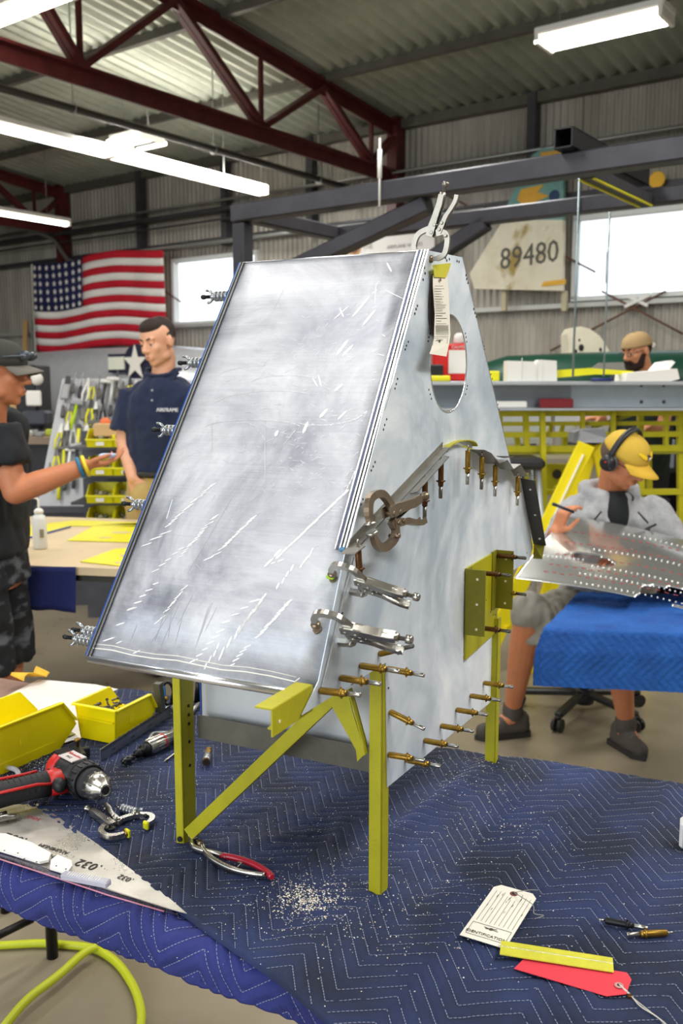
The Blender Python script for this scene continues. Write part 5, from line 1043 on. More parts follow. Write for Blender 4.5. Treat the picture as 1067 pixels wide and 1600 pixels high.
# lower right flange beyond the fold, its bright edge
mb = MB(); strip(mb, pl(.0015, 0), pl(.0035, .178), .0015, 0); mb.build('corner_edge', M_edge, panel)
mb = MB(); mb.box(pl(-.013, .187, .001), (.010, .008, .006), bev=.002); mb.build('blue_tape', mat('blue_tape', '#4a7fa0', .5), panel)
mb = MB(); mb.box(pl(-.024, -.001, .002), (.010, .008, .008), bev=.002); mb.build('blue_tape', MATS['blue_tape'], panel)
# ---- scratch marks (wear standing proud of the sheet)
M_scr = mat('bright_scratch', '#f4f4f2', .45, .3)
M_scr2 = mat('faint_scratch', '#cfd0d4', .4, .6)
mb = MB(); rs = random.Random(3)
def stroke(x0, y0, x1, y1, w=1.4, mi=0, lift=.0003):
    a = pp(x0, y0, .0004); b = pp(x1, y1, .0004); d = b-a
    if d.length < 1e-5: return
    s = d.cross(PN).normalized()*(w/1100/2)
    m = (a+b)/2; mb.add([a, a.lerp(b, .25)+s, b.lerp(a, .2)+s, b, b.lerp(a, .25)-s, a.lerp(b, .2)-s], [(0, 1, 2, 3, 4, 5)], mi)
def train(p0, p1, n, dx, dy, w=1.8, jit=1.0, mi=0):
    for i in range(n):
        t = i/max(1, n-1); x = p0[0]+(p1[0]-p0[0])*t+rs.uniform(-jit, jit); y = p0[1]+(p1[1]-p0[1])*t+rs.uniform(-jit, jit)
        k = rs.uniform(.8, 1.2); stroke(x-dx*k/2, y+dy*k/2, x+dx*k/2, y-dy*k/2, w*rs.uniform(.8, 1.2), mi)
train((333, 757), (262, 820), 15, 11, 6); train((258, 833), (230, 850), 3, 20, 7); train((337, 806), (283, 868), 14, 11, 6); train((283, 856), (243, 892), 5, 13, 6)
train((397, 808), (345, 858), 13, 12, 7); train((338, 866), (325, 872), 2, 16, 7); train((290, 916), (262, 953), 9, 8, 6); train((260, 955), (246, 972), 3, 12, 9)
train((243, 912), (205, 951), 5, 13, 4, 2.2); train((206, 951), (170, 998), 3, 18, 6, 2.4); train((185, 1003), (214, 1018), 2, 12, 5)
train((398, 938), (352, 972), 4, 18, 5, 2.4); train((345, 985), (303, 1032), 6, 14, 6, 2.2); train((413, 932), (373, 985), 14, 8, 12, 3.2); train((370, 988), (346, 1020), 3, 9, 22, 3); train((341, 1010), (322, 1040), 4, 5, 13, 2.6)
train((452, 939), (403, 995), 14, 12, 7, 2.4); train((386, 1010), (363, 1038), 5, 12, 6, 2); train((457, 888), (434, 916), 4, 5, 11, 2.8); train((488, 860), (470, 884), 5, 5, 8, 2.4)
train((539, 770), (436, 868), 12, 13, 12, 3.4, .4); train((564, 718), (540, 768), 8, 3, 8, 1.6, .3); train((434, 864), (420, 880), 2, 16, 16, 4); train((426, 880), (438, 876), 2, 10, 4, 2)
for a in ((578, 462, 550, 496, 4), (587, 483, 566, 509, 4.5), (544, 530, 525, 556, 5), (552, 538, 534, 557, 4), (536, 599, 522, 612, 4), (512, 638, 499, 653, 5), (481, 658, 473, 678, 5), (542, 641, 527, 656, 3), (434, 672, 430, 682, 5), (612, 425, 604, 410, 2.5), (530, 480, 537, 496, 2.5), (545, 478, 520, 500, 2), (497, 585, 502, 604, 2.5), (488, 590, 496, 604, 2)): stroke(*a)
for a in ((367, 769, 289, 902), (330, 655, 332, 708), (414, 640, 414, 770), (455, 430, 415, 505), (588, 440, 585, 480), (600, 452, 632, 468), (345, 790, 372, 825), (372, 825, 395, 842), (276, 938, 232, 1010), (268, 950, 262, 1000), (283, 934, 250, 1012), (291, 940, 272, 1010), (303, 925, 275, 980), (330, 938, 306, 1010), (333, 938, 310, 1000), (326, 945, 304, 1015), (340, 945, 318, 990), (214, 975, 202, 1005), (262, 942, 240, 1005), (306, 880, 316, 893), (346, 767, 340, 757), (464, 668, 440, 700)): stroke(*a, 1.0, 1)
for cx, cy, rx, ry, a0, a1 in ((395, 668, 75, 12, 180, 350), (450, 600, 60, 14, 190, 330), (430, 640, 100, 30, 200, 300), (380, 720, 40, 60, 250, 330), (500, 640, 70, 24, 20, 120), (430, 590, 90, 20, 190, 260)):
    q = [(cx+rx*math.cos(R(a0+(a1-a0)*i/12)), cy+ry*math.sin(R(a0+(a1-a0)*i/12))) for i in range(13)]
    for u, v in zip(q, q[1:]): stroke(*u, *v, 1.1, 1)
for _ in range(420):
    x = rs.gauss(480, 90); y = rs.gauss(650, 130); k = rs.uniform(3, 14); an = rs.choice([rs.uniform(.3, 1.1), rs.uniform(-.6, .3)])
    xr = 660-(y-392)*.277-16; xl = 375-(y-423)*.39+14
    if xl < x < xr and 440 < y < 1010: stroke(x, y, x+k*math.cos(an), y-k*math.sin(an), rs.uniform(.6, 1.1), 1)
o = mb.build('scratch_marks', [M_scr, M_scr2], panel); o['kind'] = 'stuff'
# ---- side web: lower and upper sheets in the plane x = 0
lower = [(-.237, .356), (.0075, .352), (.0165, .164), (.55, .132), (.541, .31), (.60, .362), (.645, .368), (.775, .366), (.80, .39), (.694, .553), (.535, .595), (.399, .621), (.345, .632), (.30, .641), (.26, .645), (.222, .641), (-.121, .533), (-.195, .385)]
hole = [(.249+.084*math.cos(i*math.pi/20), .771+.077*math.sin(i*math.pi/20)*(1.0 if i < 20 else .98)) for i in range(40)]
upper = [(-.115, .533), (.222, .643), (.262, .647), (.30, .645), (.345, .636), (.399, .625), (.535, .599), (.622, .572), (.303, .941), (.134, .932)]
sheet(mb := MB(), lower, [], RIBF @ Matrix.Translation((0, 0, -.0012)), .0012); lw = mb.build('lower_web', M_rib, rig)
sheet(mb := MB(), upper, [hole], RIBF @ Matrix.Translation((0, 0, -.0008)), .0012); uw = mb.build('upper_web', M_rib, rig)
mb = MB(); mb.tube([(.0004, y, z) for y, z in hole], .0011, 6, closed=True); mb.build('hole_rim', M_edge, uw)
mb = MB(); mb.bar((0.0, .303, .941), (0, .622, .572), .002, .002); mb.build('rear_hem', M_edge, uw)
# far side web (mostly hidden) and cap strip on top
mir = Matrix.Translation((-.349, 0, 0))
low2 = [(-.19, .372), (-.04, .36), (.0, .30), (.5, .30), (.60, .362), (.694, .553), (.535, .595), (.222, .641), (-.09, .55)]
sheet(mb := MB(), low2, [], RIBF @ Matrix.Translation((0, 0, -.345)), .0012); mb.build('far_web', M_rib, rig)
up2 = [(-.09, .55), (.222, .641), (.535, .595), (.303, .941), (.134, .928)]
hole2 = [(.26+.08*math.cos(i*math.pi/12), .76+.07*math.sin(i*math.pi/12)) for i in range(24)]
sheet(mb := MB(), up2, [hole2], frame((-.345, 0, 0), Vector((0, 1, 0)), Vector((.049/.39*1.0, 0, 1)), Vector((1, 0, 0))) @ Matrix.Identity(4) if False else RIBF @ Matrix.Translation((0, 0, -.30)), .0012); mb.build('far_web', M_rib, rig)
# diagonal angle whose ledge stands out from the side web
def ledge(mb, path, w, th=.0016, mi=0, w0=0.0):
    P = [[Vector((w0, y, z)) for y, z in path], [Vector((w0+w, y, z)) for y, z in path]]
    mb.grid(P, mi, False, thick=(0, 0, -th))
mb = MB(); ledge(mb, [(-.121, .534), (.05, .588), (.222, .642)], .013)
mb.prism([(.0005, -.121, .534), (.0005, .222, .642), (.0005, .222, .650), (.0005, -.11, .546)], (.001, 0, 0)); mb.build('diagonal_angle', M_edge if False else mat('dull_aluminium', '#85827a', .42, .75, var=.15, vscale=25), rig)
mb = MB()
mb.prism([(.016, -.03, .5620), (.016, .03, .581), (.036, .028, .579), (.030, -.028, .5610)], (0, 0, -.0014))
mb.prism([(.016, .05, .5880), (.016, .19, .632), (.026, .185, .631), (.024, .06, .5900)], (0, 0, -.0014)); mb.build('joggle_tab', MATS['dull_aluminium'], rig)
mb = MB(); mb.prism([(.0, -.135, .532), (.018, -.130, .533), (.022, -.110, .539), (.0, -.105, .540)], (0, 0, -.0016)); mb.build('rounded_end', MATS['dull_aluminium'], rig)
mb = MB(); arc = [(.222+.075*(1-math.cos(R(a)))/1.0, .636+.013*math.sin(R(a))) for a in range(0, 181, 15)]
ledge(mb, arc, .010); mb.build('yellow_rim', M_zinc, rig)
mb = MB(); ledge(mb, [(.36, .630), (.399, .622), (.45, .6), (.50, .603), (.54, .583), (.59, .588), (.64, .561), (.694, .556)], .026, .0014); mb.build('rear_ledge', MATS['dull_aluminium'], rig)
mb = MB(); mb.prism([(.026, .43, .615), (.026, .475, .609), (.046, .47, .612)], (0, 0, -.0014)); mb.build('ledge_tab', MATS['dull_aluminium'], rig)
M_fl = mat('dark_grey_flange', '#504d4b', .42, .5, var=.12, vscale=20)  # dark grey metal of the rear flange, tone varied by noise
fo = thing('tmp', (0, 0, 0)); bpy.data.objects.remove(fo)
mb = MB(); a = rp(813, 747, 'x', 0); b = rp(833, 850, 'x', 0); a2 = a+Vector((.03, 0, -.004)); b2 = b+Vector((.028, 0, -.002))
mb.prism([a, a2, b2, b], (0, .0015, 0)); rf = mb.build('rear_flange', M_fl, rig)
mb = MB()
for t in (.15, .53, .9): mb.ball(a.lerp(b, t)+Vector((.017, -.001, 0)), (.0035, .001, .0035), 8, 5)
mb.build('rivet', M_edge, rf)
mb = MB(); mb.prism([b+Vector((.001, 0, 0)), b+Vector((.025, 0, 0)), b+Vector((.025, -.02, -.028)), b+Vector((.001, 0, -.032))], (0, .0015, 0)); mb.build('green_tab', M_zincd, rig)
# drilled holes: small dark pits along the sheet edges
mb = MB()
def pit(y, z, r=.0019): mb.lathe([(r, 0), (r, .0007)], (0.0003, y, z), (1, 0, 0), 7)
for px, py in ((663, 418), (664, 427), (661, 437), (652, 478), (650, 483), (648, 490), (638, 534), (635, 540), (633, 546), (621, 592), (619, 600), (617, 607), (604, 655), (601, 664), (599, 671), (586, 722), (583, 729), (580, 735), (567, 780), (564, 788), (696, 403), (698, 407), (702, 405), (714, 408), (717, 409), (728, 430), (729, 436), (731, 442), (740, 483), (742, 489), (744, 495), (727, 521), (728, 527), (729, 534), (672, 521), (670, 527), (669, 533), (670, 609), (672, 616), (674, 623), (730, 603), (729, 608), (727, 616), (754, 535), (756, 541), (757, 546), (767, 585), (769, 592), (778, 632), (780, 640), (607, 1075), (535, 958), (823, 864)):
    p = rp(px, py, 'x', .0006)
    pit(p.y, p.z, .0016 if py > 500 else .0021)
o = mb.build('drilled_holes', M_dark, rig); o['kind'] = 'stuff'
# ---- legs, cross plate, brace, brackets
def leg_l(x0, y0, zt, w=.020, d=.022, zb=.002, side=1):
    mb = MB(); mb.box((x0+w/2, y0+.001, (zb+zt)/2), (w, .002, zt-zb)); mb.box((x0+w-.001 if side else x0+.001, y0+d/2, (zb+zt)/2), (.002, d, zt-zb)); return mb
leg_l(-.0215, .0, .354, .020, .024).build('leg', M_zinc, rig)
lg = leg_l(-.364, .0, .46, .015, .034).build('leg', M_zinc, rig)
mb = MB()
for z in (.215, .17, .20, .23, .13): mb.lathe([(.0028, 0), (.0028, .001)], (-.3488, .02, z), (1, 0, 0), 8)
mb.lathe([(.0045, 0), (.0045, .003)], (-.356, -.0005, .012), (0, -1, 0), 8); mb.build('bolt', M_dark, lg)
mb = MB(); q = rp(765, 1200, 'z', .002)
leg_l(q.x-.010, q.y, .30, .020, .02).build('leg', M_zinc, rig)
leg_l(-.36, .52, .30, .020, .02).build('leg', M_zinc, rig)
z1 = rp(300, 1115, 'y', .036).z; z2 = rp(300, 1150, 'y', .036).z
mb = MB(); mb.box((-.18, .036, (z1+z2)/2), (.322, .003, z1-z2)); mb.build('cross_plate', M_zgray, rig)
mb = MB(); mb.box((-.18, .058, .345), (.34, .0012, .29)); bpn = mb.build('front_web', M_plateW, rig)
mb = MB(); mb.box((-.3505, .057, .345), (.002, .003, .29)); mb.build('blue_edge', M_film, bpn)
mb = MB(); a = rp(294, 1303, 'y', -.006); b = rp(530, 1078, 'y', -.006)
mb.bar(a, b, .003, .019, up=(b-a).cross(Vector((0, 1, 0)))); mb.bar(a+Vector((.006, .008, -.008)), b+Vector((.006, .008, -.008)), .018, .002, up=(b-a).cross(Vector((0, 1, 0)))); br = mb.build('diagonal_brace', M_zinc, rig)
g = [rp(*q, 'y', -.010) for q in ((513, 1094), (520, 1080), (543, 1078), (550, 1110), (566, 1162), (568, 1180), (558, 1190), (556, 1172))]
MB().prism(g, (0, .002, 0)).build('gusset', M_zinc, rig)
MB().prism([g[2], g[4], g[5], g[5]+Vector((0, .012, 0)), g[4]+Vector((0, .012, 0)), g[2]+Vector((0, .012, 0))], (.0015, 0, 0)).build('gusset_lip', M_zinc, rig)
mb = MB(); y0, y1 = -.300, -.205
mb.box((-.004, (y0+y1)/2, .3665), (.002, y1-y0, .032)); mb.box((-.015, (y0+y1)/2, .382), (.022, y1-y0, .002)); mb.box((-.0125, (y0+y1)/2+.01, .351), (.018, y1-y0-.02, .002)); 
ch = mb.build('channel_bracket', M_zinc, rig)
MB().lathe([(.0022, 0), (.0022, .0006)], (-.003, -.285, .364), (1, 0, 0), 8).build('bolt_hole', mat('pale_hole', '#e9e7c8', .6), ch)
MB().box((-.0125, -.22, .30), (.002, .003, .0)) if False else None
# yellow fitting on the web: base plate and two angles
mb = MB(); P = [rp(*q, 'x', .001) for q in ((727, 888), (775, 860), (775, 985), (725, 1031))]
mb.prism(P, (.003, 0, 0)); bpz = mb.build('fitting_plate', M_zinc, rig)
mb = MB(); a = rp(729, 889, 'x', .004); b = rp(729, 990, 'x', .004)
mb.box((.004+.017, a.y, (a.z+b.z)/2), (.034, .003, a.z-b.z)); mb.box((.0045, a.y+.012, (a.z+b.z)/2), (.003, .026, a.z-b.z)); an1 = mb.build('fitting_angle', M_zincd, rig)
mb2 = MB(); a2 = rp(775, 859, 'x', .004); b2 = rp(775, 948, 'x', .004)
mb2.box((.004+.017, a2.y, (a2.z+b2.z)/2), (.034, .003, a2.z-b2.z)); mb2.box((.0045, a2.y-.012, (a2.z+b2.z)/2), (.003, .026, a2.z-b2.z)); an2 = mb2.build('fitting_angle', M_zincd, rig)
for aa, bb, an in ((a, b, an1), (a2, b2, an2)):
    mb = MB()
    for t in (.14, .52, .9): mb.lathe([(.0024, 0), (.0024, .0006)], (.024, aa.y-.0016, aa.z+(bb.z-aa.z)*t), (0, -1, 0), 8)
    mb.build('rivet_hole', mat('pale_hole', '#e9e7c8', .6), an)
mb = MB()
for i in range(12):
    y = .37+rs.random()*.15; z = .29+rs.random()*.12; mb.lathe([(.0013, 0), (.0013, .0006)], (.004, y, z), (1, 0, 0), 6)
o = mb.build('drilled_holes', M_dark, bpz); o['kind'] = 'stuff'
# ================================================================== CLECOS
def make_cleco(mb_body=M_brass, tip=M_chrome, L=.056):
    A = MB(); A.lathe([(.0036, 0), (.0043, .001), (.0043, .033), (.0040, .037)], (0, 0, 0), (1, 0, 0), 12)
    for k in range(6):
        an = k*math.pi/3; A.bar((.003, .0039*math.cos(an), .0039*math.sin(an)), (.030, .0039*math.cos(an), .0039*math.sin(an)), .0010, .0010)
    C = MB(); C.lathe([(.0044, .028), (.0055, .0285), (.0055, .0310), (.0044, .0315)], (0, 0, 0), (1, 0, 0), 12); C.bar((.029, 0, .005), (.029, 0, .0072), .002, .002); C.bar((.029, 0, -.005), (.029, 0, -.0072), .002, .002)
    T = MB(); T.lathe([(.0031, .036), (.0031, L-.001), (.0026, L)], (0, 0, 0), (1, 0, 0), 10)
    Nn = MB(); Nn.lathe([(.0010, -.009), (.0016, -.006), (.0012, 0)], (0, 0, 0), (1, 0, 0), 6)
    return [('body', A.mesh('body', mb_body)), ('collar', C.mesh('collar', mb_body)), ('plunger', T.mesh('plunger', tip)), ('needle', Nn.mesh('needle', M_chrome))]
CL = {'brass': make_cleco(), 'brown': make_cleco(M_brown, mat('dark_nickel', '#77736c', .35, .9)), 'black': make_cleco(M_black, M_chrome), 'dull': make_cleco(mat('dull_brass', '#8d7026', .4, .8, var=.3, vscale=80), MATS['dark_nickel'] if 'dark_nickel' in MATS else M_chrome)}
def place(name, parts, origin, xdir, up, label, cat, group=None):
    x = Vector(xdir).normalized(); up = Vector(up); y = up.cross(x).normalized(); z = x.cross(y)
    m = frame(origin, x, y, z)
    t = thing(name, m.translation, 0, label, cat, group); t.rotation_euler = m.to_euler()
    for n_, me in parts:
        link(n_, me, t)
    return t
RW = Matrix.Translation(RF) @ Matrix.Rotation(RIGRZ, 4, 'Z')      # rig -> world
def cleco(px, py, kind, lab, tip=None, plane=('x', 0.001), direction=None, L=None):
    o = RW @ rp(px, py, *plane)
    d = direction if direction is not None else Vector((1, 0, 0))
    d = RW.to_3x3() @ Vector(d)
    return place('cleco_pin', CL[kind], o, d, Z, lab, 'fastener', 'cleco pins holding the tail section together')
row = 'brass cleco in the slanting bottom row, '
cleco(563, 1040, 'brass', 'brass cleco pin just left of the top of the near right leg')
cleco(605, 1045, 'brass', 'brass cleco pin just right of the top of the near right leg', direction=(1, .0, -.03))
cleco(532, 1059, 'brass', 'brass cleco pin second up from the panel\'s bottom right corner')
cleco(500, 1079, 'brass', 'brass cleco pin nearest the panel\'s bottom right corner', direction=(1, -.05, .07))
cleco(593, 1022, 'dull', 'brass cleco pin tilted upwards under the lower locking clamp', direction=(1, -.1, .38))
cleco(609, 1112, 'brass', 'brass cleco pin sloping down beside the near right leg', direction=(1, 0, -.32))
cleco(607, 1179, 'brass', 'brass cleco pin lowest on the side sheet, beside the yellow leg', direction=(1, 0, .03))
cleco(634, 1187, 'brass', row+'first from the near leg')
cleco(663, 1157, 'brass', row+'second from the near leg')
cleco(689, 1134, 'brass', row+'third from the near leg')
cleco(713, 1109, 'brass', row+'fourth from the near leg')
cleco(735, 1087, 'brass', row+'fifth from the near leg')
cleco(756, 1067, 'brass', row+'last, above the rear leg')
cleco(551, 1066, 'black', 'small dark cleco pin behind the near right leg, tip pointing left', plane=('x', -.04), direction=(-1, 0, 0))
dn = (0.0, 0, -1)
for px, py, kind, lab in ((731, 704, 'brass', 'first of the four hanging'), (753, 714, 'dull', 'second of the four hanging'), (774, 727, 'brass', 'third of the four hanging'), (809, 745, 'brass', 'last of the four hanging, beside the dark flange')):
    cleco(px, py, kind, 'cleco hanging under the rear ledge, '+lab.replace(' hanging', ''), plane=('x', .016), direction=dn)
cleco(559, 853, 'brown', 'brown cleco pin hanging below the low end of the diagonal angle', plane=('x', .012), direction=(.06, .02, -1))
cleco(689, 722, 'brown', 'brown cleco pin hanging behind the tips of the middle clamp', plane=('x', .012), direction=(0.0, .0, -1))
cleco(664, 752, 'brown', 'brown cleco pin mostly hidden behind the middle clamp handles', plane=('x', .010), direction=(0, 0, -1))
for (px, py, lab) in ((750, 895, 'upper pin behind the near angle of the yellow fitting'), (750, 981, 'lower pin behind the near angle of the yellow fitting')):
    cleco(px, py, 'brown', 'brown cleco '+lab, plane=('x', .006), direction=(1, .0, 0))
cleco(777, 868, 'brown', 'brown cleco upper pin crossing the rear angle of the yellow fitting', plane=('x', .007), direction=(1, -.05, 0))
cleco(777, 924, 'dull', 'brass cleco lower pin crossing the rear angle of the yellow fitting', plane=('x', .007), direction=(1, -.05, 0))
# wing-nut style clecos along the left edge
def make_wing():
    A = MB(); pr = [(.0050, 0)]
    for k in range(5):
        x = .004+k*.007; pr += [(.0052, x), (.0082, x+.001), (.0082, x+.004), (.0052, x+.005)]
    A.lathe(pr, (0, 0, 0), (1, 0, 0), 12)
    Bm = MB(); Bm.lathe([(.0045, .037), (.0045, .043), (.003, .046)], (0, 0, 0), (1, 0, 0), 8); Bm.tube([(.040, 0, .003), (.047, 0, .009), (.054, 0, .010)], .0022, 6); Bm.tube([(.040, 0, -.003), (.046, .002, -.009), (.050, .003, -.010)], .0022, 6)
    T = MB(); T.lathe([(.0028, .044), (.0028, .056), (.0038, .057), (.0038, .062), (.002, .064)], (0, 0, 0), (1, 0, 0), 8)
    return [('barrel', A.mesh('barrel', M_zincsil)), ('wing_nut', Bm.mesh('wing_nut', M_zincsil)), ('tip', T.mesh('tip', M_black))]
WG = make_wing()
for px, py, lab, dz in ((358, 455, 'topmost', .0), (322, 560, 'second from the top', .0), (281, 667, 'third from the top', .0), (234, 785, 'fourth from the top', .0), (155, 987, 'upper of the two at the bottom corner', .0), (142, 1000, 'lowest of all, at the corner', .02)):
    p = RW @ (pp(px, py)-PN*.012+Vector((.004, 0, 0)))
    place('wing_nut_cleco', WG, p, RW.to_3x3() @ Vector((-1, 0, dz)), Z, 'silver wing-nut cleco on the panel left edge, '+lab, 'fastener', 'wing-nut clecos down the left edge')
# ================================================================== LOCKING C-CLAMPS
def plate2(mb, pts, ws, z0, z1, mi=0):
    """flat bar following a 2-D polyline (mm), width per point"""
    P = [Vector((x, y)) for x, y in pts]; Lf = []; Rt = []
    for i, p in enumerate(P):
        t = (P[min(i+1, len(P)-1)]-P[max(i-1, 0)]).normalized(); n = Vector((-t.y, t.x)); w = ws[i]/2
        Lf.append(p+n*w); Rt.append(p-n*w)
    k = len(P); vs = []
    for z in (z0, z1):
        vs += [(p.x*.001, p.y*.001, z*.001) for p in Lf]+[(p.x*.001, p.y*.001, z*.001) for p in Rt]
    fs = []
    for i in range(k-1):
        fs += [(i, i+1, k+i+1, k+i), (2*k+i, 3*k+i, 3*k+i+1, 2*k+i+1), (i, 2*k+i, 2*k+i+1, i+1), (k+i, k+i+1, 3*k+i+1, 3*k+i)]
    fs += [(0, k, 3*k, 2*k), (k-1, 3*k-1, 4*k-1, 2*k-1)]
    mb.add(vs, fs, mi)
def make_clamp(m1, m2, pad, open_=0.0, tape=None, tape2=False):
    """jaws at the origin opening towards -y, handles towards +y, flat in xy; mm"""
    ps = []
    cr = lambda l, n=3: [(v.x, v.y) for v in catmull([(a, b, 0) for a, b in l], n)]
    l = cr([(-3, 36), (-14, 33), (-25, 25), (-29, 12), (-27, 1), (-17, -6), (-8, -8)]); A = MB(); plate2(A, l, [9]*3+[8]*(len(l)-6)+[7, 6, 6], -3, 3); ps.append(('fixed_jaw', A.mesh('fixed_jaw', m1)))
    o = open_
    l = cr([(5, 30), (16, 33+0), (24+o*.6, 27), (26+o, 12), (24+o, 0), (15+o, -7), (6+o, -9)]); A = MB(); plate2(A, l, [10]*3+[8]*(len(l)-6)+[7, 6, 6], -3, 3); ps.append(('moving_jaw', A.mesh('moving_jaw', m1)))
    A = MB(); l = cr([(-5, 24), (-3, 40), (0, 58), (3, 74), (4, 88)]); plate2(A, l, [11, 12, 12, 12, 11, 10, 10, 9, 9, 9, 8, 8, 8][:len(l)], -5.5, -3.5); plate2(A, l, [11, 12, 12, 12, 11, 10, 10, 9, 9, 9, 8, 8, 8][:len(l)], 3.5, 5.5)
    plate2(A, [(x-4, y) for x, y in l[2:]], [2.5]*len(l[2:]), -5, 5); A.lathe([(.0045, 0), (.0048, .02), (.0048, .030)], (.001, .062, 0), (.1, 1, 0), 10); ps.append(('handle', A.mesh('handle', m2)))
    A = MB(); l = cr([(9, 31), (13, 44), (16, 56), (22, 68), (27, 80), (28, 90)]); plate2(A, l, [9, 9, 8, 8, 7, 7, 7, 6, 6, 6, 6, 6, 6, 6, 6, 7][:len(l)], -4.5, -3); plate2(A, l, [9, 9, 8, 8, 7, 7, 7, 6, 6, 6, 6, 6, 6, 6, 6, 7][:len(l)], 3, 4.5); plate2(A, [(x+2.5, y) for x, y in l[4:]], [2]*len(l[4:]), -4, 4); ps.append(('lever', A.mesh('lever', m2)))
    A = MB(); A.lathe([(.0026, 0), (.0026, .012), (.0052, .0125), (.0052, .018), (.0038, .020)], (.0045, .088, 0), (.08, 1, 0), 12); ps.append(('adjusting_screw', A.mesh('adjusting_screw', m2)))
    A = MB()
    for x, y in ((-2, 30), (1, 42), (10, 36), (12, 46), (22+o*.6, 28)): A.lathe([(.0022, -.0065), (.0028, -.006), (.0028, .006), (.0022, .0065)], (x*.001, y*.001, 0), (0, 0, 1), 8)
    ps.append(('rivet', A.mesh('rivet', m1)))
    A = MB(); A.lathe([(.0025, 0), (.0060, .002), (.0060, .005)], (-.009, -.008, 0), (1, -.15, 0), 10); A.lathe([(.0025, 0), (.0060, .002), (.0060, .005)], (.007+o*.001, -.009, 0), (-1, -.15, 0), 10); ps.append(('swivel_pad', A.mesh('swivel_pad', pad)))
    if tape:
        A = MB(); A.box((-.004, -.010, 0), (.006, .011, .013), bev=.002)
        ps.append(('tape', A.mesh('tape', tape)))
        if tape2: ps.append(('tape', MB().box((.003+o*.001, -.011, 0), (.006, .011, .013), bev=.002).mesh('tape', tape)))
    return ps
M_tape = mat('yellow_tape', '#dedb1c', .6); M_tapeg = mat('lime_tape', '#a5d21a', .6)
def clamp(parts, origin, up, right, scale, lab):
    """origin/dirs in world space; up = towards the handles, right = model x"""
    y = Vector(up).normalized(); x = Vector(right); x = (x-y*x.dot(y)).normalized(); z = x.cross(y)
    m = frame(origin, x, y, z)
    t = thing('locking_clamp', m.translation, 0, lab, 'clamp', 'steel locking C-clamps'); t.rotation_euler = m.to_euler(); t.scale = (scale,)*3
    for n_, me in parts: link(n_, me, t)
    return t
rw3 = RW.to_3x3()
M_nick3 = mat('satin_nickel', '#8f8a80', .38, .85, var=.15, vscale=40); c_top = make_clamp(M_nick3, M_nick3, M_nick2)
p = RW @ rp(672, 399, 'x', 0)
clamp(c_top, p+Z*.004, Vector((0.0, 0, 1))+ex*.18, ex, .93, 'bright locking clamp standing upright on the top corner of the tail section')
c_mid = make_clamp(M_nick2, M_nick2, M_chrome, 0)
p = RW @ rp(587, 822, 'x', .022)
q = RW @ rp(697, 742, 'x', .045)
clamp(c_mid, p, q-p, Vector((.0, -.25, -1.0)), 1.28, 'brown-tinted locking clamp gripping the diagonal angle on the side sheet')
c_low = make_clamp(M_chrome, M_chrome, M_nick2, 0, M_tapeg)
p = RW @ (pp(532, 905)+PN*.004); q = RW @ (rp(655, 930, 'x', .10))
clamp(c_low, p, (ex*1+Z*-.10), (Z*-.55+ey*.5+ex*0), 1.0, 'silver locking clamp with lime tape, upper one on the panel edge')
c_low2 = make_clamp(M_chrome, M_chrome, M_nick2, 0)
p = RW @ (pp(508, 983)+PN*.004)
clamp(c_low2, p, (ex*1+Z*.03), (Z*-.6+ey*.5), 1.08, 'silver locking clamp without tape, lower one on the panel edge')
# ================================================================== TAG TAPED TO THE SIDE SHEET
M_paper = mat('manila_paper', '#e6e1d3', .8); M_paperd = mat('brown_card', '#5d4644', .8); M_ink = mat('print_ink', '#4a4844', .9); M_tape2 = mat('ochre_tape', '#c8c230', .6)
tg = thing('hanging_tag', RW @ Vector((.004, .15, .86)), RIGRZ, 'long manila identification tag taped over the oval hole of the tail section', 'tag')
TI = inv_of(tg)
def tl(px, py, x=.006): return TI @ (RW @ rp(px, py, 'x', x))
def tagsheet(cols, name, m, x0=.006, th=.0006):
    P = [[tl(px0, py, x0+dx), tl(px1, py1, x0+dx)] for (px0, py, px1, py1, dx) in cols]
    return MB().grid(P, 0, False, thick=(th, 0, 0)).build(name, m, tg)
tagsheet([(675, 428, 682, 432, 0), (671, 470, 680, 470, 0), (671, 500, 681, 500, 0), (675, 525, 680, 525, 0)], 'card', M_paperd, .003)
tagsheet([(676, 430, 698, 428, 0), (676, 450, 700, 450, .002), (679, 490, 702, 490, .006), (678, 525, 703, 523, .009), (675, 540, 701, 537, .012), (671, 553, 697, 557, .016)], 'paper', M_paper, .006)
tagsheet([(676, 414, 704, 411, 0), (677, 424, 700, 424, 0), (678, 433, 696, 434, 0)], 'tape', M_tape2, .0078, .0008)
mb = MB()
for i in range(16):
    py = 447+i*4.2; x0 = 679.5+(i*.15 if py < 500 else 1.5); mb.bar(tl(x0, py, .0125+.0001*i), tl(x0+rs.uniform(8, 18), py, .0125+.0001*i), .0003, .0006)
for i in range(8):
    mb.bar(tl(681, 508+i*2.1, .0155), tl(701, 508+i*2.1, .0155), .0003, .0005)
for a, b in (((678, 526), (700, 525)), ((678, 526), (674, 551)), ((674, 551), (697, 551)), ((697, 551), (700, 525))): mb.bar(tl(*a, .0185), tl(*b, .0185), .0003, .0006)
mb.lathe([(.0022, 0), (.0022, .0004)], tl(687, 533, .0185), (1, 0, 0), 8); mb.bar(tl(682, 531, .0185), tl(692, 531, .0185), .0003, .0008); mb.build('printing', M_ink, tg)
text('lettering', 'IDENTIFICATION', .0042, M_ink, tg, frame(tl(686, 548, .0195), Vector((0, 1, 0)), Vector((0, 0, 1)), Vector((1, 0, 0))))
MB().lathe([(.0028, 0), (.0028, .0006)], tl(688, 437, .0095), (1, 0, 0), 10).build('eyelet', mat('brown_eyelet', '#74403c', .7), tg)
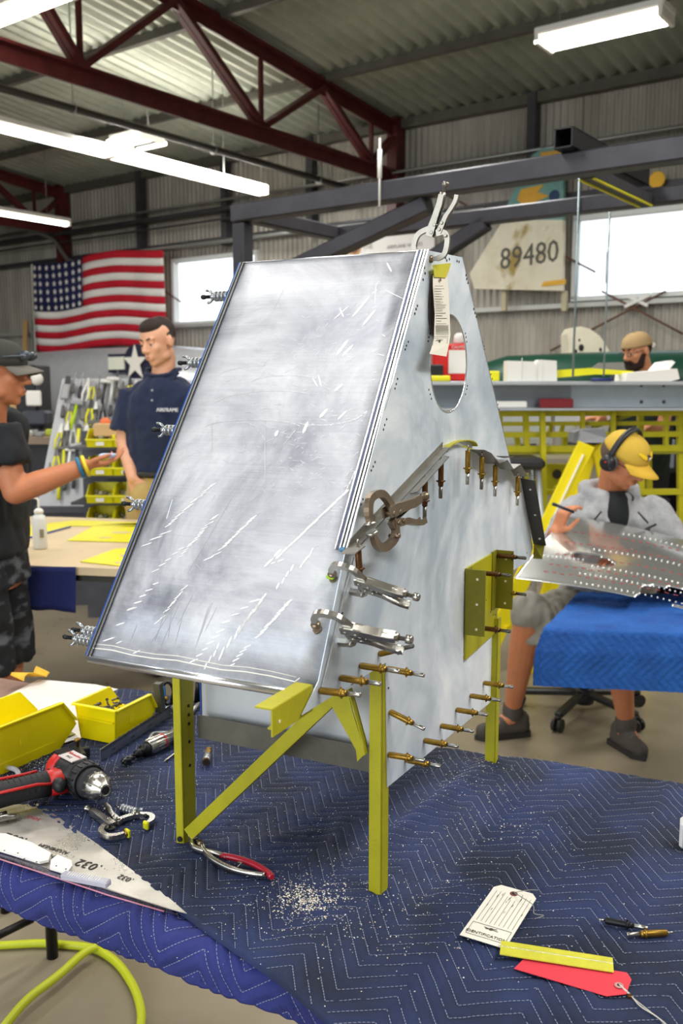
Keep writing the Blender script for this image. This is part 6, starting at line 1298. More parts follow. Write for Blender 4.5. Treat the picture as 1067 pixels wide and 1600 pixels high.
# ================================================================== WORK TABLE, QUILTS AND EVERYTHING ON THEM
from mathutils import noise as mnoise
E1 = ex.copy(); E2 = ey.copy()
def W2(x, y, z=0.0): return Vector((RF.x, RF.y, 0))+E1*x+E2*y+Z*z       # rig-aligned coordinates on the table
def tp(px, py, z=TZ): return onz(px, py, z)
tbl = thing('work_table', W2(0, .1), RIGRZ, 'long work table in front, its top under two blue quilts', 'table')
TBI = inv_of(tbl)
# fabric
def quilt_mat(name, c1, c2, bs=260):
    m = bpy.data.materials.new(name); m.use_nodes = True; nt = m.node_tree; b = nt.nodes['Principled BSDF']; L = nt.links.new
    tc = nt.nodes.new('ShaderNodeTexCoord'); n = nt.nodes.new('ShaderNodeTexNoise'); n.inputs['Scale'].default_value = 7; n.inputs['Detail'].default_value = 7; L(tc.outputs['Object'], n.inputs['Vector'])
    r = nt.nodes.new('ShaderNodeValToRGB'); r.color_ramp.elements[0].position = .35; r.color_ramp.elements[1].position = .68; r.color_ramp.elements[0].color = lin(c1); r.color_ramp.elements[1].color = lin(c2)
    L(n.outputs[0], r.inputs[0]); L(r.outputs[0], b.inputs['Base Color']); b.inputs['Roughness'].default_value = .85; b.inputs['Sheen Weight'].default_value = .0
    n2 = nt.nodes.new('ShaderNodeTexNoise'); n2.inputs['Scale'].default_value = 55; n2.inputs['Detail'].default_value = 5; n2.inputs['Distortion'].default_value = 1.2; L(tc.outputs['Object'], n2.inputs['Vector'])
    n3 = nt.nodes.new('ShaderNodeTexNoise'); n3.inputs['Scale'].default_value = 900; L(tc.outputs['Object'], n3.inputs['Vector'])
    ad = nt.nodes.new('ShaderNodeMath'); ad.operation = 'MULTIPLY_ADD'; ad.inputs[1].default_value = .12; L(n3.outputs[0], ad.inputs[0]); L(n2.outputs[0], ad.inputs[2])
    bp = nt.nodes.new('ShaderNodeBump'); bp.inputs['Strength'].default_value = .55; bp.inputs['Distance'].default_value = .006; L(ad.outputs[0], bp.inputs['Height']); L(bp.outputs[0], b.inputs['Normal'])
    MATS[name] = m; return m
M_q1 = quilt_mat('quilt_navy', '#10192f', '#22315c'); M_q2 = quilt_mat('quilt_violet_blue', '#1d255e', '#2a337a'); M_q3 = quilt_mat('quilt_royal', '#154080', '#1f579f')
M_st = mat('pale_thread', '#9196ac', .8)
AA = Vector((math.cos(R(2.5)), math.sin(R(2.5)))); BBv = Vector((math.cos(R(-84)), math.sin(R(-84)))); LA, LB = .092, .105
DET = AA.x*BBv.y-AA.y*BBv.x; SPC = .385
def pq(x, y): return ((x*BBv.y-y*BBv.x)/DET/LA, (AA.x*y-AA.y*x)/DET/LB)
def tri(T): return abs(((T+1) % 2)-1)
KAP = .08
def stitch_f(x, y):
    p, q = pq(x, y); return ((p-q)-tri(p+q+KAP*(p-q)))/SPC
def puff(x, y, h=.0042):
    f = stitch_f(x, y); d = abs(f-round(f)); return h*(min(1, d*2)**.5)
def line_pts(x0, x1, y0, y1, off=(0, 0)):
    """dash segments of the zigzag stitching inside a box (pattern coordinates)"""
    out = []
    ps = [pq(x, y) for x in (x0, x1) for y in (y0, y1)]
    Tm = int(min(p+q for p, q in ps))-2; TM = int(max(p+q for p, q in ps))+2
    Cm = int(min(p-q for p, q in ps)/SPC)-3; CM = int(max(p-q for p, q in ps)/SPC)+3
    for k in range(Cm, CM):
        for T in range(Tm, TM):
            ca, cb = tri(T)+k*SPC, tri(T+1)+k*SPC; a = (T-KAP*ca, ca); b = (T+1-KAP*cb, cb)
            A = [((c[0]+c[1])/2, (c[0]-c[1])/2) for c in (a, b)]
            A = [AA*(p*LA)+BBv*(q*LB) for p, q in A]
            L = (A[1]-A[0]).length; n = max(1, int(L/.0052))
            for i in range(n): out.append((A[0].lerp(A[1], (i+.12)/n), A[0].lerp(A[1], (i+.80)/n)))
    return out
RIDGES = [((.30, 1.74), (.03, 1.36), .016, .022), ((.62, 1.66), (.56, 1.52), .006, .012), ((.02, 1.28), (-.10, 1.02), .004, .05), ((-.05, 1.45), (-.28, 1.36), .006, .02), ((.0, 1.50), (-.02, 1.33), .006, .016), ((.10, 1.22), (.22, 1.30), .005, .014), ((-.30, 1.60), (-.05, 1.50), .005, .02)]
def ridge(x, y):
    h = 0
    for (ax, ay), (bx, by), hh, w in RIDGES:
        dx, dy = bx-ax, by-ay; L2 = dx*dx+dy*dy; t = max(0, min(1, ((x-ax)*dx+(y-ay)*dy)/L2)); d2 = (x-ax-dx*t)**2+(y-ay-dy*t)**2
        h += hh*math.exp(-d2/(w*w))*(.4+.6*math.sin(math.pi*min(1, .15+t*.8)))
    return h
def qz(x, y, base=.0052):
    v = Vector((x*5, y*5, 1.3)); n = mnoise.noise(v)*.004+mnoise.noise(v*3.1)*.0025+mnoise.noise(v*9)*.0012
    return TZ+base+puff(x, y)+max(-.003, n)+ridge(x, y)-.004
# front edge curve and far edge curve of the upper quilt
Fc = [tp(*q) for q in ((-90, 1262), (-20, 1263), (45, 1264), (95, 1295), (150, 1330), (195, 1362), (240, 1396), (281, 1424), (322, 1454), (364, 1483), (400, 1508), (440, 1537), (480, 1570), (506, 1592))]
dv = (Fc[-1]-Fc[-3]).normalized(); Fc += [Fc[-1]+dv*k for k in (.08, .2, .35, .5, .65)]
Gc = [tp(*q) for q in ((-90, 1222), (0, 1197), (70, 1174), (122, 1157), (150, 1128), (185, 1078), (298, 1096), (450, 1130), (560, 1153), (640, 1166), (700, 1170), (774, 1183), (820, 1186), (940, 1205), (1067, 1226), (1180, 1243), (1300, 1262))]
def resample(c, n):
    P = catmull(c, 8); L = [0]
    for a, b in zip(P, P[1:]): L.append(L[-1]+(b-a).length)
    out = []; j = 0
    for i in range(n):
        t = L[-1]*i/(n-1)
        while j < len(L)-2 and L[j+1] < t: j += 1
        out.append(P[j].lerp(P[j+1], (t-L[j])/max(1e-9, L[j+1]-L[j])))
    return out
NU, NV = 440, 230
Fr = resample(Fc, NU); Gr = resample(Gc, NU)
rows = []
for i in range(NU):
    r_ = []
    for j in range(NV+1):
        t = j/NV; p = Fr[i].lerp(Gr[i], t); z = qz(p.x, p.y)
        em = min(t, 1-t)*(Gr[i]-Fr[i]).length
        if em < .012: z = TZ+.001+(z-TZ)*(.35+.65*em/.012)
        r_.append(Vector((p.x, p.y, z)))
    d = (Fr[i]-Gr[i]).normalized()
    r_ = [Vector((Fr[i].x, Fr[i].y, TZ-.004))+d*.001]+r_+[Vector((Gr[i].x, Gr[i].y, TZ-.02))-d*.006, Vector((Gr[i].x, Gr[i].y, TZ-.13))-d*.010]
    rows.append(r_)
mb = MB(); mb.grid(rows); q1 = mb.build('moving_quilt', M_q1); tag(q1, 'dark blue quilted moving blanket spread flat under the yellow-legged tail section', 'blanket')
# point-in-quilt test on the ground plan
poly = [(p.x, p.y) for p in Fr[::6]]+[(p.x, p.y) for p in Gr[::-6]]
def inside(x, y, P=None):
    P = P or poly; c = False; j = len(P)-1
    for i in range(len(P)):
        if (P[i][1] > y) != (P[j][1] > y) and x < (P[j][0]-P[i][0])*(y-P[i][1])/(P[j][1]-P[i][1])+P[i][0]: c = not c
        j = i
    return c
mb = MB()
def dash(mb, a, b, za, zb, w=.00042):
    d = Vector((b.x-a.x, b.y-a.y, 0)).normalized(); s = Vector((-d.y, d.x, 0))*w
    A = Vector((a.x, a.y, za)); Bp = Vector((b.x, b.y, zb)); mb.add([A-s, Bp-s, Bp+s, A+s], [(0, 1, 2, 3)])
for a, b in line_pts(-1.0, 1.0, .8, 2.3):
    if a.x < -.9 or a.x > .75 or a.y < .85 or not (inside(a.x, a.y) and inside(b.x, b.y)): continue
    if random.random() < .06: continue
    dash(mb, a, b, qz(a.x, a.y)+.0026, qz(b.x, b.y)+.0026)
o = mb.build('stitching', M_st, q1); o['kind'] = 'stuff'
# ---- lower quilt: flat, then rolling over the front edge of the table
H0 = onz(-60, 1396, .735); H1 = onz(470, 1603, .735); hd = (H1-H0).normalized(); H1 = H1+hd*.5; hn = Vector((-hd.y, hd.x, 0)); LH = (H1-H0).length
def bq(s, t):
    """s along the edge, t distance measured on the cloth from the hem"""
    c = H0+hd*s; r = .030; up = .022; zt = TZ-.0095
    w = .004*mnoise.noise(Vector((s*9, t*9, 5)))+.003*mnoise.noise(Vector((s*25, t*20, 2)))
    if t < up: p = Vector((c.x, c.y, zt-r-(up-t))); n = -hn
    elif t < up+r*math.pi/2:
        a = (t-up)/r; p = Vector((c.x, c.y, zt-r))+hn*(r*(1-math.cos(a)))+Z*(r*math.sin(a)); n = (-hn*math.cos(a)+Z*math.sin(a))
    else: p = Vector((c.x, c.y, zt))+hn*(r+t-up-r*math.pi/2); n = Z
    return p, n, w
def bpat(s, t): v = Vector((c0.x, c0.y))+Vector((hd.x, hd.y))*s+Vector((hn.x, hn.y))*t; return v
c0 = H0
rows = []
NS, NT = 330, 105; TT = .36
for i in range(NS+1):
    r_ = []; s = LH*i/NS
    for j in range(NT+1):
        t = TT*j/NT; p, n, w = bq(s, t); v = bpat(s, t); r_.append(p+n*(puff(v.x, v.y, .005)+max(-.002, w)-.0045*(t > .10)*0))
    p, n, w = bq(s, 0); r_ = [p+hn*.012+Z*.002]+r_; rows.append(r_)
mb = MB(); mb.grid(rows); q2 = mb.build('moving_quilt', M_q2); tag(q2, 'violet-blue quilted blanket rolling over the front table edge at the lower left', 'blanket')
mb = MB()
vs_ = [bpat(0, 0), bpat(LH, 0), bpat(0, TT), bpat(LH, TT)]
for a, b in line_pts(min(v.x for v in vs_), max(v.x for v in vs_), min(v.y for v in vs_), max(v.y for v in vs_)):
    out = []
    for v in (a, b):
        d = v-Vector((c0.x, c0.y)); s = d.dot(Vector((hd.x, hd.y))); t = d.dot(Vector((hn.x, hn.y)))
        if not (.0 < s < LH and .002 < t < TT-.01): out = None; break
        p, n, w = bq(s, t); out.append((p+n*(max(-.002, w)+.0026), n))
    if out:
        (A, n1), (Bp, n2) = out; d = (Bp-A).normalized(); sd_ = n1.cross(d)*.00042; mb.add([A-sd_, Bp-sd_, Bp+sd_, A+sd_], [(0, 1, 2, 3)])
o = mb.build('stitching', M_st, q2); o['kind'] = 'stuff'
# ---- table body
M_board = mat('brown_board', '#8d6f62', .5, var=.25, vscale=9)
near = [H0+hn*.036, H1+hn*.036]
fL = tp(-120, 1031); fR = tp(1300, 1262)-hn*.02
mb = MB(); P = [Vector((near[0].x, near[0].y, 0)), Vector((near[1].x, near[1].y, 0)), Vector((near[1].x, near[1].y, 0))+hn*.83, Vector((fL.x, fL.y, 0)), Vector((fL.x, fL.y, 0))-hn*.4]
P = [Vector((near[0].x, near[0].y, 0))-hd*.25, Vector((near[1].x, near[1].y, 0)), Vector((fR.x, fR.y, 0))-hn*.02, Vector((fL.x, fL.y, 0))]
mb.prism([TBI @ (p+Z*(TZ-.042)) for p in P], (0, 0, .029)); mb.build('table_top', M_board, tbl)
M_leg = mat('black_table_leg', '#191817', .4, .3)
for q in (tp(82, 1495, 0), tp(17, 1455, 0)+Vector((-.05, .1, 0)), P[1]-hd*.1+hn*.1, P[2]-hd*.1-hn*.1):
    q = Vector((q.x, q.y, 0)); MB().tube([TBI @ q, TBI @ (q+Z*(TZ-.04))], .016, 12).build('leg', M_leg, tbl)
a = tp(-40, 1480, .12); b = tp(50, 1436, .12); MB().tube([TBI @ a, TBI @ b], .011, 10).build('stretcher', M_leg, tbl)
# ---- shavings: countless crumbs
mb = MB(); rr = random.Random(11)
def crumb(x, y, z, s):
    a = rr.random()*6.28; vs = [Vector((math.cos(a+k*2.1)*s*rr.uniform(.5, 1.2), math.sin(a+k*2.1)*s*rr.uniform(.5, 1.2), rr.uniform(0, s*.5))) for k in range(3)]+[Vector((0, 0, s*.9))]
    mb.add([v+Vector((x, y, z)) for v in vs], [(0, 1, 2), (0, 1, 3), (1, 2, 3), (0, 2, 3)], 0 if rr.random() < .6 else 1)
def crumbs(px, py, sx, sy, n, s0, s1):
    for _ in range(n):
        p = tp(rr.gauss(px, sx), rr.gauss(py, sy))
        if inside(p.x, p.y): crumb(p.x, p.y, qz(p.x, p.y)+.0003, rr.uniform(s0, s1))
crumbs(478, 1412, 28, 13, 520, .0008, .0022); crumbs(490, 1425, 80, 30, 420, .0006, .0018); crumbs(480, 1340, 150, 60, 420, .0006, .0015); crumbs(730, 1210, 60, 25, 260, .0006, .0016)
crumbs(170, 1230, 90, 40, 380, .0006, .0016); crumbs(360, 1260, 120, 60, 300, .0006, .0014); crumbs(800, 1300, 60, 22, 150, .0006, .0018); crumbs(660, 1420, 110, 60, 160, .0007, .0018); crumbs(40, 1195, 45, 7, 500, .0006, .0016); crumbs(800, 1380, 150, 100, 120, .0007, .0018)
for _ in range(260):
    s = rr.uniform(0, LH-.3); t = rr.uniform(.01, .25); p, n, w = bq(s, t); p = p+n*.007; crumb(p.x, p.y, p.z, rr.uniform(.0006, .0014))
o = mb.build('metal_shavings', [mat('pale_shavings', '#e9dcc3', .6), mat('bright_shavings', '#f4f3ee', .5)]); tag(o, 'pale crumbs and shavings scattered over the blue quilts', 'shavings', kind='stuff')
# ================================================================== THINGS ON THE TABLE
def lay(name, px, py, rz, lab, cat, group=None, z=None, dz=.0045):
    p = tp(px, py, TZ+dz if z is None else z); return thing(name, p, rz, lab, cat, group)
def pdir(a, b, z=TZ): d = tp(*b, z)-tp(*a, z); return math.atan2(d.y, d.x)
def tlen(a, b, z=TZ): return (tp(*b, z)-tp(*a, z)).length
# -- yellow parts bins
M_bin = mat('yellow_bin', '#ffea00', .38, var=.05); M_hard = mat('hardware', '#6b6a66', .35, .8)
def bin_(ax, ay, bx, by, L, Hh, lab, lean=.0):
    """near bottom edge from pixel a to b; the box runs away from there"""
    A = tp(ax, ay, TZ+.004); Bq = tp(bx, by, TZ+.004); d = (Bq-A); w = d.length; rz = math.atan2(d.y, d.x)
    t = thing('parts_bin', A, rz, lab, 'bin', 'yellow parts bins')
    th = .0025; o = .008   # walls flare outwards
    def side(x, s):
        prof = [(0, 0), (L*.80, 0), (L, Hh*.40), (L*.96, Hh*.55), (L*.80, Hh*1.0), (-o*.6, Hh)]
        pts = [Vector((x+s*o*z/Hh, y, z)) for y, z in prof]; return MB().prism(pts, (-s*th, 0, 0))
    side(w, 1).build('side_wall', M_bin, t); side(0, -1).build('side_wall', M_bin, t)
    MB().prism([Vector((0, 0, 0)), Vector((w, 0, 0)), Vector((w+o, -o*.6, Hh)), Vector((-o, -o*.6, Hh))], (0, th, 0)).build('back_wall', M_bin, t)
    MB().prism([Vector((0, L*.80, 0)), Vector((w, L*.80, 0)), Vector((w+o*.4, L, Hh*.40)), Vector((-o*.4, L, Hh*.40))], (0, -th, 0)).build('front_wall', M_bin, t)
    MB().box((w/2, L*.4, th/2+.001), (w, L*.8, th)).build('floor_panel', M_bin, t)
    mb = MB(); mb.box((w/2, -o*.6-.002, Hh-.002), (w+2*o+.008, .009, .004), bev=.001)
    for x, s in ((w+o+.002, 1), (-o-.002, -1)): mb.box((x, L*.40-.004, Hh-.002), (.009, L*.82, .004), bev=.001); mb.bar((x, L*.80, Hh-.001), (x-s*.004, L*.985, Hh*.5), .007, .003)
    mb.build('rim', M_bin, t)
    mb = MB(); mb.box((w+o*.55, L*.36, Hh*.62), (.003, .016, Hh*.36)); mb.box((w+o*.2, L*.36, Hh*.2), (.002, L*.7, .003)); mb.build('side_rib', M_bin, t)
    mb = MB(); mb.box((w/2, -.004-.0035, Hh*.62), (w*1.04, .002, .003)); mb.build('back_step', M_bin, t)
    return t, w
b2, w2b = bin_(126, 1152, 180, 1163, .135, .076, 'small yellow parts bin holding dark hardware, standing on the quilt')
mb = MB()
for i in range(34):
    x = rr.uniform(.006, w2b-.006); y = rr.uniform(.012, .095); z = .044+rr.uniform(0, .018)
    an = rr.random()*3.14; d = Vector((math.cos(an), math.sin(an), rr.uniform(-.5, .5)))*.007; c = Vector((x, y, z)); mb.tube([c-d, c+d], [.0022, .0022], 6); mb.tube([c+d, c+d*1.3], .0038, 6)
hw = MB(); hw.v, hw.f, hw.m, hw.sm = mb.v, mb.f, mb.m, mb.sm; o = hw.build('small_hardware', M_hard, None); o.matrix_world = Matrix.Translation(b2.location) @ Matrix.Rotation(b2.rotation_euler.z, 4, 'Z'); tag(o, 'loose dark fasteners heaped in the small yellow bin', 'fasteners', kind='stuff')
b1, _ = bin_(-72, 1200, -15, 1218, .215, .100, 'large yellow parts bin cut off by the left edge, on the board')
# -- orange-yellow card behind the bins
c = lay('sheet_scrap', 50, 1060, pdir((20, 1075), (78, 1052)), 'orange-yellow curled scrap between the large bin and the table edge', 'scrap', dz=.004)
mb = MB(); mb.grid([[(-.05+.1*i/8, y+.01*math.sin(i), .010+.012*math.sin(i*.7+k)) for i in range(9)] for k, y in enumerate((-.022, .022))], thick=(0, 0, .001)); mb.build('card', mat('orange_card', '#e6b32b', .6), c)
# -- film sheets and primer sheets on the board
M_filmp = glass_mat('clear_film', (.97, .95, .96, 1), .12, .12); M_paperw = mat('white_paper', '#dcd7d2', .7, var=.08, vscale=12)
def flat(name, pts, m, lab, cat, dz, th=.0012, group=None):
    P = [tp(*p, TZ+dz) for p in pts]; c = sum(P, Vector())/len(P); t = thing(name, c, 0, lab, cat, group)
    MB().prism([p-c for p in P], (0, 0, th)).build('sheet', m, t); return t
pf = flat('protective_film', ((10, 1088), (60, 1062), (150, 1070), (235, 1088), (250, 1096), (200, 1125), (122, 1158), (60, 1150), (20, 1165)), M_paperw, 'pale film-backed paper with faint red print under the bins', 'paper', -.007, .001)
flat('primed_sheet', ((-120, 1190), (60, 1120), (118, 1148), (0, 1188), (-120, 1222)), M_zincd, 'yellow-green primed sheet under the large bin at the left edge', 'metal sheet', -.0055, .0022)
flat('bare_sheet', ((-120, 1196), (120, 1150), (124, 1154), (0, 1193), (-120, 1226)), M_zincsil, 'bare sheet edge below the primed sheet at the left', 'metal sheet', -.0072, .0014)
mtx = frame(tp(96, 1122, TZ-.0055)-pf.location, -hd*-1, hn, Z)
text('lettering', 'MSC 24 8061', .010, mat('red_print', '#b0565c', .7), pf, mtx)
# -- written aluminium sheet, lower left
al = flat('aluminium_sheet', ((-60, 1262), (60, 1256), (150, 1318), (262, 1402), (292, 1428), (262, 1420), (170, 1391), (60, 1352), (-60, 1308)), metal_sheet('mill_aluminium', '#b9b6ae', '#e2ded6', .3, .75, 4, (1, 90, 5), .05), 'mill aluminium sheet with upside-down print lying between the two quilts', 'metal sheet', .0035, .001)
M_stamp = mat('stamp_ink', '#3a3733', .8)
def stamp(body, px, py, size, a, b, sp=1.0):
    d = pdir(a, b); x = Vector((math.cos(d), math.sin(d), 0)); y = Z.cross(x)
    text('lettering', body, size, M_stamp, al, frame(tp(px, py, TZ+.0052)-al.location, -x, -y, Z), space=sp)
stamp('.032', 138, 1351, .027, (120, 1345), (160, 1357)); stamp('.032', 22, 1309, .027, (0, 1303), (45, 1316)); stamp('.032', 196, 1372, .016, (180, 1360), (215, 1372)); 
stamp('· REYNOLDS', 80, 1337, .012, (55, 1328), (110, 1345)); stamp('ALUMINUM', 84, 1326, .012, (55, 1317), (110, 1334)); stamp('·', 43, 1316, .015, (20, 1310), (60, 1320)); stamp('·', 164, 1357, .015, (20, 1310), (60, 1320))
text('lettering', 'CORE', .012, mat('red_print', '#b0565c', .7), al, frame(tp(52, 1278, TZ+.0052)-al.location, hd, hn, Z))
# -- pink-edged clear strip along its lower edge
sf = flat('clear_strip', ((-60, 1306), (60, 1350), (170, 1389), (262, 1419), (278, 1430), (240, 1420), (120, 1380), (-60, 1322)), M_filmp, 'clear protective strip with pink edge below the written sheet', 'film', .0075, .0006)
mb = MB(); mb.tube([tp(-60, 1323, TZ+.0085)-sf.location, tp(60, 1362, TZ+.0085)-sf.location, tp(170, 1399, TZ+.0085)-sf.location, tp(256, 1424, TZ+.0085)-sf.location], .0011, 5); mb.build('pink_edge', mat('pink_film', '#c78499', .5), sf)
M_foam = mat('white_plastic', '#f5f2ec', .45)
def holed(pts, holes, lab):
    P = [tp(*p, TZ+.0095) for p in pts]; c = sum(P, Vector())/len(P); t = thing('plastic_strip', c, 0, lab, 'strip', 'white drilled strips'); MB().prism([p-c for p in P], (0, 0, .004)).build('strip', M_foam, t)
    mb = MB()
    for h in holes: mb.lathe([(.0014, 0), (.0014, .0004)], tp(*h, TZ+.0136)-c, Z, 8)
    mb.build('hole', M_dark, t)
holed(((-30, 1303), (10, 1306), (50, 1320), (80, 1336), (76, 1347), (62, 1350), (30, 1340), (-30, 1322)), ((7, 1329), (28, 1333), (38, 1342), (57, 1347)), 'long white drilled strip lying on the written aluminium sheet')
holed(((80, 1347), (90, 1339), (112, 1348), (113, 1356), (105, 1367), (78, 1359)), ((88, 1353), (103, 1358)), 'short white drilled piece beside the clear tube')
ct = lay('clear_tube', 134, 1378, pdir((98, 1372), (170, 1386)), 'clear plastic square tube lying across the pink-edged strip', 'tube', dz=.010)
Lc = tlen((98, 1372), (170, 1386)); mb = MB(); mb.box((0, 0, .004), (Lc, .014, .010), bev=.002); mb.build('tube', mat('milky_plastic', '#dfe0ee', .25, trans=.5), ct)
mb = MB()
for i in range(14): mb.box((-Lc*.35+i*Lc*.05, 0, .0092), (.0012, .010, .0006))
mb.build('rib', M_foam, ct)
# -- cordless drill
DR = pdir((88, 1200), (163, 1240)); dl = lay('cordless_drill', 124, 1243, DR, 'red and black cordless drill lying on its side with a silver chuck', 'drill', dz=.007)
dl.scale = (1.2,)*3; M_dr = mat('drill_red', '#c9231f', .4); M_db = mat('drill_black', '#1d1d20', .5, bump=.1, bscale=300); M_rub = mat('drill_rubber', '#2b2b2e', .7)
zc = .030
mb = MB(); mb.lathe([(.018, -.055), (.0245, -.050), (.027, -.040), (.0275, -.005), (.0255, .012)], (0, 0, zc), (1, 0, 0), 20); mb.build('motor_housing', M_db, dl)
mb = MB(); mb.lathe([(.020, -.0575), (.0262, -.051), (.0282, -.044), (.0282, -.030), (.026, -.029)], (0, 0, zc), (1, 0, 0), 20); 
mb.build('rear_cap', M_dr, dl)
mb = MB()
for k in range(4): mb.box((-.050+k*.0052, .0, zc+.0278), (.0025, .022, .0025))
mb.build('vent_slot', M_dark, dl)
mb = MB(); mb.lathe([(.0262, .012), (.0268, .014), (.0268, .028), (.0250, .030)], (0, 0, zc), (1, 0, 0), 24)
for k in range(16): a = k*math.pi/8; mb.box((.021, .0268*math.cos(a), zc+.0268*math.sin(a)), (.012, .0028, .0028))
mb.build('clutch_ring', M_db, dl)
mb = MB(); mb.lathe([(.0225, .030), (.0225, .040), (.0205, .041), (.0205, .044)], (0, 0, zc), (1, 0, 0), 24); mb.build('chuck_sleeve', M_rub, dl)
mb = MB(); mb.lathe([(.0205, .044), (.0205, .052), (.0165, .063), (.010, .071), (.010, .073), (.006, .0735), (.006, .069)], (0, 0, zc), (1, 0, 0), 24)
for k in range(12): a = k*math.pi/6; mb.bar((.044, .0200*math.cos(a), zc+.0200*math.sin(a)), (.060, .0172*math.cos(a), zc+.0172*math.sin(a)), .003, .002)
mb.build('chuck', M_chrome, dl)
mb = MB(); mb.lathe([(.0045, .066), (.0045, .0742)], (0, 0, zc), (1, 0, 0), 12); mb.build('chuck_jaw', M_dark, dl)
mb = MB(); P = [(-.034, -.0125), (.004, -.0125), (.004, .0125), (-.034, .0125)]; mb.prism([Vector((x, y, zc+.0262)) for x, y in P], (0, 0, .0018)); lb = mb.build('name_label', mat('label_silver', '#d9cfcb', .4), dl)
text('lettering', 'Milwaukee', .0085, M_dr, lb, frame(Vector((-.015, .004, zc+.0283)), Vector((1, 0, 0)), Vector((0, 1, 0)), Z), extrude=.0001)
text('lettering', 'M12', .0075, M_dark, lb, frame(Vector((-.015, -.006, zc+.0283)), Vector((1, 0, 0)), Vector((0, 1, 0)), Z), extrude=.0001)
# handle runs to the left in the picture
hv = tp(-60, 1262, TZ+.02)-tp(112, 1222, TZ+.02); hv = Matrix.Rotation(-DR, 4, 'Z') @ hv; hv.z = 0; hv.normalize(); hs = Vector((-hv.y, hv.x, 0))
def hp(d, s, z=0.0): return Vector((-.012, 0, zc-.004))+hv*d+hs*s+Vector((0, 0, z))
def oval(mb, pts, mi=0, n=16):
    vs = []; fs = []
    for d, s, a, b in pts:
        for k in range(n):
            t = 2*math.pi*k/n; vs.append(hp(d, s+a*math.cos(t), b*math.sin(t)))
    for i in range(len(pts)-1):
        for k in range(n): fs.append((i*n+k, i*n+(k+1) % n, (i+1)*n+(k+1) % n, (i+1)*n+k))
    fs += [tuple(range(n)), tuple((len(pts)-1)*n+k for k in range(n))]; mb.add(vs, fs, mi, True)
mb = MB(); oval(mb, [(.005, 0, .028, .020), (.03, .002, .024, .0195), (.045, .002, .0195, .018)]); mb.build('upper_grip', M_dr, dl)
mb = MB(); oval(mb, [(.040, .002, .0215, .0185), (.06, .002, .020, .0178), (.09, .003, .0205, .0175), (.125, .004, .0225, .019), (.15, .004, .025, .022), (.185, .004, .026, .023), (.19, .004, .022, .020)])
for k in range(9): mb.tube([hp(.048+k*.008, .002+.0205*math.cos(t), .0185*math.sin(t)) for t in [j*math.pi/5 for j in range(0, 6)]], .0009, 4)
mb.build('grip', M_rub, dl)
mb = MB()
mb.tube([hp(.050, -.018, .0135), hp(.07, -.0165, .0135), hp(.10, -.015, .015), hp(.13, -.018, .018), hp(.146, -.004, .0215), hp(.150, .014, .020)], .0028, 6); mb.tube([hp(.036, .022, .006), hp(.06, .020, .010), hp(.12, .024, .012)], .0022, 6); mb.build('red_trim', M_dr, dl)
sgn = 1 if hs.x > 0 else -1
mb = MB(); mb.ball(hp(.030, sgn*.026, .004), (.013, .010, .011), 12, 8); mb.build('trigger', M_db, dl)
mb = MB(); mb.ball(hp(.022, 0, .0195), (.004, .004, .002), 8, 5); mb.ball(hp(.036, -.006, .018), (.002, .002, .0012), 8, 5); mb.build('screw', M_dark, dl)
# -- combination square: rule on edge, upright head
SQ = pdir((157, 1186), (262, 1117)); Ls = tlen((157, 1189), (268, 1118)); sq = lay('combination_square', 157, 1190, SQ, 'steel rule of a combination square standing on edge behind the drill', 'square')
M_rule = mat('rule_steel', '#a7a9ab', .3, .85, var=.15, vscale=60)
mb = MB(); mb.box((Ls/2, 0, .0125), (Ls, .0022, .025)); ru = mb.build('rule', M_rule, sq)
mb = MB()
for i in range(int(Ls/.004)): mb.box((.003+i*.004, -.0013, .021+.001*(i % 4 == 0)), (.0005, .0006, .006+.003*(i % 4 == 0)))
for i in range(3): mb.box((.045+i*.07, -.0013, .009), (.012, .0006, .0014))
o = mb.build('graduation', M_dark, ru); o['kind'] = 'stuff'
hx = tlen((157, 1189), (255, 1126)); mb = MB(); P = [(hx-.012, .0), (hx+.004, .0), (hx-.004, .068), (hx-.020, .068)]; mb.prism([Vector((x, -.007, z+.022)) for x, z in P], (0, .016, 0)); mb.build('head', mat('cast_grey', '#53564f', .5, .4), sq)
mb = MB(); mb.lathe([(.005, 0), (.005, .010)], (hx+.006, -.004, .045), (1, 0, .3), 10); mb.build('brass_nut', M_brass, sq)
# -- shears with black loops behind the square
sc = lay('shears', 262, 1100, R(70), 'black-handled shears with blue inner grips behind the combination square', 'shears', dz=.03)
def loop(cx, cz, rx, rz_, m, r, name):
    MB().tube([(cx+rx*math.cos(t), .0, cz+rz_*math.sin(t)) for t in [k*math.pi/8 for k in range(16)]], r, 8, closed=True).build(name, m, sc)
sc.rotation_euler = (0, 0, R(8)); M_bp = mat('black_plastic', '#121214', .35)
loop(0, .025, .0135, .026, M_bp, .004, 'handle_loop'); loop(.022, .006, .013, .024, M_bp, .004, 'handle_loop')
MB().tube([(-.008+.002*math.cos(t), -.001, .027+.016*math.sin(t)) for t in [k*math.pi/8 for k in range(16)]], .0028, 6, closed=True).build('blue_insert', mat('blue_grip', '#2a7fc0', .4), sc)
MB().tube([(.006, 0, -.002), (.018, .004, -.030)], [.008, .003], 8).build('blade', M_rule, sc)
# -- small bracket clamp with brass screw behind the drill
bc = lay('angle_clamp', 126, 1188, R(-60), 'small black angle clamp with a brass thumb screw behind the drill', 'clamp')
mb = MB(); mb.box((0, 0, .012), (.050, .012, .022), bev=.002); mb.box((-.012, .006, .010), (.012, .03, .02), bev=.002); mb.build('body', mat('blued_steel', '#3a3e46', .35, .6), bc)
mb = MB(); mb.lathe([(.003, 0), (.003, .010), (.006, .010), (.006, .016)], (-.020, 0, .022), Z, 10); mb.build('thumb_screw', M_brass, bc)
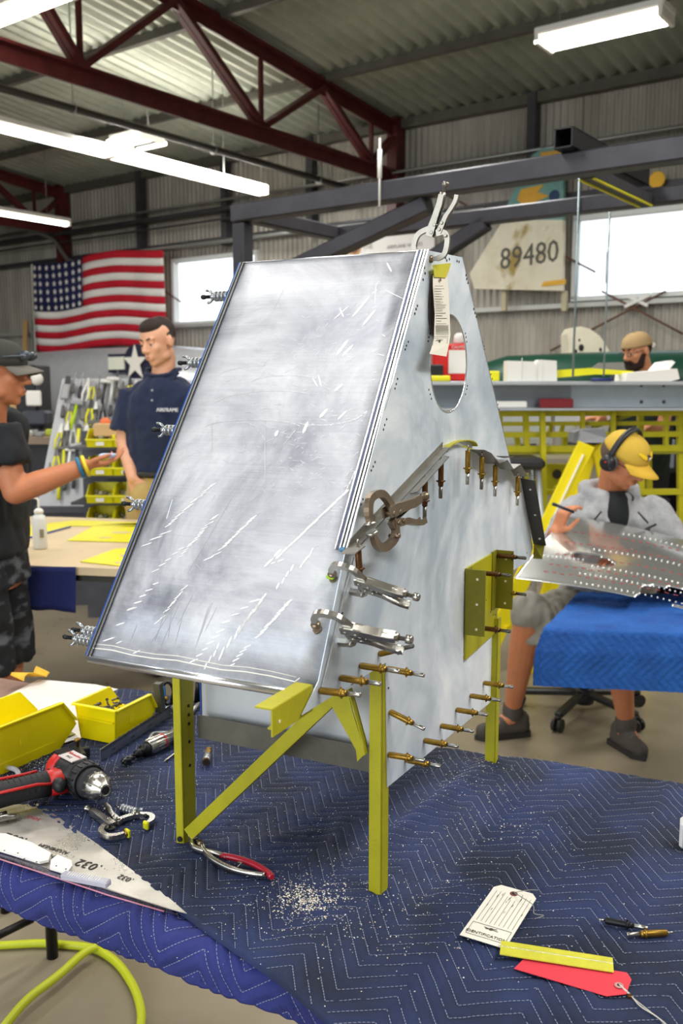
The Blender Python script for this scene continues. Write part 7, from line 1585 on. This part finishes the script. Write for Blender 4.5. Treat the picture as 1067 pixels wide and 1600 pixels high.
# -- die grinder with burr
GR = pdir((190, 1203), (270, 1163)); gr = lay('die_grinder', 190, 1201, GR, 'chrome die grinder with a fluted burr lying behind the left yellow leg', 'grinder')
mb = MB(); mb.lathe([(.001, 0), (.006, .006), (.0065, .020), (.0055, .034), (.003, .036)], (0, 0, .012), (1, 0, 0), 12)
for k in range(6):
    mb.tube([(.003+.03*j/6, .0062*math.cos(k*1.05+j*.35), .012+.0062*math.sin(k*1.05+j*.35)) for j in range(7)], .0012, 4)
mb.build('burr', mat('carbide', '#4a4a4d', .3, .8), gr)
mb = MB(); mb.lathe([(.003, .034), (.003, .040), (.008, .041), (.009, .052), (.006, .053), (.0075, .060), (.013, .062), (.013, .072)], (0, 0, .014), (1, 0, 0), 14); mb.build('collet', M_black, gr)
mb = MB(); mb.lathe([(.0145, .072), (.0155, .075), (.0155, .125), (.0135, .130), (.0135, .19), (.010, .195)], (0, 0, .016), (1, 0, 0), 18)
for k in range(12): a = k*math.pi/6; mb.bar((.076, .0155*math.cos(a), .016+.0155*math.sin(a)), (.124, .0155*math.cos(a), .016+.0155*math.sin(a)), .0012, .0012)
mb.build('body', M_chrome, gr)
mb = MB(); mb.lathe([(.0157, .112), (.0157, .118)], (0, 0, .016), (1, 0, 0), 16); mb.build('red_band', M_dr, gr)
mb = MB(); mb.tube(catmull([(.10, .02, .02), (.13, .035, .02), (.17, .03, .01), (.20, .02, .008)], 5), .004, 8); mb.build('throttle_lever', M_rule, gr)
nz = lay('blow_nozzle', 256, 1190, pdir((256, 1190), (290, 1165)), 'slim steel nozzle lying beside the die grinder', 'nozzle', dz=.008)
MB().lathe([(.0008, 0), (.002, .006), (.0022, .05), (.004, .052), (.004, .075)], (0, 0, 0), (1, 0, 0), 10).build('tube', M_chrome, nz)
# -- brass air fitting
af = lay('air_fitting', 322, 1198, pdir((322, 1198), (330, 1162)), 'brass and steel air-line fitting standing between the front legs', 'fitting')
mb = MB(); mb.lathe([(.0055, -.001), (.0075, -.002), (.0075, .004), (.006, .005)], (0, 0, .010), (1, 0, 0), 14); mb.build('end_ring', M_brown, af)
mb = MB(); mb.lathe([(.0075, .004), (.0078, .014), (.0070, .015), (.0078, .018), (.0078, .030)], (0, 0, .010), (1, 0, 0), 14); mb.build('steel_sleeve', M_zincsil, af)
mb = MB(); mb.lathe([(.0062, .030), (.0066, .050), (.0048, .052), (.0048, .056), (.0060, .057), (.0060, .062)], (0, 0, .010), (1, 0, 0), 8, 0, False); mb.build('brass_body', M_brass, af)
MB().lathe([(.0045, 0), (.0045, .0006)], (-.0016, 0, .010), (-1, 0, 0), 10).build('bore', M_dark, af)
# -- tools lying past the legs at the back
bt = lay('screwdriver', 300, 1118, pdir((298, 1122), (312, 1104)), 'grey-shafted hand tool with a red tip behind the left leg', 'tool')
mb = MB(); mb.lathe([(.004, 0), (.005, .01), (.005, .05), (.003, .06)], (0, 0, .008), (1, 0, 0), 10); mb.build('shaft', M_rule, bt); MB().ball((.07, -.012, .010), (.006, .006, .006), 10, 6).build('red_tip', M_dr, bt)
bk = lay('rubber_pad', 309, 1098, R(80), 'black curved rubber pad standing behind the left leg', 'pad')
MB().tube([(0, 0, .0), (.002, 0, .03), (0, 0, .058)], [.010, .007, .003], 10, flat=.4).build('pad', M_bp, bk)
# -- locking clamp and wing-nut cleco on the quilt
c_tab = make_clamp(M_chrome, M_chrome, M_brass, 26, M_tape, True)
p = tp(188, 1306, TZ+.014)
# handles up and to the left, jaws opening down to the right
y_ = (tp(118, 1281)-tp(196, 1290)).normalized()
t_ = clamp(c_tab, tp(196, 1297, TZ+.012), (tp(150, 1268)-tp(182, 1300)).normalized()+y_*.55, (tp(215, 1285)-tp(170, 1300)), 1.12, 'open locking clamp with yellow pads lying on the quilt below the drill')
c2 = lay('wing_nut_cleco', 188, 1262, pdir((188, 1262), (232, 1276)), 'silver ribbed wing-nut cleco lying loose beside the open clamp', 'fastener', 'wing-nut clecos down the left edge', dz=.012)
c2['group'] = 'loose clecos on the quilt'
for n_, me in WG: link(n_, me, c2)
MB().lathe([(.0012, 0), (.0012, .012)], (0, 0, 0), (-1, 0, 0), 6).build('needle', M_chrome, c2)
# -- steel tool tips at the left edge under the drill
st = lay('hand_tool', 8, 1282, pdir((-40, 1290), (24, 1276)), 'nickel tool handles poking out from under the drill grip at the left edge', 'tool', dz=.010)
mb = MB(); mb.tube([(-.05, 0, .004), (.0, .002, .004), (.018, .0, .003)], [.006, .006, .0045], 10); mb.tube([(-.05, .014, .004), (-.01, .016, .004), (.006, .022, .004)], [.004, .004, .003], 8); mb.build('handle', M_chrome, st)
pz = lay('clear_hose', 14, 1208, pdir((-20, 1195), (28, 1222)), 'short clear plastic hose behind the drill grip', 'hose', dz=.01)
MB().tube(catmull([(-.05, 0, 0), (0, .012, .004), (.03, .002, .002), (.038, -.02, 0)], 5), .005, 8).build('hose', MATS['milky_plastic'], pz)
# -- cleco pliers with red grips
PR = pdir((296, 1322), (420, 1370)); cp = lay('cleco_pliers', 296, 1322, PR, 'cleco pliers with one red grip lying at the foot of the left yellow leg', 'pliers')
PL = tlen((290, 1320), (424, 1372)); s = PL/.12
def c3(l, n=5): return catmull([(x*s, y*s, z) for x, y, z in l], n)
mb = MB(); mb.tube(c3([(0, .004, .010), (.008, -.004, .012), (.016, -.010, .012), (.030, -.010, .012), (.045, -.006, .011), (.058, -.005, .010)]), .0042, 8, flat=1.3); mb.box((.004*s, .003, .010), (.012, .012, .016), bev=.002); mb.build('jaw', M_chrome, cp)
mb = MB(); mb.tube(c3([(.010, .002, .012), (.022, -.004, .013), (.032, -.010, .012), (.050, -.016, .010), (.075, -.018, .009), (.098, -.014, .009), (.112, -.008, .009)]), [.0045]*8+[.0042]*14+[.0038]*9, 8, flat=1.2); mb.build('steel_handle', M_chrome, cp)
mb = MB(); mb.tube(c3([(.050, -.006, .011), (.070, -.001, .011), (.090, .0, .011), (.110, -.003, .010), (.121, -.008, .010)]), [.0035]+[.0052]*19+[.004], 10); mb.build('red_grip', mat('red_grip', '#a8192e', .3, coat=.4), cp)
mb = MB(); mb.lathe([(.0035, -.008), (.0055, .0065), (.0035, .0085)], (.020*s, -.006, .012), Z, 10); mb.build('pivot', M_nick2, cp)
mb = MB()
for k in range(4): mb.tube([(.000+k*.0035, .010, .016), (.002+k*.0035, -.003, .020)], .0012, 5)
mb.build('spring', M_chrome, cp); mb = MB(); mb.tube([(.078*s, -.012, .014), (.080*s, -.018, .018), (.082*s, -.012, .016), (.080*s, -.022, .010)], .0008, 5); mb.build('wire_clip', M_chrome, cp)
# -- white identification tag
WT = [tp(718, 1461, TZ+.010), tp(789, 1483, TZ+.009), tp(837, 1401, TZ+.013), tp(775, 1381, TZ+.012)]
def tagthing(name, P, m, lab, cut, holep, ring, crease=0.0):
    c = sum(P, Vector())/4; t = thing(name, c, 0, lab, 'tag', None); Q = [p-c for p in P]
    x = (Q[1]-Q[0]).normalized(); u = (Q[3]-Q[0]); w = (Q[1]-Q[0]).length; L = u.length; y = u.normalized(); z = x.cross(y).normalized()
    y = z.cross(x)
    F = frame(Q[0], x, y, z)
    shear = (Q[3]-Q[0]).dot(x)
    out = [Vector((0, 0)), Vector((w, 0)), Vector((w+shear, L-cut)), Vector((w+shear-cut*.8, L)), Vector((shear+cut*.8, L)), Vector((shear, L-cut))]
    sheet(mb := MB(), [tuple(p) for p in out], [], F, .0006); mb.build('card', m, t)
    hh = holep(w, L, shear); MB().lathe([(.0055, 0), (.0055, .0010)], F @ Vector((hh[0], hh[1], .0005)), F.to_3x3() @ Z, 14).build('eyelet', ring, t); MB().lathe([(.0025, 0), (.0025, .0004)], F @ Vector((hh[0], hh[1], .0016)), F.to_3x3() @ Z, 10).build('eyelet_hole', M_dark, t)
    return t, F, w, L, shear, hh
wt, Fm, w_, L_, sh_, hh = tagthing('identification_tag', WT, M_paper, 'cream identification tag lying above the yellow strip on the quilt', .010, lambda w, L, s: (s*.92+w*.5, L*.90), mat('brown_eyelet', '#74403c', .7))
mb = MB(); f3 = lambda x, y: Fm @ Vector((x+sh_*y/L_, y, .0011))
for i in range(9): x = w_*(.12+.10*i); mb.bar(f3(x, L_*.30), f3(x, L_*(.82 if 2 < i < 6 else .88) if i not in (4, 5) else L_*.78), .0004, .0003)
for a, b in (((.08, .06), (.94, .06)), ((.08, .06), (.08, .26)), ((.08, .26), (.94, .26)), ((.94, .06), (.94, .26))): mb.bar(f3(w_*a[0], L_*a[1]), f3(w_*b[0], L_*b[1]), .0005, .0003)
mb.lathe([(.0028, 0), (.0028, .0003)], f3(w_*.52, L_*.215), Fm.to_3x3() @ Z, 10); mb.bar(f3(w_*.36, L_*.225), f3(w_*.68, L_*.205), .0010, .0003); mb.bar(f3(w_*.40, L_*.205), f3(w_*.64, L_*.235), .0010, .0003)
for i in range(12): x = w_*rr.uniform(.1, .95); y = L_*rr.uniform(.5, .88); mb.bar(f3(x, y), f3(x+.0005, y+rr.uniform(.003, .009)), .0006, .0003)
mb.build('printing', M_ink, wt)
xm = Fm.to_3x3() @ Vector((1, 0, 0)); ym = Fm.to_3x3() @ Vector((0, 1, 0)); zm = Fm.to_3x3() @ Z
text('lettering', 'IDENTIFICATION', .0078, M_ink, wt, frame(f3(w_*.5, L_*.105), xm, ym, zm), sx=.95)
text('lettering', 'PARTS SERVICEABLE · TAG', .0032, M_ink, wt, frame(f3(w_*.5, L_*.165), xm, ym, zm)) if False else None
e0 = Fm @ Vector((hh[0], hh[1], .003)); mb = MB(); mb.tube(catmull([e0, e0+Vector((.008, -.02, .004)), e0+Vector((.02, -.038, .003)), e0+Vector((.018, -.055, .001)), e0+Vector((.030, -.060, .001)), e0+Vector((.016, -.068, .001))], 5), .0006, 5); mb.tube(catmull([e0, e0+Vector((.02, -.004, .006)), e0+Vector((.034, -.004, .006))], 5), .0005, 5); mb.build('string', mat('grey_string', '#8b8983', .8), wt)
# -- yellow strip with a row of dimples, red tag
YS = [tp(783, 1470, TZ+.016), tp(957, 1497, TZ+.013)]; ys = thing('primed_strip', (YS[0]+YS[1])/2, 0, 'yellow-green metal strip lying across the cream and red tags', 'metal strip')
d = (YS[1]-YS[0]); Ly = d.length; ys.rotation_euler = (0, math.asin(-d.z/Ly), math.atan2(d.y, d.x))
wy = .030; mb = MB(); mb.box((0, -wy/2+.0, 0), (Ly, wy, .0012)); mb.build('strip', mat('strip_yellow', '#c9c43c', .45, var=.12, vscale=40), ys)
mb = MB()
for i in range(60): mb.ball((-Ly/2+.002+Ly*i/60, -wy*.42, .0008), (.0011, .0008, .0007), 6, 4)
mb.build('seam', M_edge, ys)
RT = [tp(803, 1512, TZ+.010), tp(818, 1497, TZ+.012), tp(990, 1524, TZ+.010), tp(975, 1562, TZ+.007)]
P4 = [RT[0]+(RT[1]-RT[0])*.0, RT[3], RT[2], RT[1]]
rt = thing('red_tag', sum(RT, Vector())/4, 0, 'red paper tag under the yellow strip, its string running off to the lower right', 'tag')
Q = [p-rt.location for p in RT]
x = (Q[2]-Q[1]).normalized(); yv = (Q[1]-Q[0]); 
A0, A1, A2, A3 = tp(803, 1514, TZ+.010)-rt.location, tp(822, 1495, TZ+.012)-rt.location, tp(990, 1522, TZ+.010)-rt.location, tp(974, 1565, TZ+.007)-rt.location
o1 = A2+(A1-A2).normalized()*.008; o2 = A2+(A3-A2)*.22; o3 = A3+(A2-A3)*.25; o4 = A3+(A0-A3).normalized()*.020
mb = MB(); mb.prism([A0, A1, o1, o2, o3, o4], (0, 0, .0007)); mb.build('card', mat('red_card', '#d63a48', .7, var=.08, vscale=20, aniso=(1, 20, 1)), rt)
hc = tp(967, 1540, TZ+.010)-rt.location; MB().lathe([(.0055, 0), (.0055, .0008)], hc, Z, 14).build('eyelet', mat('pink_eyelet', '#b98c86', .7), rt); MB().lathe([(.0022, 0), (.0022, .0003)], hc+Z*.0009, Z, 10).build('eyelet_hole', M_dark, rt)
mb = MB(); g0 = hc+Z*.002; gl = [g0]+[tp(*q, TZ+.008)-rt.location for q in ((983, 1552), (1000, 1572), (1025, 1588), (1045, 1606), (1060, 1640))]; mb.tube(catmull(gl, 6), .0007, 5); mb.tube(catmull([g0]+[tp(*q, TZ+.007)-rt.location for q in ((985, 1556), (1012, 1578), (1040, 1602), (1062, 1645))], 6), .0007, 5); mb.build('string', mat('pale_string', '#cfc9bd', .8), rt)
MB().box(tp(984, 1557, TZ+.006)-rt.location, (.006, .006, .005), bev=.001).build('knot', M_brown, rt)
# -- two loose clecos at the right
for (a, b, kind, lab) in (((938, 1437), (998, 1448), 'black', 'black cleco pin with silver tip lying at the right of the quilt'), ((1049, 1457), (989, 1460), 'brass', 'brass cleco pin with silver tip lying at the right below the black one')):
    t = lay('cleco_pin', *a, pdir(a, b), lab, 'fastener', 'loose clecos on the quilt', dz=.011)
    t.location = tp(*a, TZ+.011)+Vector((math.cos(pdir(a, b)), math.sin(pdir(a, b)), 0))*.006; 
    for n_, me in CL[kind]: link(n_, me, t)
# -- clear box at the right edge of the picture
bx = lay('plastic_case', 1074, 1322, R(-20), 'pale plastic case standing on the quilt, cut by the right edge', 'case')
mb = MB(); mb.box((.012, 0, .022), (.05, .03, .044), bev=.004); mb.build('case', mat('pale_plastic', '#d8d8d6', .3), bx); MB().box((.012, -.0155, .022), (.040, .001, .034)).build('lid', mat('grey_lid', '#9a9c9f', .3), bx)
# ---- hose on the floor under the table
hz = .012; hpts = [onz(*q, hz) for q in ((-60, 1478), (0, 1477), (60, 1474), (100, 1476), (145, 1482), (180, 1502), (205, 1535), (218, 1568), (220, 1600), (205, 1650))]
hs_ = MB(); hs_.tube(catmull(hpts, 8), .011, 10); hs_.tube(catmull([onz(*q, hz+.02) for q in ((150, 1480), (130, 1490), (90, 1525), (45, 1560), (10, 1600), (-20, 1640))], 8), .011, 10); o = hs_.build('air_hose', mat('lime_hose', '#c6cf23', .4)); tag(o, 'lime yellow air hose looped on the floor under the table', 'hose')
